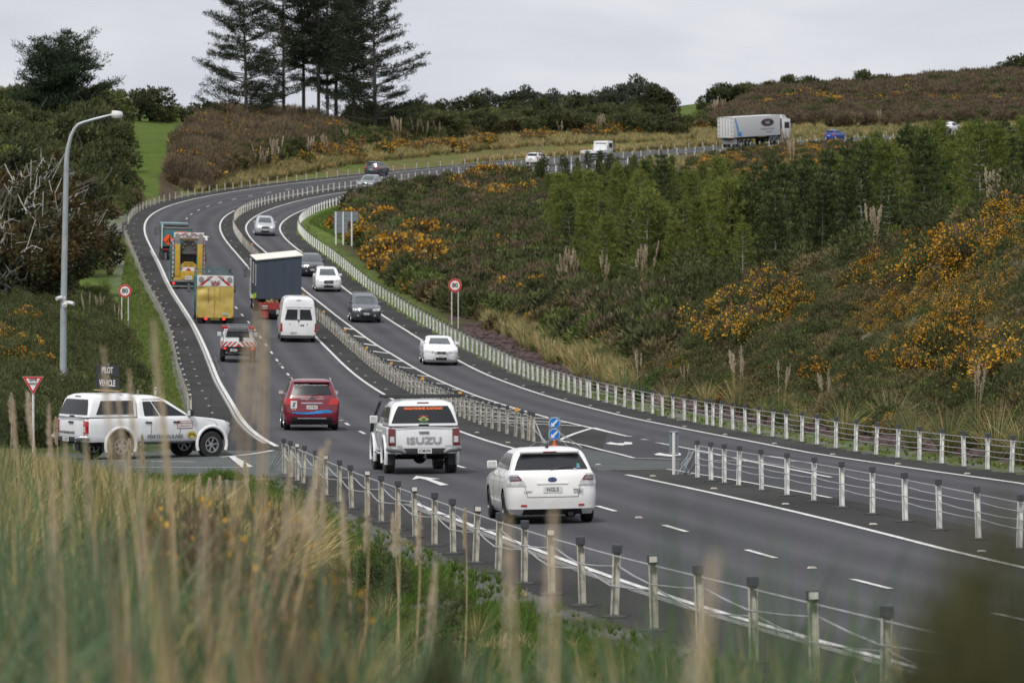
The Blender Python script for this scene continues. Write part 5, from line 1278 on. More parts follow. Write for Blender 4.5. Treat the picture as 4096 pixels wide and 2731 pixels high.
for sx in (-1, 1): m_ = MB(); m_.box((sx*.92,-2.35,.40),(.42,.03,.55)); m_.build('mud_flap', M_dsteel, tc_); m_ = MB(); m_.box((sx*.8,-2.55,.85),(.3,.04,.12)); m_.build('tail_light', M_red, tc_)
b = MB(); b.box((0,-2.5,.85),(2.2,.10,.16)); b.build('rear_bar', M_dsteel, tc_)
place(tc_, 700, 1037, -1.0)
# D: low loader and the blue cabin it carries
td = empty('low_loader', (0,0,0), 0, 'truck and red low loader trailer carrying the blue cabin', 'truck', TR)
b = MB(); b.box((0,-2.4,.95),(2.5,9.6,.20),0); b.box((0,-7.25,.78),(2.5,.10,.36),0); b.box((0,-2.4,.75),(1.0,9.5,.25),1); b.build('trailer_deck', [mat('red_deck',(.30,.03,.025),.6,var=.3), M_under], td)
truck_wheels(td, [-6.0,-4.9,-3.8], 1.0, .42); truck_wheels(td, [4.6, 5.8, 9.2], 1.0, .50)
b = MB(); b.box((0,6.5,.85),(.9,7.2,.28)); b.build('chassis', M_under, td); cabin(td, P_white, 7.9, 9.9, .7, 3.3, 2.45)
for sx in (-1, 1):
    m_ = MB(); m_.box((sx*.95,-7.33,.80),(.45,.05,.28),0,bev=.01); tl = m_.build('light_panel', M_dsteel, td)
    for z, mm in ((.88,M_wht),(.80,mat('amber_lens',(.5,.15,.02),.3)),(.72,M_clear)): q = MB(); q.box((sx*.95,-7.365,z),(.38,.02,.055),0,bev=.005); q.build('lamp', mm, tl)
    m_ = MB(); m_.box((sx*.95,-7.3,.36),(.5,.03,.45)); m_.build('mud_flap', mat('red_deck',(.30,.03,.025),.6,var=.3), td)
b = MB(); b.tube([(.25,-7.5,.5),(.25,-7.45,.5)],.25,16); b.box((-.4,-7.3,.55),(.5,.3,.25)); b.build('spare_gear', M_blk, td)
b = MB()
for i in range(9): a = rng.uniform(-.9,-.1); b.tube([(a,-7.1+rng.uniform(0,.2),1.08),(a+rng.uniform(-.2,.2),-6.95,1.22+rng.uniform(0,.1)),(a+rng.uniform(-.3,.3),-6.8,1.08)], .03, 6)
b.build('straw_rope', mat('timber',(.35,.24,.12),.7), td)
place(td, 1115, 1277, -6.4)
hc = empty('portable_cabin', (0,0,0), 0, 'dark blue portable cabin with a sloping white roof riding on the low loader', 'cabin')
P_cab = mat('blue_cladding', (0.040,0.055,0.078), 0.55, var=.08, scale=.8)
hw = 1.42
b = MB(); y0, y1 = -6.2, 2.6; zb, zl, zr = 1.28, 3.72, 4.04
b.add([(-hw,y0,zb),(hw,y0,zb),(hw,y1,zb),(-hw,y1,zb),(-hw,y0,zl),(hw,y0,zr),(hw,y1,zr),(-hw,y1,zl)], [(0,1,5,4),(1,2,6,5),(2,3,7,6),(3,0,4,7),(4,5,6,7),(3,2,1,0)])
wl = b.build('wall', P_cab, hc)
m_ = MB()
for i in range(1, 5): x = -hw + 2*hw*i/5; m_.box((x,y0-.004,(zb+zl)/2+.05),(.008,.01,zl-zb-.1))
for i in range(1, 8): m_.box((-hw-.004,y0+(y1-y0)*i/8,(zb+zl)/2),(.01,.008,zl-zb-.06)); m_.box((hw+.004,y0+(y1-y0)*i/8,(zb+zl)/2),(.01,.008,zl-zb))
m_.build('panel_joints', mat('blue_joint',(.022,.032,.048),.6), wl)
b = MB(); e_ = .09; t_ = .05
def rz_(x): return zl + (zr-zl)*(x+hw)/(2*hw)
vs = []
for dz in (.012, .012+t_):
    for x, y in ((-hw-e_,y0-e_),(hw+e_,y0-e_),(hw+e_,y1+e_),(-hw-e_,y1+e_)): vs.append((x,y,rz_(x)+dz))
b.add(vs, [(3,2,1,0),(4,5,6,7),(0,1,5,4),(1,2,6,5),(2,3,7,6),(3,0,4,7)]); b.build('roof', mat('cream_roofing',(.68,.66,.58),.6,var=.05), hc)
for y in (-4.6, -.8):
    m_ = MB(); m_.box((-hw-.012,y,2.75),(.03,.66,1.35)); f = m_.build('window', M_wht, hc); m_ = MB(); m_.box((-hw-.03,y,2.75),(.012,.50,1.18)); m_.build('pane', mat('pale_glass',(.20,.22,.22),.1,spec=.8), f)
b = MB()
for y in (-5.5,-2.5,.5,2.2): b.box((0,y,1.165),(2.7,.2,.21))
b.build('bearer', mat('dark_timber',(.05,.04,.03),.8), hc)
hc.location = td.location; hc.rotation_euler = td.rotation_euler
# hi-vis flag tied to the side of the load
fl = MB(); fl.tube([(0,0,0),(-.05,0,.55)], .02, 6, 1)
bm_v = [(-.05-.28*i/4, .03*math.sin(i*1.7), .55-.02*i - .26*j/3 + .03*math.sin(i+j)) for j in range(4) for i in range(5)]
fl.add(bm_v, [(j*5+i, j*5+i+1, (j+1)*5+i+1, (j+1)*5+i) for j in range(3) for i in range(4)])
fo_ = fl.build('warning_flag', [mat('hi_vis_cloth',(.45,.62,.04),.7), M_ink]); tag(fo_, 'lime hi-vis flag tied to the side of the low loader under the blue cabin', 'flag')
Mx = Matrix.Translation(td.location) @ td.rotation_euler.to_matrix().to_4x4(); fo_.matrix_world = Mx @ Matrix.Translation((-1.34,-5.4,1.06))
# E: articulated box truck far up the road
te = empty('semi_truck', (0,0,0), 0, 'white articulated truck with a long box trailer on the far road', 'truck', TR)
b = MB(); b.box((0,0,2.72),(2.5,13.7,2.86),0,bev=.03); bx = b.build('box_trailer', mat('trailer_white',(.60,.60,.59),.45,var=.04), te, R(30))
m_ = MB()
for x in (-.9,-.45,0,.45,.9): m_.box((x,-6.87,2.7),(.05,.05,2.6))
for x in (-1.1,1.1):
    for z in (1.6,2.2,2.8,3.4,3.9): m_.box((x,-6.88,z),(.18,.05,.08))
m_.build('door_bars', M_steel, bx)
m_ = MB(); m_.box((0,-6.86,4.12),(2.4,.05,.05)); m_.box((1.26,0,1.31),(.02,13.6,.08)); m_.build('edge_trim', M_steel, bx)
dm = MB(); dpts = [(-6.35,3.95),(-6.1,3.95),(-5.85,3.4),(-5.55,3.0),(-5.35,2.5),(-5.2,2.05),(-4.75,1.95),(-4.55,2.15),(-4.45,1.75),(-4.5,1.42),(-5.7,1.42),(-5.55,1.9),(-5.75,2.4),(-5.95,2.8),(-6.05,3.2),(-6.3,3.5)]
dm.add([(1.262,y,z) for y, z in dpts], [tuple(range(len(dpts)))]); dm.build('blue_splash', mat('blue_wave',(.03,.25,.62),.4), bx)
def oval(a, b_, x, mi, mb): n = 32; mb.add([(x, 3.1+a*math.cos(2*math.pi*i/n), 3.15+b_*math.sin(2*math.pi*i/n)) for i in range(n)], [tuple(range(n))], mi)
dm = MB(); oval(2.0,.62,1.260,0,dm); oval(1.88,.54,1.264,1,dm); oval(1.72,.47,1.268,2,dm); lg = dm.build('oval_logo', [mat('pale_blue',(.25,.5,.7),.5), M_rd, M_ink], bx)
text('Halls', .62, M_wht, lg, (1.275,3.1,3.15), RIGHT_, 'lettering', sx=1.1); text('Temperature Controlled', .40, M_steel, bx, (1.262,3.1,2.28), RIGHT_, 'lettering'); text('Distribution', .40, M_steel, bx, (1.262,3.6,1.85), RIGHT_, 'lettering')
b = MB(); b.box((0,-5.8,.72),(2.35,.10,.75),0); b.box((0,-6.8,1.22),(2.5,.1,.14),1); b.build('rear_flap', [M_wht, M_dsteel], te)
for sx in (-1, 1): m_ = MB(); m_.box((sx*1.0,-6.86,1.2),(.3,.04,.10)); m_.build('tail_light', M_red, te)
truck_wheels(te, [-5.2,-4.0,-2.8,-1.6], 1.08, .48, False, M_rim); truck_wheels(te, [4.4, 5.8], 1.08, .52, False, M_rim); add_wheel(te, -1.08, 9.0, .52, .28, .3, M_rim); add_wheel(te, 1.08, 9.0, .52, .28, .3, M_rim)
b = MB(); b.box((0,-2.5,1.1),(1.0,8.5,.3)); b.box((0,6.2,.95),(.9,7.4,.3)); b.box((1.0,7.3,.75),(.5,1.2,.6),1); b.box((-1.0,7.3,.75),(.5,1.2,.6),1)
for y in (4.4,5.8): b.tube([(1.1,y+.62*math.cos(a),.52+.62*math.sin(a)) for a in [math.pi*i/10 for i in range(11)]], .12, 6, 1)
b.build('chassis', [M_under, M_steel], te)
c = cabin(te, P_white, 7.6, 9.9, .75, 3.5, 2.45); b = MB(); b.prism([(7.7,3.5),(9.3,3.5),(8.4,4.1),(7.7,4.1)], 0, -1.1, 1.1); b.build('wind_deflector', P_white, te); b = MB(); b.box((0,7.35,2.3),(2.2,.5,2.6)); b.build('cab_back', M_blk, te)
place(te, 2915, 588, -6.0)
# far flat deck truck
tf = empty('flat_deck_truck', (0,0,0), 0, 'small white flat deck truck behind the tops of the young pines', 'truck', TR)
cabin(tf, P_white, .9, 2.6, .6, 2.35, 1.95); b = MB(); b.box((0,-1.1,.95),(2.1,3.8,.10)); b.box((0,.72,1.5),(1.9,.06,1.0)); b.box((0,-1.1,.75),(.8,4.0,.2),1)
for sx in (-1,1): b.box((sx*1.04,-1.1,1.12),(.04,3.8,.26))
b.box((0,-3.0,1.12),(2.1,.04,.26)); b.build('deck', [P_white, M_under], tf); b = MB(); b.box((0,.895,1.85),(1.5,.02,.55)); b.build('rear_window', M_glass, tf)
truck_wheels(tf, [-1.6, 1.9], .80, .38, False); place(tf, 2372, 640, -1.6)
tg_ = empty('ute', (0,0,0), 0, 'white ute far along the road, almost hidden by pines at the right', 'ute', CARS)
for ch in isu.children:
    if ch.name.split('.')[0] in ('body','cab','windscreen','side_window','wheel','side_mirror','tail_light','rear_bumper','headlight','grille'): dup(ch, tg_)
b = MB(); b.box((0,-1.1,2.0),(1.5,.08,.05)); b.box((0,-1.9,1.75),(.05,.05,.6)); b.build('ladder_rack', M_steel, tg_)
place(tg_, 3780, 538, -1.4)

# ------------------------------------------------------------------ signs
def post_tube(mb, x, y, z0, z1, r=.035, mi=0): mb.tube([(x,y,z0),(x,y,z1)], r, 10, mi)
M_face = mat('sign_white', (.70,.70,.68), .5, var=.04); M_sred = mat('sign_red', (.50,.02,.02), .5, var=.06); M_back = mat('sign_back_grey', (.17,.20,.23), .5, var=.12, metal=.2)
M_galv = mat('galvanised_pole', (.36,.39,.40), .45, metal=.3, var=.2, scale=2.0)
M_postw = mat('painted_post', (.62,.62,.60), .55, var=.1)
def speed_sign(px, py_base, D, dia, px_c, py_c, gap, label):
    D = on_ground(px_c, py_base).y; dia = 53*D/F; gap = gap*D/F
    c = pt(px_c, py_c, D); base = Vector((c.x, c.y, ground_z(c.x, c.y)))
    root = empty('speed_limit_sign', base, math.atan2(-c.x, c.y)*-1*-1, label, 'road sign', 'speed limit signs')
    root.rotation_euler = (0, 0, -math.atan2(c.x, c.y)); h = c.z - base.z; r = dia/2
    b = MB()
    for i, (rr, mi) in enumerate(((r,0),(r*.985,1),(r*.70,0))): b.lathe([(rr,-.004*i-.012),(rr,.012 if i == 0 else -.004*i)], (0,0,h), 'y', 40, mi)
    f = b.build('sign_face', [M_face, M_sred], root)
    text('80', dia*.46, M_ink, f, (0,-.028,h), REAR, 'number', bold=.008)
    for sx in (-1, 1):
        b = MB(); post_tube(b, sx*gap/2, .04, -.3, h-r*.2, .032); b.build('post', M_postw, root)
    return root
speed_sign(0,1313,222,.77,1820,1141.5,26,'80 speed limit sign on twin posts on the right verge below the hillside')
speed_sign(0,1338,225,.77,500,1164,26,'80 speed limit sign on twin posts on the grass strip left of the road')
# give way
c = pt(132, 1530, 138); gz = ground_z(c.x, c.y); gw = empty('give_way_sign', (c.x, c.y, gz), 0, 'red and white triangular GIVE WAY sign on a white post at the side road', 'road sign'); gw.rotation_euler = (0,0,R(2))
h = c.z - gz; s_ = .29
def tri(s, y, z, mb, mi, t=.01): mb.prism([(-s, z+s*.577),(s, z+s*.577),(0, z-s*1.155)], 1, y, y+t, mi)
b = MB(); tri(s_*1.0, .0, h, b, 0); tri(s_*.97, -.004, h, b, 1); tri(s_*.66, -.008, h, b, 0); f = b.build('sign_face', [M_face, M_sred], gw)
text('GIVE', .105, M_ink, f, (0,-.012,h+.075), REAR, 'lettering', bold=.003); text('WAY', .095, M_ink, f, (0,-.012,h-.035), REAR, 'lettering', bold=.003)
b = MB(); post_tube(b, 0, .05, -.3, h+.1, .035); b.build('post', M_postw, gw)
# keep left double arrow at the end of the median barrier
kp = mf0 - 0.42; p = RP(kp, OM+.12); ks_ = empty('keep_left_sign', p, -math.atan2(p.x, p.y), 'two blue discs with white arrows at the end of the median barrier', 'road sign')
b = MB(); b.box((0,.02,.56),(.36,.02,.70),0,bev=.005); bd = b.build('board', M_back, ks_)
for z in (.39, .73):
    m_ = MB(); m_.lathe([(.17,.0),(.17,.012)], (0,-.012,z), 'y', 32, 0); m_.lathe([(.158,-.004),(.158,.0)], (0,-.012,z), 'y', 32, 1); dsc = m_.build('disc', [M_face, mat('sign_blue',(.01,.16,.50),.5)], ks_)
    m_ = MB(); a = [(-.10,-.10),(-.10,.017),(-.062,-.017),(.075,.108),(.108,.075),(-.017,-.062),(.017,-.10)]; m_.add([(x,-.02,z+y) for x, y in a], [tuple(range(7))]); m_.build('arrow', M_face, dsc)
b = MB(); b.lathe([(.17,0),(.15,.04),(.06,.07),(.045,.15),(.045,.22)], (0,0,0), 'z', 14); b.build('base', mat('orange_base',(.50,.12,.03),.6), ks_)
b = MB()
for i in range(7): a = rng.uniform(-.6,.6); b.tube([(a*.3,0,.25+rng.uniform(-.1,.2)),(a,rng.uniform(-.2,.2),.15),(a*1.4,rng.uniform(-.3,.3),.0)], .008, 5)
b.build('loose_cable', M_rope, ks_)
# back of a narrow sign at the near median end
kp = mn[-1]+.36; p = RP(kp, OM-.05); nb = empty('narrow_sign', p, -math.atan2(p.x, p.y), 'grey back of a tall narrow sign on a white post by the turning bay', 'road sign')
b = MB(); b.box((0,.03,.80),(.235,.015,.60),0,bev=.004); b.box((0,.0,1.07),(.2,.03,.02),1); b.box((0,.0,.53),(.2,.03,.02),1); b.build('panel', [M_back, M_galv], nb); b = MB(); post_tube(b, .0,-.02,-.1,1.05,.042); b.build('post', M_postw, nb)
b = MB()
for i in range(8): b.tube([(.5+rng.uniform(-.1,.1),.1,.55+rng.uniform(0,.1)),(.25+rng.uniform(-.1,.1),.05,.25),(.02+i*.06,rng.uniform(-.15,.1),.0)], .010, 5)
b.build('anchor_cable', M_galv, nb)
# back of the large direction sign inside the bend
D = on_ground(1350,978).y; c = pt(1385,847,D); gz = ground_z(c.x, c.y); sc_ = D/F
ds = empty('direction_sign_back', (c.x, c.y, gz), 0, 'grey back of a large stepped direction sign on three white posts inside the bend', 'road sign'); ds.rotation_euler = (0,0,-math.atan2(c.x,c.y))
zt = c.z - gz; b = MB(); b.prism([((1336-1385)*sc_, zt),((1433-1385)*sc_, zt),((1433-1385)*sc_, zt-39*sc_),((1390-1385)*sc_, zt-39*sc_),((1390-1385)*sc_, zt-85*sc_),((1336-1385)*sc_, zt-85*sc_)], 1, .06, .09); pn = b.build('panel', M_back, ds)
b = MB()
for q in (12, 30, 50, 68): x1 = 1433 if q < 39 else 1390; b.box((((1336+x1)/2-1385)*sc_,.045,zt-q*sc_),((x1-1337)*sc_,.02,.03))
b.build('rail', M_galv, pn)
for x in (1344,1373,1407):
    gx = Vector((c.x,c.y,0)) + Matrix.Rotation(-math.atan2(c.x,c.y),3,'Z') @ Vector(((x-1385)*sc_,0,0)); b = MB(); post_tube(b, (x-1385)*sc_, 0, -2.5, zt, .075); b.build('post', M_postw, ds)
# marker post
c = pt(616, 1525, 190); gz = ground_z(c.x, c.y); mk = empty('marker_post', (c.x,c.y,gz), 0, 'thin white marker post with a red disc on the grass bank behind the pilot ute', 'marker post'); mk.rotation_euler = (0, R(4), 0)
b = MB(); b.box((0,0,.42),(.09,.03,1.0),0,bev=.005); b.build('post', M_postw, mk); b = MB(); b.lathe([(.035,0),(.035,.01)],(0,-.026,.84),'y',16); b.build('disc', M_red, mk)
text('1007', .10, M_ink, mk, (0,-.018,.55), (R(90),R(90),0), 'number', bold=.002)
# street lamp
D = 178; bx_ = pt(252, 1650, D); gz = ground_z(bx_.x, bx_.y); lp = empty('street_lamp', (bx_.x,bx_.y,gz), 0, 'tall galvanised street lamp pole with a curved arm over the side road', 'street lamp')
def lpt(px, py): q = pt(px, py, D); return (q.x - bx_.x, 0, q.z - gz)
b = MB(); b.tube([(0,0,-.2), lpt(254,1240), lpt(264,735), lpt(266,640)], [.135,.115,.095,.09], 16); b.build('pole', M_galv, lp, R(40))
b = MB(); b.tube([lpt(*q) for q in ((266,640),(272,592),(284,545),(299,515),(312,500),(330,492),(370,480),(415,468),(452,459))], [.088,.075,.07,.065,.062,.06,.055,.05,.045], 12); b.build('arm', M_galv, lp, R(40))
b = MB(); q = lpt(468,462); b.lathe([(.02,.16),(.14,.13),(.17,.05),(.17,-.02),(.12,-.10),(.03,-.12)], q, 'z', 20, 0); b.box((q[0]-.08,0,q[2]+.12),(.14,.10,.10),0,bev=.03); hd = b.build('lamp_head', mat('lamp_white',(.62,.62,.6),.4), lp, R(40)); hd.scale = (1.25,1,1)
hd.location.x = -q[0]*.25
b = MB(); b.lathe([(.12,-.03),(.10,-.09),(.03,-.11)], (q[0]+.0,0,q[2]-.02), 'z', 16); ln = b.build('lens', M_clear, hd, R(40))
for dx, z in ((-.12,1190),(.16,1210),(.02,1218)):
    q = lpt(258, z); b = MB(); b.tube([(q[0]+dx,-.12,q[2]),(q[0]+dx*2.2,-.25,q[2]-.04)], .07, 10); b.box((q[0]+dx*.5,-.05,q[2]),(.2,.12,.12),0,bev=.03); b.build('camera', mat('lamp_white',(.62,.62,.6),.4), lp, R(40))
# raised pavement markers on the shoulders
mb = MB(); mb.prism([(-.075,0),(.075,0),(.05,.025),(-.05,.025)], 1, -.055, .055); rme = mb.mesh('marker'); rme.materials.append(mat('marker_white',(.55,.5,.44),.5))
def stud(k, o):
    ob = bpy.data.objects.new('road_stud', rme); COL.objects.link(ob); ob.location = RP(k, o, .008); t = rtan(k); ob.rotation_euler = (0,0,math.atan2(t.y,t.x)-math.pi/2)
    tag(ob, 'small off-white raised stud glued to the dark shoulder seal', 'road stud', 'raised road studs')
for k in np.arange(0.5, 40, 1.0):
    stud(k+.3, B_(k+.3)+.35); stud(k+.5, RW+.45)
    if k > 9.5: stud(k, -LW-1.0)
for k in np.arange(-1.5, 24, 2.0): stud(k, 0.0)
pa = [(648,192),(665,182),(742,196),(742,205),(718,208),(730,248),(705,250),(690,214),(672,206)]
pts_ = pxk([(620+x/3.459, 890+y/3.459) for x, y in pa]); paint_obj('direction_arrows', [(poly_ko(pts_, .013), [tuple(range(len(pts_)))])], M_paint)
# ------------------------------------------------------------------ plants
nrs = np.random.RandomState(11)
def fast_mesh(name, V, Fq, mi=None, mats=()):
    """V (n,3), Fq (m,4) or (m,3)"""
    me = bpy.data.meshes.new(name); V = np.asarray(V, np.float32); Fq = np.asarray(Fq, np.int32); k = Fq.shape[1]
    me.vertices.add(len(V)); me.vertices.foreach_set('co', V.ravel())
    me.loops.add(Fq.size); me.loops.foreach_set('vertex_index', Fq.ravel())
    me.polygons.add(len(Fq)); me.polygons.foreach_set('loop_start', np.arange(0, Fq.size, k, dtype=np.int32))
    if mi is not None: me.polygons.foreach_set('material_index', np.asarray(mi, np.int32))
    me.update(calc_edges=True)
    for m in mats: me.materials.append(m)
    return me
def norm(a): return a/np.maximum(1e-9, np.linalg.norm(a, axis=1))[:, None]
def leaves(pos, dirs, L, W, fold=0.0):
    """one diamond-shaped leaf per position, pointing along dirs"""
    n = len(pos); d = norm(dirs); r = norm(nrs.normal(size=(n,3))); s = norm(np.cross(d, r))
    L = np.broadcast_to(L, n)[:,None]; W = np.broadcast_to(W, n)[:,None]; nn = np.cross(s, d)
    a = pos; b = pos + d*L*.45 + s*W*.5 + nn*W*fold; c = pos + d*L; e = pos + d*L*.45 - s*W*.5 + nn*W*fold
    V = np.stack([a,b,c,e],1).reshape(-1,3); Fq = np.arange(4*n).reshape(n,4); return V, Fq
def tubes(segs, n=5):
    """list of (points, radii) -> verts, quads"""
    mb = MB()
    for p, r in segs: mb.tube(p, r, n, cap=False)
    return np.array(mb.v, float).reshape(-1,3), np.array(mb.f, int).reshape(-1,4)
def combine(name, parts, mats):
    Vs=[]; Fs=[]; Ms=[]; b=0
    for V, Fq, m in parts:
        if len(V) == 0: continue
        Vs.append(V); Fs.append(Fq+b); Ms.append(np.broadcast_to(m, len(Fq))); b += len(V)
    return fast_mesh(name, np.concatenate(Vs), np.concatenate(Fs), np.concatenate(Ms), mats)
def blob_points(n, blobs, inner=0.55, zmin=0.0):
    """points through the outer part of a union of ellipsoids; also outward direction"""
    w = np.array([b[3]*b[4] for b in blobs]); w = w/w.sum(); idx = nrs.choice(len(blobs), n, p=w); B = np.array(blobs)[idx]
    d = norm(nrs.normal(size=(n,3))); r = inner + (1.05-inner)*nrs.rand(n)**0.5
    p = B[:,:3] + d*r[:,None]*np.stack([B[:,3],B[:,3],B[:,4]],1); ok = p[:,2] > zmin; return p[ok], d[ok], r[ok]
def rand_blobs(n, R_, H_, s=(0.35,0.6), flat=0.8, z0=0.1):
    out = []
    for i in range(n):
        a = nrs.rand()*6.28; q = nrs.rand()**.5*R_*.75; z = H_*(z0+nrs.rand()*(0.85-z0)*(1-.5*q/R_)); sz = nrs.uniform(*s)*R_
        out.append((q*math.cos(a), q*math.sin(a), z, sz, sz*flat))
    return out
def n3(p, f, o=0.0): return np.array([noise.noise(Vector(q*f)+Vector((o,o,o))) for q in p])
L_manuka = leafmat('manuka_leaf', [(0.020,0.018,0.009),(0.046,0.040,0.019),(0.088,0.072,0.032),(0.145,0.115,0.052)], k=1.95)
L_olive = leafmat('olive_leaf', [(0.020,0.026,0.010),(0.044,0.052,0.018),(0.082,0.085,0.032)], k=1.55)
L_dark = leafmat('dark_leaf', [(0.010,0.015,0.007),(0.022,0.030,0.012),(0.042,0.050,0.018),(0.065,0.062,0.020)], k=1.0)
L_green = leafmat('green_leaf', [(0.024,0.034,0.010),(0.052,0.070,0.018),(0.095,0.11,0.03)])
L_yg = leafmat('yellow_green_leaf', [(0.05,0.065,0.014),(0.10,0.115,0.022),(0.15,0.15,0.03)])
L_grey = leafmat('silver_leaf', [(0.05,0.06,0.045),(0.12,0.135,0.11),(0.26,0.28,0.25)])
L_brown = leafmat('dead_twigs', [(0.038,0.029,0.019),(0.078,0.058,0.037),(0.135,0.102,0.062)])
L_bronze = leafmat('bronze_leaf', [(0.022,0.020,0.008),(0.048,0.036,0.012),(0.09,0.060,0.016)], k=1.0)
L_gorse = leafmat('gorse_spines', [(0.018,0.026,0.010),(0.036,0.046,0.017),(0.060,0.066,0.026)])
L_flower = leafmat('gorse_flower', [(0.26,0.115,0.010),(0.47,0.235,0.020),(0.72,0.42,0.045)], trans=0.15, k=1)
L_pineD = leafmat('pine_needles_dark', [(0.013,0.020,0.006),(0.030,0.043,0.012),(0.058,0.074,0.022)], pscale=.8)
L_pineL = leafmat('pine_needles_light', [(0.034,0.046,0.009),(0.074,0.092,0.017),(0.135,0.145,0.028)], pscale=.8)
L_tall = leafmat('tall_pine_needles', [(0.006,0.010,0.006),(0.013,0.021,0.010),(0.028,0.038,0.018)], pscale=.25)
L_grassG = leafmat('grass_green', [(0.05,0.085,0.018),(0.095,0.15,0.03),(0.15,0.20,0.05)], trans=.35, k=1.15)
L_grassD = leafmat('grass_dry', [(0.12,0.09,0.035),(0.27,0.205,0.09),(0.46,0.36,0.18)], trans=.35, k=1.6)
L_toe = leafmat('toetoe_blade', [(0.05,0.075,0.03),(0.11,0.14,0.055),(0.22,0.22,0.09)], trans=.3, k=1.15)
L_plume = leafmat('toetoe_plume', [(0.34,0.28,0.20),(0.46,0.39,0.29),(0.58,0.50,0.40)], trans=.4, k=1.25)
M_bark = mat('bark', (0.085,0.07,0.058), .9, var=.4, scale=4); M_barkp = mat('pale_bark', (0.38,0.36,0.33), .9, var=.3, scale=5); M_barkd = mat('dark_bark', (0.035,0.03,0.027), .95, var=.3, scale=2)
M_barkm = mat('mid_bark', (0.15,0.135,0.115), .9, var=.3, scale=5)

def make_bush(name, R_, H_, n, ls, lw, lm, up=.5, nb=9, flowers=0.0, fsize=.07, fthr=0.05, twigs=0, tm=None, flat=.8, spiky=0.0, second=None):
    bl = rand_blobs(nb, R_, H_, flat=flat); p, d, r = blob_points(n, bl, .45, 0.02)
    dd = d + np.array([0,0,up]) + nrs.normal(size=d.shape)*.5
    parts = []; mats = [lm]
    V, Fq = leaves(p, dd, ls*(.6+.8*nrs.rand(len(p))), lw); m = np.zeros(len(Fq), int)
    if second is not None:
        mats.append(second); q = n3(p, 1.6/R_, 7.0); m[q > .12] = 1
    parts.append((V, Fq, m))
    if flowers > 0:
        mats.append(L_flower); p2, d2, r2 = blob_points(int(n*flowers*2.2), bl, .86, .15*H_)
        q = n3(p2, 2.4/R_, 3.0); ok = (q > fthr) & (d2[:,2] > -.35) ; p2 = p2[ok]; d2 = d2[ok]
        V, Fq = leaves(p2 + d2*.02, d2 + nrs.normal(size=d2.shape)*.8, fsize*(.6+.8*nrs.rand(len(p2))), fsize*.8); parts.append((V, Fq, len(mats)-1))
    if twigs:
        mats.append(tm or M_bark); segs = []
        for i in range(twigs):
            a = nrs.rand()*6.28; b = bl[nrs.randint(len(bl))]; e = np.array(b[:3]) + norm(nrs.normal(size=(1,3)))[0]*b[3]*(.7+spiky)
            e[2] = max(e[2], .2*H_); s = np.array([nrs.uniform(-.1,.1)*R_, nrs.uniform(-.1,.1)*R_, 0]); mid = (s+e)/2 + nrs.normal(size=3)*.1*R_; segs.append(([s, mid, e], [.03*R_, .02*R_, .006*R_]))
        V, Fq = tubes(segs, 4); parts.append((V, Fq, len(mats)-1))
    return combine(name, parts, mats)
def make_tussock(name, n, L_, W_, m, spread=.6, plumes=0, ph=2.2, droop=1.0, second=None, psize=.30, pw=.012):
    """arching blades; every blade is a 5-point ribbon"""
    V=[]; Fq=[]; mi=[]; mats=[m]
    if second is not None: mats.append(second)
    K = 5
    for i in range(n):
        a = nrs.rand()*6.28; L = L_*nrs.uniform(.55,1.15); lean = nrs.rand()**.8*spread; b0 = np.array([math.cos(a),math.sin(a),0]); s = np.array([-math.sin(a),math.cos(a),0]); s = s*math.cos(.8)+b0*math.sin(.8)*nrs.choice((-1,1))
        base = b0*nrs.rand()*.12*L_ ; w = W_*nrs.uniform(.6,1.2); st = len(V); ang = lean*.6
        p = base.copy()
        for j in range(K):
            t = j/(K-1); ww = w*(1-t**2*.93)
            V.append(p - s*ww/2); V.append(p + s*ww/2)
            th = ang + droop*lean*t*1.7; p = p + (b0*math.sin(th)+np.array([0,0,1])*math.cos(th))*L/(K-1)
        for j in range(K-1): q = st+2*j; Fq.append((q,q+1,q+3,q+2)); mi.append(1 if (second is not None and i % 3 == 0) else 0)
    if plumes:
        mats += [L_grassD, L_plume]; mp = len(mats)-1
        for i in range(plumes):
            a = nrs.rand()*6.28; ln = nrs.uniform(.02,.16); H_ = ph*nrs.uniform(.75,1.1); b0 = np.array([math.cos(a),math.sin(a),0])
            pts = [b0*(.08*L_ + ln*H_*t**1.5) + np.array([0,0,H_*t]) for t in np.linspace(0,1,5)]
            v, f = tubes([(pts, [.009,.008,.007,.006,.004])], 4); f = f + len(V); V += list(v); Fq += [tuple(x) for x in f]; mi += [mp-1]*len(f)
            m_ = int(150); t = nrs.rand(m_)*psize; pos = np.array([np.interp(1-q, np.linspace(0,1,5), [x[c] for x in pts]) for q in t for c in range(3)]).reshape(-1,3)
            dr = norm(nrs.normal(size=(m_,3))*.42*np.array([1,1,.3]) + np.array([b0[0]*.35,b0[1]*.35,1.0])); v, f = leaves(pos, dr, .085*ph/2.2*(0.5+np.sin(np.clip(t/psize,0,1)*3.0)), pw*ph/2.2)
            f = f + len(V); V += list(v); Fq += [tuple(x) for x in f]; mi += [mp]*len(f)
    return fast_mesh(name, np.array(V), np.array(Fq), mi, mats)
L_candle = leafmat('pine_candle', [(0.05,0.07,0.02),(0.09,0.11,0.035),(0.15,0.155,0.06)])
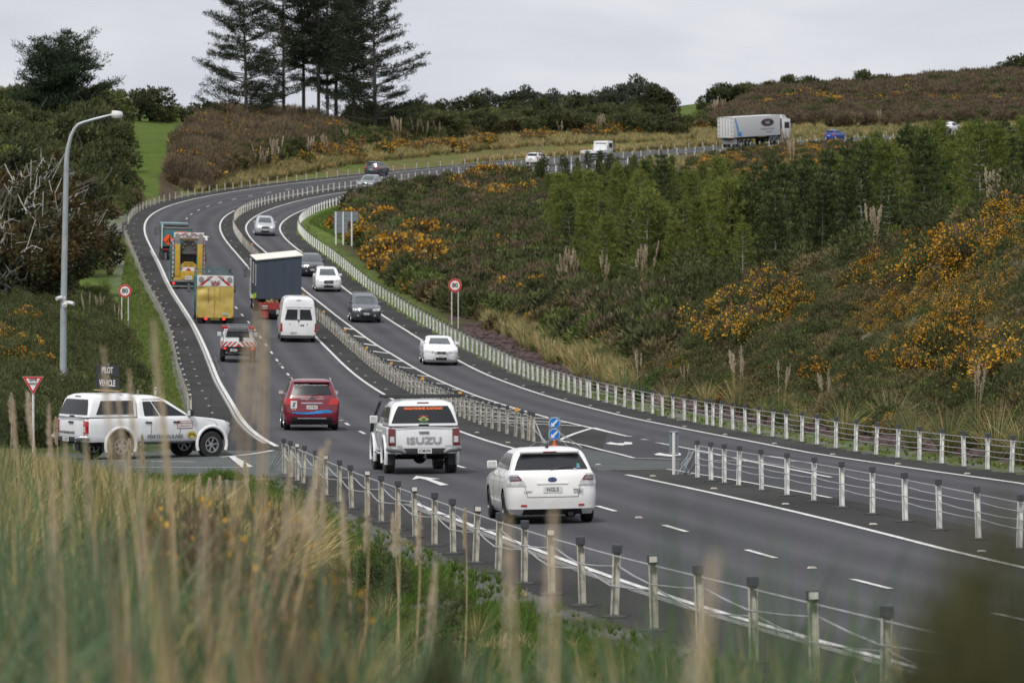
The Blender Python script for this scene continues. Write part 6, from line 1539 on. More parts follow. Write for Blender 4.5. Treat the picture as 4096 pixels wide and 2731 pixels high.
def make_young_pine(name, H_, m, bark, seed=0, dens=1.0):
    parts = []; segs = [([(0,0,-.2),(nrs.uniform(-.05,.05),0,H_*.5),(0,0,H_*.97)], [.055*H_/5,.04*H_/5,.012])]
    P=[]; Dn=[]; CP2=[]; CD2=[]; z = H_*.12
    while z < H_*.96:
        t = z/H_; Lb = (1-t)**.6*H_*.215*nrs.uniform(.65,1.25) + .15; nb = nrs.randint(4,8); a0 = nrs.rand()*6.28
        for i in range(nb):
            a = a0 + 6.28*i/nb + nrs.uniform(-.3,.3); L = Lb*nrs.uniform(.6,1.15); up = .35+.5*t; e = np.array([math.cos(a)*L, math.sin(a)*L, L*up*.6]); mid = np.array([math.cos(a)*L*.55, math.sin(a)*L*.55, L*up*.18])
            o = np.array([0,0,z]); segs.append(([o, o+mid, o+e], [.02,.014,.006]))
            for q in np.linspace(.3,1.0,int(4+5*L*dens)):
                c = o + (mid*2*q if q < .5 else mid + (e-mid)*(q-.5)*2); k = 9
                P.append(c + nrs.normal(size=(k,3))*.035); Dn.append(np.array([math.cos(a)*.5,math.sin(a)*.5,.75]) + nrs.normal(size=(k,3))*.62)
            # upright candle at the tip
            CP2.append(o+e+nrs.normal(size=(5,3))*.02); CD2.append(np.array([0,0,1.8])+nrs.normal(size=(5,3))*.25)
        z += nrs.uniform(.30,.46)*H_/5
    for q in np.linspace(.82,1.0,8): P.append(np.array([0,0,H_*q])+np.zeros((9,3))); Dn.append(np.array([0,0,1.2])+nrs.normal(size=(9,3))*.5)
    P = np.concatenate(P); Dn = np.concatenate(Dn); V, Fq = leaves(P, Dn, .26*(.7+.6*nrs.rand(len(P))), .038); parts.append((V, Fq, 0)); CP2 = np.concatenate(CP2); CD2 = np.concatenate(CD2); V, Fq = leaves(CP2, CD2, .24, .04); parts.append((V, Fq, np.full(len(Fq), 2))); V, Fq = tubes(segs, 5); parts.append((V, Fq, 1))
    return parts, [m, bark, L_candle]
def trees_parts(parts, mats):
    """split into crown and trunk meshes"""
    cr = combine('crown', [(V, f, m) for V, f, m in parts if not (np.isscalar(m) and m == 1)], mats); V, Fq = [(V, f) for V, f, m in parts if np.isscalar(m) and m == 1][0]
    tr = fast_mesh('trunk', V, Fq, None, [mats[1]]); return cr, tr
def make_tall_pine(H_, bare, spread, m, bark, lean=0, nbr=70, leaders=1, dens=1.0, rtr=.38):
    segs=[]; P=[]; Dn=[]
    for ld in range(leaders):
        a = ld*2.4 + nrs.rand(); off = np.array([math.cos(a),math.sin(a),0])*(0 if leaders == 1 else H_*nrs.uniform(.10,.26)); Hh = H_*(1 if ld == 0 else nrs.uniform(.72,.96))
        top = off + np.array([lean*H_, 0, Hh]); ctrl = [np.array([0,0,-.5]), off*.35+np.array([0,0,Hh*.33]), off*.8+np.array([lean*H_*.5,0,Hh*.66]), top]; r0 = rtr if leaders == 1 else rtr*.7
        segs.append((ctrl, [r0, r0*.8, r0*.55, r0*.12]))
        def at(t): q = t*3; i = min(int(q),2); return ctrl[i]+(ctrl[i+1]-ctrl[i])*(q-i)
        for b in range(nbr//leaders):
            t = bare + (1-bare)*((b+nrs.rand())/(nbr/leaders)); a = nrs.rand()*6.28; o = at(min(t,.995))
            prof = math.sin(min(1,(1-t)/(1-bare)*1.0+.12)*math.pi*.62); L = spread*prof*nrs.uniform(.3,1.2)+.5; rise = nrs.uniform(-.16,.34)+.35*t
            e = np.array([math.cos(a)*L, math.sin(a)*L, L*rise]); mid = e*.5 - np.array([0,0,L*.06]); segs.append(([o, o+mid, o+e], [.10*min(1,L/4), .07*min(1,L/4), .035]))
            nt = int((3+L*2.6)*dens)
            for s_ in range(nt):
                q = .35+.65*(s_+nrs.rand())/nt; c = o + (mid*2*q if q < .5 else mid+(e-mid)*(q-.5)*2); sd = np.array([-math.sin(a),math.cos(a),.25])*nrs.normal()*L*.15; c = c+sd+np.array([0,0,abs(nrs.normal())*.12]); k = 15
                P.append(c + nrs.normal(size=(k,3))*np.array([.27,.27,.13])); Dn.append(np.array([math.cos(a)*.5,math.sin(a)*.5,.75])+nrs.normal(size=(k,3))*.6)
    P = np.concatenate(P); Dn = np.concatenate(Dn); V, Fq = leaves(P, Dn, .42*(.6+.7*nrs.rand(len(P))), .085)
    T, Tf = tubes(segs, 6); return fast_mesh('crown', V, Fq, None, [m]), fast_mesh('trunk', T, Tf, None, [bark])
def make_tree(H_, R_, n, lm, bark, ls=.28, lw=.16, nb=14, twigs=18, twm=None, z0=.3, second=None, up=.4, flat=.7, gap=-0.35):
    bl = rand_blobs(nb, R_, H_*.92, s=(.26,.46), flat=flat, z0=z0); p, d, r = blob_points(n, bl, .5, .1*H_); q = n3(p, 2.2/R_, 5.0); ok = q > gap; p = p[ok]; d = d[ok]
    V, Fq = leaves(p, d+np.array([0,0,up])+nrs.normal(size=d.shape)*.6, ls*(.6+.8*nrs.rand(len(p))), lw); mats=[lm]; m = np.zeros(len(Fq), int)
    if second is not None: mats.append(second); m[n3(p, 1.3/R_, 9.0) > .08] = 1
    cr = fast_mesh('crown', V, Fq, m, mats); segs = [([(0,0,-.6),(nrs.uniform(-.2,.2),nrs.uniform(-.2,.2),H_*.3),(nrs.uniform(-.3,.3),0,H_*.7)], [.05*R_+.06,.04*R_+.03,.03])]
    for i in range(twigs):
        b = bl[nrs.randint(len(bl))]; e = np.array(b[:3])+norm(nrs.normal(size=(1,3))+np.array([[0,0,.6]]))[0]*b[3]*nrs.uniform(.6,1.12); s = np.array([0,0,H_*nrs.uniform(.12,.4)]); mid = (s+e)/2+nrs.normal(size=3)*.08*R_
        j1 = nrs.normal(size=3)*.09*R_; j2 = nrs.normal(size=3)*.09*R_; segs.append(([s, s+(mid-s)*.5+j1, mid, mid+(e-mid)*.5+j2, e], [.030*R_, .022*R_, .016*R_, .011*R_, .006*R_]))
        e2 = e+nrs.normal(size=3)*.22*R_; segs.append(([mid, (mid+e2)/2+nrs.normal(size=3)*.09*R_, e2, e2+nrs.normal(size=3)*.10*R_], [.013*R_,.010*R_,.006*R_,.004*R_]))
    T, Tf = tubes(segs, 5); tr = fast_mesh('trunk', T, Tf, None, [twm or bark]); return cr, tr

def thing_tree(name, pair, loc, s, rz, label, cat, group=None, sz=1.0):
    root = bpy.data.objects.new(name, None); COL.objects.link(root); root.location = loc; root.rotation_euler = (0,0,rz); root.scale = (s, s, s*sz)
    for nm, me in zip(('crown','trunk'), pair):
        o = bpy.data.objects.new(nm, me); COL.objects.link(o); o.parent = root
    tag(root, label, cat, group); return root
def thing_bush(name, me, loc, s, rz, label, cat, group=None, sz=1.0):
    o = bpy.data.objects.new(name, me); COL.objects.link(o); o.location = loc; o.rotation_euler = (0,0,rz); o.scale = (s,s,s*sz); tag(o, label, cat, group, 'thing'); return o
def scatter(name, items, sources, label=None):
    """items: (x, y, z, rz, scale, index); one stuff object that instances the source meshes"""
    me = bpy.data.meshes.new(name); A = np.array(items, float); me.vertices.add(len(A)); me.vertices.foreach_set('co', A[:,:3].astype(np.float32).ravel())
    for nm, ty, dat in (('rz','FLOAT',A[:,3]),('sc','FLOAT',A[:,4]),('ix','INT',A[:,5].astype(int))):
        at = me.attributes.new(nm, ty, 'POINT'); at.data.foreach_set('value', dat)
    col = bpy.data.collections.new(name+'_sources')
    for i, s in enumerate(sources): o = bpy.data.objects.new('s%02d_%s' % (i, name), s); col.objects.link(o)
    ob = bpy.data.objects.new(name, me); COL.objects.link(ob)
    ng = bpy.data.node_groups.new(name, 'GeometryNodeTree'); ng.interface.new_socket('Geometry', in_out='INPUT', socket_type='NodeSocketGeometry'); ng.interface.new_socket('Geometry', in_out='OUTPUT', socket_type='NodeSocketGeometry')
    gi = ng.nodes.new('NodeGroupInput'); go = ng.nodes.new('NodeGroupOutput'); ip = ng.nodes.new('GeometryNodeInstanceOnPoints'); ci = ng.nodes.new('GeometryNodeCollectionInfo'); ci.inputs['Collection'].default_value = col; ci.inputs['Separate Children'].default_value = True; ci.inputs['Reset Children'].default_value = True
    def na(nm, ty): n = ng.nodes.new('GeometryNodeInputNamedAttribute'); n.data_type = ty; n.inputs['Name'].default_value = nm; return n.outputs['Attribute']
    cx_ = ng.nodes.new('ShaderNodeCombineXYZ'); ng.links.new(na('rz','FLOAT'), cx_.inputs['Z']); ng.links.new(cx_.outputs[0], ip.inputs['Rotation'])
    ng.links.new(na('sc','FLOAT'), ip.inputs['Scale']); ng.links.new(na('ix','INT'), ip.inputs['Instance Index']); ip.inputs['Pick Instance'].default_value = True
    ng.links.new(gi.outputs[0], ip.inputs['Points']); ng.links.new(ci.outputs[0], ip.inputs['Instance']); ng.links.new(ip.outputs[0], go.inputs[0])
    md = ob.modifiers.new('scatter', 'NODES'); md.node_group = ng
    tag(ob, label, name.replace('_',' '), None, 'stuff'); return ob
rp = random.Random(21)
def bbox(poly): xs=[p[0] for p in poly]; ys=[p[1] for p in poly]; return min(xs),max(xs),min(ys),max(ys)
def free(g, mar=0.3):
    """off the road and the side road"""
    k, o = ko(np.array([[g.x, g.y]])); k = float(k[0]); o = float(o[0])
    if K0 < k < KE and OL-mar-.35 < o < OB(min(max(k,K0),KE-.1))+mar+.4: return False
    if 125.6-mar*.5 < g.y < 147.6+mar*.3 and g.x < 0: return False
    if 36.0 < k < 38.2 and -60 < o < 0: return False
    return True
def fill(poly, n, mar=0.6, cond=None, dmin=0, dmax=1e9):
    x0,x1,y0,y1 = bbox(poly); out=[]; tries = 0
    while len(out) < n and tries < n*12:
        tries += 1; px, py = rp.uniform(x0,x1), rp.uniform(y0,y1)
        if not inpoly(px, py, poly): continue
        g = on_ground(px, py)
        if g is None or not (dmin < g.y < dmax) or not free(g, mar): continue
        if cond and not cond(px, py, g): continue
        out.append((px, py, g))
    return out
def fill_area(n, x0, x1, y0, y1, mar=0.0, cond=None):
    out=[]; tries=0
    while len(out) < n and tries < n*6:
        tries += 1; x, y = rp.uniform(x0,x1), rp.uniform(y0,y1); g = Vector((x,y,0))
        if not free(g, mar): continue
        if cond and not cond(g): continue
        g.z = ground_z(x, y); out.append(g)
    return out
RZ = lambda: rp.uniform(0, 6.28)

# --- sources
scrub = [make_bush('scrub', 1.0, 1.1, 1500, .17, .05, L_manuka, nb=8, twigs=6, tm=M_barkm), make_bush('scrub', 1.0, 1.5, 1700, .17, .05, L_olive, nb=9, up=.9), make_bush('scrub', 1.1, 1.0, 1500, .16, .05, L_manuka, nb=10, second=L_brown, twigs=8, tm=M_barkm),
         make_bush('scrub', .9, .8, 900, .13, .06, L_grey, nb=7, second=L_olive), make_bush('scrub', 1.0, .9, 1100, .15, .05, L_brown, nb=8, twigs=10, tm=M_barkm, up=1.0, second=L_manuka), make_bush('scrub', 1.0, 1.2, 1500, .16, .07, L_green, nb=8, second=L_olive)]
gorse = [make_bush('gorse', 1.2, 1.5, 3000, .15, .05, L_gorse, nb=13, flowers=.5, fsize=.09, fthr=.04), make_bush('gorse', 1.3, 1.3, 3000, .15, .05, L_gorse, nb=13, flowers=.35, fsize=.09, fthr=.10, second=L_brown), make_bush('gorse', 1.1, 1.6, 3000, .15, .05, L_gorse, nb=12, flowers=.6, fsize=.085, fthr=-.03, second=L_brown)]
gorse_far = [make_bush('gorse', 1.3, 1.6, 900, .30, .12, L_manuka, nb=10, flowers=.7, fsize=.20, fthr=.02), make_bush('gorse', 1.3, 1.5, 900, .30, .12, L_gorse, nb=10, flowers=.4, fsize=.20, fthr=.1), make_bush('gorse', 1.3, 1.6, 900, .30, .10, L_brown, nb=10, flowers=.35, fsize=.18, fthr=.1, second=L_manuka)]
scrub_far = [make_bush('scrub', 1.3, 1.7, 900, .32, .12, L_manuka, nb=9), make_bush('scrub', 1.3, 1.9, 900, .32, .12, L_olive, nb=9, up=.8), make_bush('scrub', 1.3, 1.6, 900, .32, .12, L_dark, nb=9, second=L_olive), make_bush('scrub', 1.3, 1.6, 900, .32, .10, L_brown, nb=9, up=1.2, twigs=8, tm=M_barkm), make_bush('scrub', 1.2, 1.6, 900, .30, .13, L_green, nb=9)]
brown_far = [make_bush('dead_scrub', 1.2, 2.0, 1300, .42, .055, L_brown, nb=10, up=1.8, twigs=14, tm=M_barkm), make_bush('dead_scrub', 1.2, 1.8, 1200, .40, .055, L_brown, nb=10, up=1.5, twigs=12, tm=M_barkm, second=L_manuka)]
tuss = [make_tussock('tussock', 100, 1.0, .020, L_grassD, second=L_grassG), make_tussock('tussock', 100, 1.2, .020, L_toe, second=L_grassD, spread=.9), make_tussock('tussock', 80, .8, .016, L_grassG, second=L_grassD), make_tussock('tussock', 100, 1.1, .020, L_grassD, spread=1.1)]
tuss_far = [make_tussock('tussock', 60, 1.1, .05, L_grassD, second=L_toe), make_tussock('tussock', 60, 1.2, .05, L_toe, second=L_grassD), make_tussock('tussock', 55, .8, .06, L_grassD)]
toetoe = [make_tussock('toetoe', 230, 1.7, .022, L_toe, spread=.95, plumes=0, second=L_grassD), make_tussock('toetoe', 230, 1.7, .022, L_toe, spread=.9, plumes=4, ph=2.4, second=L_grassG), make_tussock('toetoe', 200, 1.5, .022, L_toe, spread=.85, plumes=7, ph=2.6, second=L_grassD)]
toetoe_far = [make_tussock('toetoe', 90, 1.6, .07, L_toe, spread=.8, plumes=7, ph=3.0, second=L_grassD, pw=.03), make_tussock('toetoe', 90, 1.5, .07, L_grassD, spread=.8, plumes=9, ph=3.2, second=L_toe, pw=.03)]
L_verge = leafmat('verge_grass_blade', [(0.035,0.070,0.010),(0.075,0.13,0.018),(0.12,0.18,0.03)], trans=.35, k=1.0)
tuft = [make_tussock('tuft', 24, .15, .014, L_verge, spread=.9), make_tussock('tuft', 24, .12, .016, L_verge, spread=1.2), make_tussock('tuft', 18, .22, .012, L_verge, spread=.9, second=L_grassG)]
tuft_far = [make_tussock('tuft', 26, .30, .035, L_grassG, spread=1.0), make_tussock('tuft', 26, .28, .035, L_grassG, spread=1.1, second=L_grassD)]
def rock_mesh(s):
    bm = bmesh.new(); bmesh.ops.create_icosphere(bm, subdivisions=2, radius=1.0); o = rp.uniform(0, 50)
    for v in bm.verts: v.co *= 1 + .45*noise.noise(v.co*1.3+Vector((o,o,o))); v.co.z *= .65
    me = bpy.data.meshes.new('rock'); bm.to_mesh(me); bm.free(); me.materials.append(s); return me
M_rock = mat('dark_red_rock', (0.070,0.042,0.042), .9, var=.5, scale=2.5); rocks = [rock_mesh(M_rock), rock_mesh(M_rock), rock_mesh(mat('grey_rock',(.13,.125,.12),.9,var=.4,scale=2.5))]

# --- ground cover, nearest first
it = []
for g in fill_area(30000, -9, 2.5, 48, 126, .05, lambda g: noise.noise(Vector((g.x*.5, g.y*.18, 0))) > -.5): 
    q = float(ko(np.array([[g.x, g.y]]))[1][0]); w_ = OL - q
    if w_ < 1.1 + .5*noise.noise(Vector((g.x*.6, g.y*.3, 3))) and rp.random() < .86: continue
    pn = noise.noise(Vector((g.x*.7, g.y*.22, 6)))
    it.append((*g, RZ(), rp.uniform(.5,1.2)*(1.5 if pn > .3 else 1), rp.choice((3,4,4,2)) if pn < -.25 else rp.choice((0,0,1,1,2,4))))
for g in fill_area(90, -8, 1.0, 46, 104, 1.8, lambda g: noise.noise(Vector((g.x*.4, g.y*.1, 11))) > .05): it.append((*g, RZ(), rp.uniform(.25,.5), rp.choice((5,6,6,7))))
scatter('verge_grass', it, tuft+[make_tussock('tuft', 18, .16, .012, L_grassD, spread=1.2), make_tussock('tuft', 24, .10, .016, L_verge, spread=1.3, second=L_yg)]+tuss[:2]+[scrub[1],scrub[0]], 'short green grass on the verge beside the near barrier')
it = []
def dry(g):
    k, o = ko(np.array([[g.x, g.y]])); return float(o[0]) < OL - 2.9 + 1.2*noise.noise(Vector((g.x*.3, g.y*.1, 0)))
for g in fill_area(7600, -19, -3, 36, 125, .3, dry):
    px_, py_ = project(g); cap = -(np.interp(px_, [0,250,450,650,1100,1500], [1800,1845,1900,1935,1960,2150]) - 905)/F*g.y; mh = (cap - g.z)/1.05
    if mh < .12: continue
    cl = noise.noise(Vector((g.x*.35, g.y*.12, 21))) > -.2
    it.append((*g, RZ(), min(mh, rp.uniform(.5,1.25)*(1.0 if cl else .55)), rp.choice((0,3,3,1)) if noise.noise(Vector((g.x*.25, g.y*.08, 31))) > .0 else rp.choice((1,1,2,2,0))))
scatter('long_grass', it, tuss, 'long dry grass filling the bank left of the near verge')
it = []
for px, py, g in fill([(640,900),(700,1250),(900,1700),(500,1760),(330,1760),(420,1500),(480,1200),(500,1050),(440,900)], 15000, .2): it.append((*g, RZ(), rp.uniform(.6,1.2)*(.6 if g.y < 260 else 1.0), rp.choice((0,1))))
for k in np.arange(-2, 45, .035):
    o = OB(min(k,KE-1)) + .5 + abs(rp.gauss(0,.55)); p = RP(k, o); it.append((p.x, p.y, ground_z(p.x,p.y), RZ(), rp.uniform(.25,.6), rp.choice((0,1))))
for px, py, g in fill([(1205,880),(1330,820),(1420,870),(1500,960),(1400,980),(1250,900)], 1500, .4): it.append((*g, RZ(), rp.uniform(.6,1.0), 0))
scatter('roadside_grass', it, tuft_far, 'green grass strips along the road edges')
# rocks in the drain on the right
it = []
for i in range(2600):
    k = rp.uniform(-1, 25); o = OB(k) + rp.uniform(2.0, 5.0); p = RP(k, o)
    if noise.noise(Vector((p.x*.12, p.y*.12, 4))) < -.25: continue
    it.append((p.x, p.y, ground_z(p.x,p.y), RZ(), rp.uniform(.06,.24), rp.choice((0,1,1))))
for i in range(700): p = Vector((rp.uniform(-5.4,-3.9), rp.uniform(88,104), 0)); it.append((p.x,p.y,ground_z(p.x,p.y),RZ(),rp.uniform(.04,.10),2))
for i in range(500):
    k = rp.uniform(14, 36); o = OL - rp.uniform(7.5, 10); p = RP(k, o); it.append((p.x,p.y,ground_z(p.x,p.y),RZ(),rp.uniform(.1,.3),0))
scatter('drain_rocks', it, rocks, 'dark red rocks lining the roadside drain')
# hillsides
HILLR = [(2450,1450),(2700,1240),(3100,1180),(3500,1060),(4150,900),(4200,1900),(3800,1830),(3200,1700),(2900,1640),(2600,1560)]
def hs(px, py, g): return noise.noise(Vector((g.x*.14, g.y*.07, 2)))
it = []
for px, py, g in fill(HILLR, 5200, 3.0):
    sl = inpoly(px, py, Z_SLATE); r = rp.random()
    if sl and r < .35: continue
    ix = 3 if (sl and rp.random() < .5) or rp.random() < .12 else rp.choice((0,0,0,1,2,2,4,4,5)); it.append((*g, RZ(), rp.uniform(.25,.6) if sl else rp.uniform(.35,.95), ix))
for px, py, g in fill(HILLR, 3300, 3.0): it.append((*g, RZ(), rp.uniform(.35,.8), rp.choice((6,6,7,8))))
for px, py, g in fill(HILLR, 2000, 3.0, lambda x,y,g: noise.noise(Vector((g.x*.25, g.y*.12, 8))) > -.12): it.append((*g, RZ(), rp.uniform(.25,.6), rp.choice((9,10,10,11))))
scatter('hillside_scrub', it, scrub+tuss[:3]+gorse, 'low olive and silver scrub covering the right hillside')
SPUR = [(1390,830),(1600,780),(2100,720),(2200,800),(2250,1150),(2450,1280),(2700,1250),(2650,1500),(2350,1420),(1950,1290),(1650,1180),(1480,1000)]
it = []
for px, py, g in fill(SPUR, 5200, 2.4, lambda x,y,g: not (inpoly(x,y,Z_DRY) and rp.random() < .85)): it.append((*g, RZ(), rp.uniform(.45,1.25), rp.choice((0,0,1,2,2,3,4))))
for px, py, g in fill(SPUR, 2300, 2.4): it.append((*g, RZ(), rp.uniform(.5,1.1), rp.choice((5,6,7))))
for px, py, g in fill(SPUR, 1500, 2.4, lambda x,y,g: noise.noise(Vector((g.x*.12, g.y*.05, 8))) > (-.25 if x < 2150 else .1)): it.append((*g, RZ(), rp.uniform(.35,.85), rp.choice((8,9,9,10))))
for px, py, g in fill(Z_DRY, 500, 2.4): it.append((*g, RZ(), rp.uniform(.3,.7), rp.choice((0,1,4))))
scatter('valley_scrub', it, scrub_far+tuss_far+gorse_far, 'olive brown scrub inside the bend of the road')
it = []
for px, py, g in fill(Z_DRY, 2200, 1.2)+fill([(1900,1230),(2300,1330),(2600,1530),(2500,1580),(2100,1400)],500,1.0)+fill([(1550,860),(1900,820),(1850,960),(1600,980)],350,2): it.append((*g, RZ(), rp.uniform(.7,1.2), rp.choice((0,0,1))))
for px, py, g in fill(Z_DRY2, 900, 1.0): it.append((*g, RZ(), rp.uniform(.6,1.0), rp.choice((0,2))))
for px, py, g in fill([(900,760),(1400,660),(2100,590),(2900,560),(3300,545),(3300,500),(2900,530),(2100,550),(1400,610),(1000,690),(700,800),(560,850),(700,850)], 3200, .8): it.append((*g, RZ(), rp.uniform(.6,1.2), rp.choice((0,0,1,2))))
for px, py, g in fill([(2500,600),(2900,560),(4150,470),(4150,560),(3400,620),(2900,720),(2600,700)], 2600, .5): it.append((*g, RZ(), rp.uniform(.5,1.1), rp.choice((0,1,1,2))))
for px, py, g in fill([(2740,660),(3000,620),(3300,590),(3520,600),(3350,680),(3050,790),(2800,740)], 420, 1.0): it.append((*g, RZ(), rp.uniform(.4,.95), rp.choice((3,4,5,6))))
scatter('dry_grass', it, tuss_far+scrub_far[:2]+[gorse_far[0],scrub_far[3]], 'pale dry grass between the road and the scrub')
UP = [(880,700),(1300,610),(1700,570),(2300,520),(2700,530),(3200,510),(4150,500),(4150,250),(3700,285),(3300,330),(2950,400),(2800,500),(2650,530),(2550,470),(1600,500),(1300,540),(1000,600)]
it = []
for px, py, g in fill(UP, 6500, 3.0, lambda x,y,g: not inpoly(x,y,Z_PAST2)):
    if px > 2850 and rp.random() < .72: ix = 3
    else: ix = rp.choice((0,0,1,2,4))
    it.append((*g, RZ(), rp.uniform(.7,1.4)*(1.3 if px > 2850 and py < 420 else 1), ix))
for px, py, g in fill(UP, 1500, 2.0): it.append((*g, RZ(), rp.uniform(.8,1.5), rp.choice((5,6,6))))
for px, py, g in fill(UP, 900, 2.0, lambda x,y,g: not inpoly(x,y,Z_PAST2) and noise.noise(Vector((g.x*.05, g.y*.03, 8))) > -.2): it.append((*g, RZ(), rp.uniform(.5,1.0), rp.choice((8,9,10))))
scatter('upland_scrub', it, scrub_far+tuss_far+gorse_far, 'brown and olive scrub on the far slopes above the road')
it = []
BANK = [(700,750),(730,600),(840,490),(1000,470),(1250,500),(1400,560),(1280,610),(1050,640),(900,700),(760,780)]
for px, py, g in fill(BANK, 900, 2.0): it.append((*g, RZ(), rp.uniform(.6,1.7), rp.choice((0,0,0,1,1,2,3))))
scatter('dead_brown_scrub', it, brown_far+[scrub_far[0],gorse_far[2]], 'reddish brown leafless scrub on the bank above the bend')
LEFTLOW = [(-50,1200),(300,1180),(410,1200),(500,1450),(520,1560),(400,1740),(120,1790),(-60,1790)]
it = []
for px, py, g in fill(LEFTLOW, 1900, 1.5): it.append((*g, RZ(), rp.uniform(.4,1.0), rp.choice((0,1,5,5,1))))
scatter('roadside_scrub', it, scrub, 'dark green scrub below the left roadside trees')
it = []
for px, py, g in fill([(-60,430),(440,430),(460,560),(440,760),(400,840),(-60,860)], 900, 1.5): it.append((*g, RZ(), rp.uniform(1.0,1.9), rp.choice((0,1,2,4))))
for px, py, g in fill([(400,760),(520,720),(560,850),(470,880),(400,880)], 120, 1.0): it.append((*g, RZ(), rp.uniform(.5,1.1), rp.choice((1,4,0))))
scatter('hillside_bushes', it, scrub_far, 'mixed green bushes climbing the left hillside')
# --- flowering gorse, bush by bush
def gcond(thr): return lambda x,y,g: hs(x,y,g) > thr
def gorse_patch(poly, n, meshes, s, label, thr=0.0, mar=2.5):
    for px, py, g in fill(poly, n, mar, gcond(thr)): thing_bush('gorse_bush', rp.choice(meshes), g, rp.uniform(*s), RZ(), label, 'gorse bush', label.split(' gorse')[0]+' gorse bushes', rp.uniform(.8,1.1))
gorse_patch([(1370,900),(1480,880),(1700,1000),(1900,1080),(1800,1150),(1640,1160),(1500,1040),(1420,960)], 70, gorse+gorse_far[:1], (.9,1.7), 'orange flowering gorse bush on the slope beside the direction sign', -.5, 1.6)
gorse_patch([(1750,730),(2120,740),(2110,840),(1950,860),(1780,790)], 26, gorse_far, (.9,1.5), 'orange flowering gorse bush on the spur under the upper road', -.3)
gorse_patch([(1900,1000),(2250,1100),(2300,1230),(2000,1200),(1850,1140)], 24, gorse_far, (.7,1.2), 'orange flowering gorse bush in the middle of the valley scrub', 0)
gorse_patch([(2720,1320),(2950,1200),(3300,1160),(3250,1330),(3000,1420),(2750,1440)], 32, gorse, (.7,1.4), 'orange flowering gorse bush on the lower left of the hillside', -.2)
gorse_patch([(3400,1160),(3750,1010),(4100,920),(4100,1100),(3700,1200),(3450,1240)], 36, gorse, (.7,1.35), 'golden flowering gorse bush near the crest of the right hillside', -.3)
gorse_patch([(3600,1440),(4100,1430),(4100,1640),(3700,1600),(3500,1540)], 26, gorse, (.7,1.3), 'golden flowering gorse bush low on the hillside at the right edge', -.4)
gorse_patch([(3050,1480),(3500,1520),(3500,1640),(3100,1590)], 12, gorse, (.5,.9), 'small flowering gorse bush behind the pampas clumps on the right', -.3)
gorse_patch([(1000,640),(1400,620),(1800,590),(2300,545),(2900,510),(2900,530),(2300,570),(1500,640),(1000,690)], 46, gorse_far, (.8,1.3), 'orange flowering gorse bush along the top side of the upper road', -.6, 2.0)
gorse_patch([(3000,470),(3500,440),(4120,460),(4120,250),(3800,280),(3500,330),(3100,430)], 90, gorse_far, (1.0,1.6), 'orange flowering gorse bush on the far right skyline slope', -.3)
gorse_patch([(-20,1270),(110,1300),(90,1420),(150,1640),(-20,1640)], 9, gorse, (.8,1.2), 'yellow flowering gorse bush at the far left edge near the lamp', -1)
for px, py in ((470,1400),(455,1412)):
    g = on_ground(px, py+15); thing_bush('gorse_bush', gorse[2], g, .5, RZ(), 'small bright gorse bush in the green ditch by the left speed sign', 'gorse bush', 'gorse by the left sign')
# --- toetoe / pampas clumps
for px, py, s, i in ((2480,1580,.9,0),(2560,1610,1.0,1),(2680,1640,.9,0),(2950,1665,1.25,2),(2820,1640,1.0,0),(3120,1700,1.0,1),(3380,1760,1.0,0),(3480,1790,1.0,0),(3560,1740,1.2,0),(3300,1700,.9,2),(3790,1820,1.1,0),(3980,1840,1.2,0),(3900,1800,1.1,1),(4090,1860,1.1,0),(2250,1380,.9,2),(2200,1460,.8,0),(2310,1520,.9,0),(2380,1560,.8,0),(2050,1320,.8,0),(2740,1600,.7,1),(3650,1800,.9,0),(3200,1730,.8,0),(3050,1690,.8,0)):
    g = on_ground(px, py)
    if g is None or not free(g, .8): k, o = ko(np.array([[g.x,g.y]])); k = float(k[0]); q = RP(k, OB(k)+2.5); g = Vector((q.x,q.y,ground_z(q.x,q.y)))
    thing_bush('pampas_grass', toetoe[i], g, s*.85, RZ(), 'arching pampas grass clump with pale blades behind the right barrier', 'pampas grass', 'pampas clumps along the right barrier')
for px, py, s in ((2260,1210,1.1),(2290,1190,1.0),(2600,1180,1.0),(2560,1190,.9),(2160,690,1.3),(3150,690,1.5),(3170,700,1.2),(2420,1190,.9),(3490,1080,.9),(3700,960,.9),(3960,950,.9)):
    g = on_ground(px, py); thing_bush('pampas_grass', toetoe_far[rp.randint(0,1)], g, s, RZ(), 'pampas grass with tall cream plumes standing in the valley scrub', 'pampas grass', 'plumed pampas in the valley')
for px, py, s in ((1030,700,1.1),(1060,705,1.0),(1110,690,1.3),(1090,695,1.2),(1240,660,1.0),(1300,640,.9),(1580,590,1.2),(1600,588,1.1),(1660,580,1.2),(1700,580,1.1),(1750,575,1.0),(2240,560,.9),(2400,560,1.1),(2410,555,1.0),(2670,540,.8),(2860,480,1.0),(2890,478,1.0),(3520,520,.9),(1380,600,.8)):
    g = on_ground(px, py)
    if not free(g, .6): g = on_ground(px, py-22)
    thing_bush('pampas_grass', toetoe_far[rp.randint(0,1)], g, s, RZ(), 'pampas grass with tall cream plumes above the upper road', 'pampas grass', 'plumed pampas above the upper road')
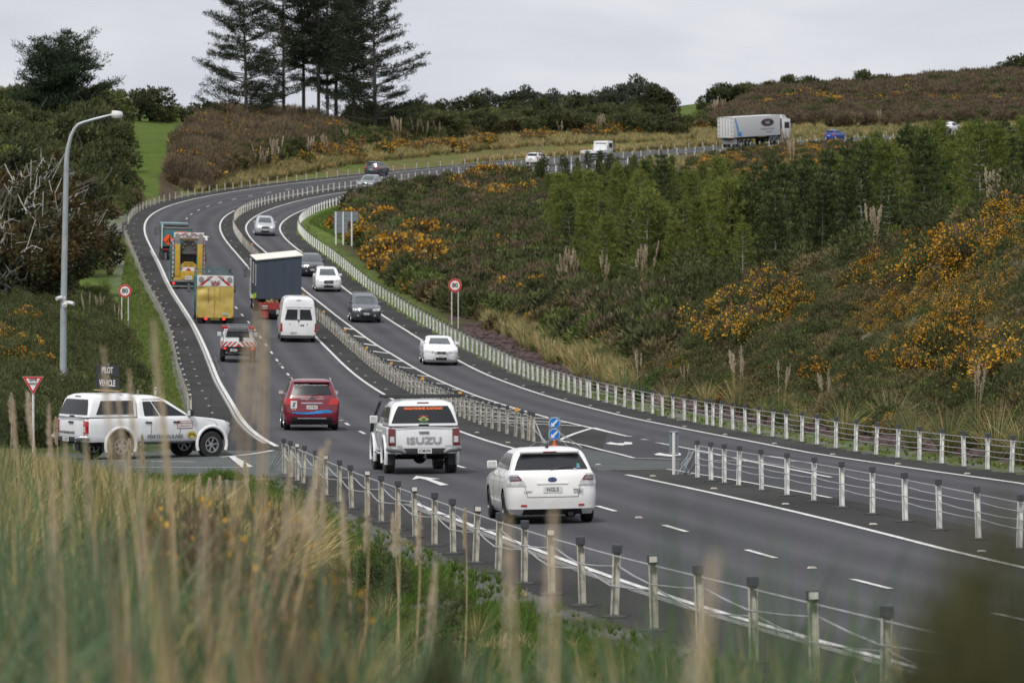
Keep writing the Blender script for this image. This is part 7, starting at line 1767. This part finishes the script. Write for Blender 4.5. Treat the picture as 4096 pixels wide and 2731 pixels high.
# --- young pines, tree by tree
yp_ = [trees_parts(*make_young_pine('pine', 5.0, m, b, dens=d)) for m, b, d in ((L_pineD, M_barkm, 1.1),(L_pineD, M_barkp, .7),(L_pineL, M_barkm, .9),(L_pineL, M_barkp, .55),(L_pineD, M_barkm, .9),(L_pineL, M_barkm, .75))]
STAND = [(2120,760),(2200,950),(2250,1110),(2600,1165),(3000,1170),(3250,1090),(3700,975),(4150,870),(4250,860),(4250,600),(3600,640),(3380,690),(3200,790),(3000,860),(2850,780),(2800,715),(2400,715),(2150,730)]
cnt = 0
it = []
for px, py, g in fill(STAND, 1500, 1.6): it.append((*g, RZ(), rp.uniform(.5,1.1), rp.choice((0,1,1,2))))
scatter('plantation_undergrowth', it, [make_bush('under', .9, 1.4, 900, .24, .05, L_pineD, nb=8, up=1.2), make_bush('under', .9, 1.7, 900, .24, .05, L_pineL, nb=8, up=1.4), scrub_far[1]], 'green undergrowth between the young pines')
for px, py, g in sorted(fill(STAND, 290, 2.0), key=lambda q: q[2].y):
    lt = (px < 2950 and py > 780 and rp.random() < .85) or rp.random() < .25
    hgt = (rp.uniform(2.5,4.6) if g.y > 480 else rp.uniform(3.0,6.6)) * (1.12 if px > 3300 else 1.0)
    if px < 2950 and py < 800: hgt = rp.uniform(2.6, 3.9)
    tl = np.interp(px, [2100,2500,2900,3120,3200,3300,3450,3520,4100], [628,612,622,650,600,585,575,480,440]) + abs(rp.gauss(0, 34))
    if px < 3400 and rp.random() < .05: tl -= 60
    hgt = max(1.2, min(hgt, (-(tl-905)/F*g.y) - g.z))
    dk = px > 2850 or py > 1080
    thing_tree('young_pine', yp_[rp.choice((2,3,5)) if lt else rp.choice((0,1,4))], g, hgt/5.0*1.0, RZ(), 'young dark green pine in the dense stand at the right' if dk else 'young light green pine in the stand in the hollow', 'young pine', 'young pines in the dark right stand' if dk else 'young pines in the hollow stand', 1.0).rotation_euler.rotate_axis('X', rp.uniform(-.07,.07))
for px, py, hgt in ((2250,712,2.9),(2310,712,2.5),(2350,710,3.3),(2400,712,3.4),(2445,712,3.1),(2470,712,2.6),(2540,712,2.4),(2690,712,2.7),(2960,1150,6.2),(3100,1130,5.0),(2560,1120,4.5),(2700,1150,4.6),(3160,1110,5.5),(3290,1070,5.6)):
    g = on_ground(px, py); thing_tree('young_pine', yp_[0], g, hgt/5, RZ(), 'young dark pine with a bare pale stem at the front of the stand', 'young pine', 'front row of the pine stand')
# round dark scrub in front of the stand
for px, py, s in ((2770,1215,2.3),(2900,1220,2.0),(3120,1190,2.3),(3200,1180,2.0),(3330,1130,2.1),(3450,1110,2.0),(2560,1230,1.8),(2650,1225,1.9),(3600,1060,2.0),(3900,980,2.1),(4050,930,2.3),(4090,880,2.5),(3750,1010,1.9),(2420,1230,1.8),(2480,1210,1.7),(3550,1090,1.9),(3000,1230,1.7)):
    g = on_ground(px, py); thing_bush('manuka_bush', scrub[rp.choice((0,1))], g, s*.85, RZ(), 'rounded olive manuka bush in front of the young pines', 'shrub', 'rounded shrubs in front of the pines', .9)
# --- tall pines
UNDER = []
tp = [make_tall_pine(22, .24, 4.4, L_tall, M_bark, 0.0, 74, rtr=.26, dens=1.5), make_tall_pine(24, .34, 4.0, L_tall, M_bark, .02, 66, rtr=.28, dens=1.5), make_tall_pine(22, .12, 6.4, L_tall, M_bark, -.02, 84, rtr=.30, dens=1.6), make_tall_pine(23, .18, 5.4, L_tall, M_bark, .01, 78, rtr=.27, dens=1.6)]
TL = ['tall dark pine at the left end of the group, its crown reaching low', 'tall pine second from the left of the hilltop group','tall slender pine third from the left in the hilltop group','tall pine with a bare trunk in the middle of the hilltop group','tall pine just right of the middle of the hilltop group','tall pine second from the right end of the hilltop group','tall pine at the right end with broad layered branches','tall pine standing behind the middle of the hilltop group','tall pine standing behind the left half of the hilltop group']
for i, (px, yb, D, v, s, rz) in enumerate(((985,470,672,2,.92,.3),(1135,480,690,3,1.0,1.9),(1215,490,700,1,1.05,3.0),(1275,495,690,0,1.08,4.4),(1345,500,700,1,1.02,5.6),(1415,500,690,0,1.08,2.2),(1500,500,680,2,1.02,.8),(1310,480,725,0,1.1,.1))):
    x = (px-CX)/F*D; thing_tree('tall_pine', tp[v], (x, D, ground_z(x, D)-.3), s, rz, TL[i], 'pine tree', 'tall pines on the hilltop')
for px, D, sc in ((980,712,1.0),(1040,720,1.1),(1100,716,1.0),(1160,722,1.15),(1220,716,1.1),(1280,722,1.15),(1340,716,1.1),(1400,722,1.15),(1460,716,1.1),(1520,720,1.0),(1570,724,.95),(1190,735,1.2),(1330,735,1.2),(1450,735,1.2)):
    UNDER.append((px, D, sc))
lp_ = make_tall_pine(10.5, .16, 4.6, leafmat('left_pine_needles', [(0.008,0.014,0.008),(0.018,0.030,0.014),(0.036,0.050,0.022)], pscale=.3), M_barkd, 0, 150, leaders=6, dens=1.5, rtr=.4)
x = (232-CX)/F*600; thing_tree('broad_pine', lp_, (x, 600, ground_z(x,600)-.4), 1.16, .4, 'broad dark multi-stemmed pine on the left skyline behind the lamp', 'pine tree')
# --- other trees
t_dark = [make_tree(7.5, 3.6, 7500, L_dark, M_barkm, .30, .16, 20, 26, M_barkm, second=L_bronze, z0=.25), make_tree(7.0, 3.4, 7000, L_dark, M_barkp, .30, .16, 18, 46, M_barkp, second=L_bronze, z0=.25, gap=-.2)]
t_con = [make_tree(8.0, 2.6, 2600, leafmat('grey_conifer', [(0.016,0.022,0.014),(0.036,0.044,0.030),(0.075,0.083,0.062)]), M_barkd, .45, .24, 16, 8, z0=.12, up=1.2, flat=.75), make_tree(7.5, 2.9, 2600, L_dark, M_barkd, .45, .24, 16, 8, z0=.15, up=.9)]
t_rnd = [make_tree(5.0, 3.0, 2400, L_dark, M_barkd, .42, .22, 14, 8, z0=.3, flat=.6, second=L_olive), make_tree(4.6, 2.8, 2400, L_olive, M_bark, .42, .22, 14, 8, z0=.2), make_tree(4.8, 2.6, 2200, L_yg, M_bark, .42, .22, 12, 8, z0=.2, second=L_green), make_tree(5.0, 2.8, 2200, L_bronze, M_bark, .40, .20, 12, 10, z0=.2, second=L_olive)]
for i, (px, py, D, v, s) in enumerate(((40,1150,335,1,1.25),(150,1190,322,0,1.15),(235,1180,330,1,1.1),(290,1150,345,0,.95),(60,1050,375,0,1.35),(190,1040,372,1,1.3),(270,1000,385,0,1.1),(-60,1100,350,0,1.3),(110,960,410,1,1.3),(235,920,430,0,1.15),(20,900,430,0,1.3),(310,1050,372,1,.8),(90,1210,305,0,.95),(-20,1230,300,1,1.0))):
    x = (px-CX)/F*D; thing_tree('dark_tree', t_dark[v], (x, D, ground_z(x,D)-.3), s, RZ(), 'dark leafy tree with pale bare twigs in the left roadside wood' if v else 'dark bronze-leaved tree in the left roadside wood', 'tree', 'dark trees of the left roadside wood')
for px, D, v, s in ((1830,830,1,.75),(1900,840,1,.85),(1960,845,0,.95),(2040,845,1,.85),(2120,850,0,1.05),(2180,850,0,.8),(2230,845,0,.95),(2310,850,1,.85),(2370,850,0,.8),(2430,850,0,1.0),(2490,850,0,1.05),(2560,850,0,1.35),(2620,845,1,1.0),(2660,840,1,.9),(1760,825,1,.7),(1700,800,1,.7)):
    x = (px-CX)/F*D; thing_tree('conifer', t_con[v], (x, D, ground_z(x,D)-.3), s, RZ(), 'grey green conifer in the row on the middle skyline' if v == 0 else 'dark bushy conifer in the row on the middle skyline', 'conifer', 'conifers in the middle skyline row')
for px, py in [(rp.uniform(1380,2720), rp.uniform(430,560)) for _ in range(95)]:
    g = on_ground(px, py)
    if g is None or g.y < 690 or not free(g, 4) or inpoly(px,py,Z_PAST2): continue
    thing_tree('bushy_tree', t_rnd[rp.choice((0,0,0,1,3))], g - Vector((0,0,.3)), rp.uniform(.7,1.05), RZ(), 'low dark olive tree in the belt below the skyline conifers', 'tree', 'olive tree belt below the skyline')
for px, D, v, s in ((2860,880,0,.9),(2910,885,0,1.0),(2955,885,0,.95),(3060,900,0,.9),(3110,905,1,.9),(3170,910,0,1.1),(3215,910,2,.8),(3250,915,0,1.0),(3330,925,1,.8),(3470,930,0,1.1),(3380,930,1,.7),(2820,870,1,.6),(3020,900,1,.8),(4080,960,0,1.3),(4020,955,0,1.0)):
    x = (px-CX)/F*D; thing_tree('round_tree', t_rnd[v], (x, D, ground_z(x,D)-.3), s, RZ(), 'round dark tree on the right skyline beyond the box truck', 'tree', 'round trees on the right skyline')
for px, py, D, v, s in ((60,420,590,0,1.0),(120,470,560,1,.9),(200,480,550,2,.9),(320,450,590,0,1.0),(390,440,610,0,1.1),(420,470,600,3,.9),(430,520,570,0,1.0),(440,560,550,0,1.0),(455,620,530,0,1.1),(430,680,520,0,1.0),(430,640,520,3,.9),(380,600,520,2,.9),(300,560,520,1,1.0),(250,520,530,2,.8),(330,500,560,2,.8),(560,440,680,0,1.0),(600,430,690,0,1.2),(640,440,690,1,.8),(700,450,700,2,.8),(760,450,700,1,.9),(820,460,700,0,.8),(480,430,670,1,.8),(880,470,700,1,.7),(-10,520,520,1,1.1),(40,560,500,0,1.2),(150,560,500,3,1.0),(410,730,500,0,1.0),(470,700,505,0,.7),(360,690,500,1,.8),(1540,520,690,0,.9),(1600,510,700,2,.7),(770,640,560,0,.5)):
    x = (px-CX)/F*D; lb = {0:'dark round bush-like tree on the left hillside',1:'olive green tree on the left hillside',2:'bright yellow green tree on the left hillside',3:'bronze leaved tree on the left hillside'}[v]
    thing_tree('hillside_tree', t_rnd[v], (x, D, ground_z(x,D)-.3), s, RZ(), lb, 'tree', 'mixed trees on the left hillside')
for q in range(46):
    px, py = rp.uniform(-40, 440), rp.uniform(455, 800); g = on_ground(px, py)
    if g is None or not free(g, 3): continue
    v = rp.choice((0,0,1,1,2,3)); lb = {0:'dark round bush-like tree on the left hillside',1:'olive green tree on the left hillside',2:'bright yellow green tree on the left hillside',3:'bronze leaved tree on the left hillside'}[v]
    thing_tree('hillside_tree', t_rnd[v], g - Vector((0,0,.3)), rp.uniform(.6,1.25), RZ(), lb, 'tree', 'mixed trees on the left hillside', rp.uniform(.9,1.3))
for px, py, s in ((350,1330,.9),(395,1300,.8),(420,1180,.8),(470,1340,.7),(440,1100,.8)):
    g = on_ground(px, py); thing_bush('pampas_grass', toetoe[rp.choice((0,1,2))], g, s, RZ(), 'pampas grass clump beside the drain below the left trees', 'pampas grass', 'pampas clumps by the left drain')
# ------------------------------------------------------------------ foreground: long grass and plumes close to the camera
L_fgG = leafmat('near_blade_green', [(0.030,0.060,0.022),(0.065,0.115,0.045),(0.12,0.18,0.075)], trans=.35, k=1.15)
L_fgB = leafmat('near_blade_blue', [(0.05,0.08,0.045),(0.10,0.145,0.08),(0.18,0.22,0.13)], trans=.35, k=1.15)
L_fgS = leafmat('near_stem_straw', [(0.22,0.15,0.08),(0.36,0.27,0.16),(0.48,0.38,0.25)], trans=.2, k=1.3)
ng_ = [make_tussock('tussock', 70, 1.0, .016, L_fgG, spread=.8, second=L_grassD), make_tussock('tussock', 70, 1.15, .018, L_fgB, spread=.7, second=L_fgG), make_tussock('tussock', 60, .9, .014, L_grassD, spread=1.0, second=L_fgS)]
it = []
for i in range(1700):
    D = 4.6 + 32*rp.random()**1.3; u = rp.uniform(-.16, .16); x = u*D; px = CX + F*u
    if D < 8.5: continue
    if D < 16 and rp.random() < .62: continue
    if not free(Vector((x, D, 0)), .4): continue
    lim = 1.0 if px < 1150 else .78 if px < 2600 else .8
    gz = ground_z(x, D); top = gz + 1.0*lim
    # the grass is lower where the photo looks over it
    ymax = 2080 if px < 500 else 2180 if px < 1000 else 2400 if px < 1400 else 2560 if px < 2200 else 2620 if px < 3000 else 2480
    if px < 1000: ymax += 330 if D < 10 else 160 if D < 20 else 0
    zmax = -(ymax-905)/F*D; sc = min(1.25*lim, max(.25, (zmax-gz)/1.0)); 
    if zmax - gz < .15: continue
    it.append((x, D, gz, RZ(), sc*rp.uniform(.4,1.1)*(1.0 if noise.noise(Vector((x*.8,D*.25,0))) > -.15 else .5), rp.choice((0,0,1,1,1,2) if px < 1300 else (0,0,1,2) if px < 2600 else (0,0,1))))
scatter('near_long_grass', it, ng_, 'blurred long green and straw grass right in front of the camera')
def stem(name, px0, py0, px1, py1, D, label, head=.40, r=.006, w=.03, hm=None):
    """a plume stem from a low photo point to its tip, standing at distance D, rooted on the ground"""
    a = pt(px0, py0, D); b = pt(px1, py1, D+.1); gz = ground_z(a.x, a.y)
    d = (b-a).normalized(); t = (a.z-gz)/max(.2, d.z); root = a - d*min(t, 2.5)*.9; root.z = min(root.z, gz+.3); root = Vector((root.x, root.y, gz-.02))
    L = (b-root).length; side = Vector((d.z,0,-d.x)); pts = [root + (b-root)*q + side*.03*math.sin(q*3) for q in np.linspace(0,1,7)]
    v, f = tubes([(pts, [r*1.25,r*1.15,r,r*.9,r*.8,r*.6,r*.3])], 6); n = int(300*head/.4); q = nrs.rand(n)
    P_ = np.array([list(b - d*min(head, L*.5)*x) for x in q]); dr = np.array(list(d))[None,:]*1.0 + nrs.normal(size=(n,3))*.27
    fl = .018*max(1, D/14)**.85; v2, f2 = leaves(P_, dr, fl*(.5+np.sin(np.clip(q,0,1)*2.9)), fl*.14)
    me = combine(name, [(v, f, 0), (v2, f2, 1)], [L_fgS, hm or L_plume]); me.transform(Matrix.Translation(-root)); o = bpy.data.objects.new(name, me); COL.objects.link(o); o.location = root; tag(o, label, 'grass stem', 'plumed grass stems in the foreground', 'thing'); return o
P2 = 1.7415
blur = 'tall blurred straw stem with a feathery head, close to the camera'
for x0,y0,x1,y1,D in ((268,1330,236,800,12),(300,1250,270,905,14),(322,1300,296,850,16),(372,1150,352,735,11),(384,1200,372,900,15),(498,1330,566,770,12),(505,1400,590,700,11),(560,1330,603,720,12),(570,1420,612,740,12),(690,1250,738,1030,14),(600,1450,755,1010,13),(640,1350,668,1050,15),(550,1500,690,1130,12),(160,1350,150,1020,16),(210,1400,196,1000,15),(40,1300,30,920,22),(88,1200,62,900,24),(115,1150,112,930,24),(735,1290,742,1100,20),(724,1280,718,1120,20),(120,1560,118,1080,10),(450,1560,470,1150,10),(330,1500,322,1130,11)):
    stem('plume_stem', x0*P2, y0*P2, x1*P2, y1*P2, D*1.35, blur, head=.36, r=.005 if D < 18 else .006)
for x0,y0,x1,y1,D in ((1160,1560,1166,1180,11),(1250,1500,1270,1165,10),(1590,1560,1640,1270,6.5),(790,1310,785,1130,24),(838,1260,845,1140,30),(905,1290,902,1180,40),(908,1330,915,1160,34),(955,1330,965,1180,34),(1065,1350,1068,1170,45),(985,1420,1000,1290,20)):
    stem('plume_stem', x0*P2, y0*P2, x1*P2, y1*P2, D, 'single straw stem with a feathery tip rising in front of the near barrier', head=.36, r=.006)
for x0,y0,x1,y1,D in ((462,1210,458,1090,70),(478,1215,482,1100,68),(500,1200,505,1095,74),(520,1215,522,1105,70),(535,1200,540,1110,66),(75,1080,66,905,95),(20,1060,26,905,95),(130,1050,128,960,100),(255,1110,250,1010,90),(330,1120,326,1000,88),(300,1100,296,1010,92),(570,1130,562,1060,90)):
    stem('plume_stem', x0*P2, y0*P2, x1*P2, y1*P2, D, 'slender pampas plume standing in the long dry grass by the side road', head=.55, r=.012, w=.05)
# broad soft blades
def blade(px0, py0, px1, py1, D, w, m, label):
    a = pt(px0, py0, D); b = pt(px1, py1, D); gz = ground_z(a.x, a.y); a = Vector((a.x, a.y, min(a.z, gz+.25))); 
    V=[]; Fq=[]; K=9; d = b-a; s = Vector((d.z,.3*d.length,-d.x)).normalized()
    for j in range(K):
        t = j/(K-1); p = a + d*t + Vector((0,.15*math.sin(t*3),0)) + s*(.04*math.sin(t*2.6)); ww = w*(1-t**2.2*.9); V += [list(p-s*ww/2), list(p+s*ww/2)]
    for j in range(K-1): Fq.append((2*j,2*j+1,2*j+3,2*j+2))
    me = fast_mesh('blade', np.array(V), np.array(Fq), None, [m]); o = link('grass_blade', me, []); tag(o, label, 'grass blade', 'broad blurred blades in the foreground', 'thing'); return o
for q in ((900,1568,960,1330,9,.014),(1040,1568,980,1300,9,.014),(1130,1568,1230,1390,8,.014),(1350,1568,1300,1330,8,.014),(820,1568,760,1310,10,.014),(1700,1568,1730,1380,6,.012),(1850,1568,1990,1420,6,.014),(1950,1568,1900,1400,6,.012),(1430,1560,1478,1085,7.5,.016),(1500,1560,1505,1100,7.5,.015),(1470,1568,1520,1080,8,.013),(1600,1568,1585,1100,8,.012),(1440,1560,1740,1250,6,.016),(1500,1568,1890,1260,6,.018),(1520,1568,1800,1350,5.5,.016),(1600,1568,2000,1340,5.5,.016),(1290,1568,1250,1400,8,.012)):
    blade(q[0]*P2,q[1]*P2,q[2]*P2,q[3]*P2,q[4],q[5],L_fgG,'broad blurred green blade rising in front of the near lanes')
for q in ((100,1568,270,1400,7,.034),(560,1568,430,1380,7.5,.036),(640,1568,480,1330,8,.034),(330,1568,330,1180,8,.026),(210,1568,215,1270,7,.034),(700,1568,640,1360,8,.03),(40,1568,70,1330,7.5,.03),(400,1568,560,1360,8,.028),(480,1300,330,1340,9,.012),(640,1300,500,1150,10,.011),(300,1400,470,1210,9,.012),(0,1400,120,1290,8,.014)):
    blade(q[0]*P2,q[1]*P2,q[2]*P2,q[3]*P2,q[4],q[5],L_fgS,'broad dead straw blade leaning through the foreground grass')
# near bushes out of focus
fb1 = make_bush('near_bush', .55, .75, 9000, .055, .016, leafmat('near_bush_leaf', [(0.022,0.025,0.010),(0.045,0.048,0.018),(0.09,0.085,0.032)], k=1.2), nb=9, up=1.2, twigs=10, tm=M_bark)
fb2 = make_bush('near_bush', .5, .7, 5000, .05, .012, L_brown, nb=9, up=1.2, twigs=10, tm=M_bark, second=L_gorse, flowers=.12, fsize=.03, fthr=.2)
def nbush(me, px, pytop, D, hgt, s, label, sz=1.0):
    c = pt(px, pytop, D); gz = ground_z(c.x, D); sc = max(.3, (c.z+(.092 if D < 6 else -.02)-gz)/hgt); o = thing_bush('near_shrub', me, Vector((c.x, D, gz)), s, RZ(), label, 'shrub', None, 1.0); o.scale = (s, s, sc); return o
for i, (px, py, D, s) in enumerate(((2400,1120,4.8,.24),(2300,1250,4.7,.21),(2190,1390,4.6,.18),(2420,1330,4.4,.24))):
    nbush(fb1, px*P2, py*P2, D, .75, s, ['tallest out of focus shrub at the right edge in the foreground','out of focus shrub just left of the tallest one at lower right','lowest out of focus shrub at the lower right','out of focus shrub filling the lower right corner'][i])
for i, (px, py, D, s) in enumerate(((470,1105,30,1.3),(430,1130,26,1.2),(530,1200,26,1.0),(330,1110,32,1.1),(620,1260,20,.8),(730,1350,13,.4),(850,1440,11,.25),(1010,1420,12,.28),(700,1470,9,.2),(1120,1490,9,.2))):
    nbush(fb2 if i < 7 else fb1, px*P2, py*P2, D, .72, s, ['brown gorse shrub in the grass below the pilot ute','gorse shrub just left of the brown one in the grass','low gorse shrub right of the brown one, few yellow flowers','gorse shrub at the left of the foreground thicket','small shrub between the verge and the straw stems','blurred shrub low in front of the green verge','blurred shrub beside the verge, lower centre','blurred olive shrub at the bottom centre','blurred shrub near the bottom left of centre','blurred shrub right of the bottom centre'][i])
for i, (px, py, D) in enumerate(((590,1190,75),(60,1125,90),(565,1195,78),(100,1135,88),(320,1215,60))):
    g = on_ground(px*P2, (py+40)*P2); thing_bush('gorse_bush', gorse[i % 3], g, .42, RZ(), 'small gorse bush with few yellow flowers in the long dry grass', 'gorse bush', 'small gorse bushes in the dry grass')

# ------------------------------------------------------------------ sky, light, camera
w = bpy.data.worlds.new('World'); scene.world = w; w.use_nodes = True
nt = w.node_tree; nt.nodes.clear()
wo = nt.nodes.new('ShaderNodeOutputWorld'); bg = nt.nodes.new('ShaderNodeBackground')
sk = nt.nodes.new('ShaderNodeTexSky'); sk.sky_type = 'NISHITA'; sk.sun_disc = False
SUN_EL, SUN_AZ = R(55), R(204)
sk.sun_elevation = SUN_EL; sk.sun_rotation = SUN_AZ; sk.air_density = 1.0; sk.dust_density = 2.0
hs = nt.nodes.new('ShaderNodeHueSaturation'); hs.inputs['Saturation'].default_value = 0.25; hs.inputs['Value'].default_value = 0.10
nt.links.new(sk.outputs[0], hs.inputs['Color'])
tc = nt.nodes.new('ShaderNodeTexCoord'); mp = nt.nodes.new('ShaderNodeMapping'); mp.inputs['Scale'].default_value = (3.0, 3.0, 11.0)
nt.links.new(tc.outputs['Generated'], mp.inputs['Vector'])
cl, cf = noise_mix(nt, [(0.28,(0.63,0.655,0.73)), (0.48,(0.715,0.735,0.80)), (0.62,(0.79,0.805,0.85)), (0.76,(0.88,0.885,0.91))], 4.5, 7, 0.5, dist=0.4, vec=mp.outputs[0])
mx = mixc(nt, hs.outputs[0], cl, 0.93)
gz_ = nt.nodes.new('ShaderNodeSeparateXYZ'); nt.links.new(tc.outputs['Generated'], gz_.inputs[0])
mrz = nt.nodes.new('ShaderNodeMapRange'); mrz.inputs[1].default_value = 0.04; mrz.inputs[2].default_value = 1.0; mrz.inputs[3].default_value = 1.0; mrz.inputs[4].default_value = 1.25
nt.links.new(gz_.outputs[2], mrz.inputs[0]); mx = mixc(nt, mx, mrz.outputs[0], 1.0, 'MULTIPLY')      # an overcast sky is brightest overhead
nt.links.new(mx, bg.inputs['Color']); bg.inputs['Strength'].default_value = 1.0
nt.links.new(bg.outputs[0], wo.inputs[0])
sl = bpy.data.lights.new('sun', 'SUN'); sl.energy = 2.8; sl.angle = R(9); sl.color = (1.0, 0.965, 0.91)
so = bpy.data.objects.new('sun', sl); COL.objects.link(so)
so.rotation_euler = (R(90) - SUN_EL, 0, R(-24))       # from behind the camera, over its left shoulder
cam = bpy.data.cameras.new('camera'); co = bpy.data.objects.new('camera', cam); COL.objects.link(co)
cam.sensor_width = 36.0; cam.sensor_fit = 'HORIZONTAL'; cam.lens = 36.0 * F / 4096.0
co.location = (0, 0, 0); co.rotation_euler = (R(90) - PITCH, 0, 0)
cam.clip_start = 0.5; cam.clip_end = 20000
cam.dof.use_dof = True; cam.dof.focus_distance = 118.0; cam.dof.aperture_fstop = 5.6
scene.camera = co
scene.view_settings.view_transform = 'Standard'; scene.view_settings.look = 'None'
scene.view_settings.exposure = 0.0; scene.view_settings.gamma = 1.0
scene.cycles.max_bounces = 6; scene.cycles.transparent_max_bounces = 6
scene.cycles.use_denoising = True
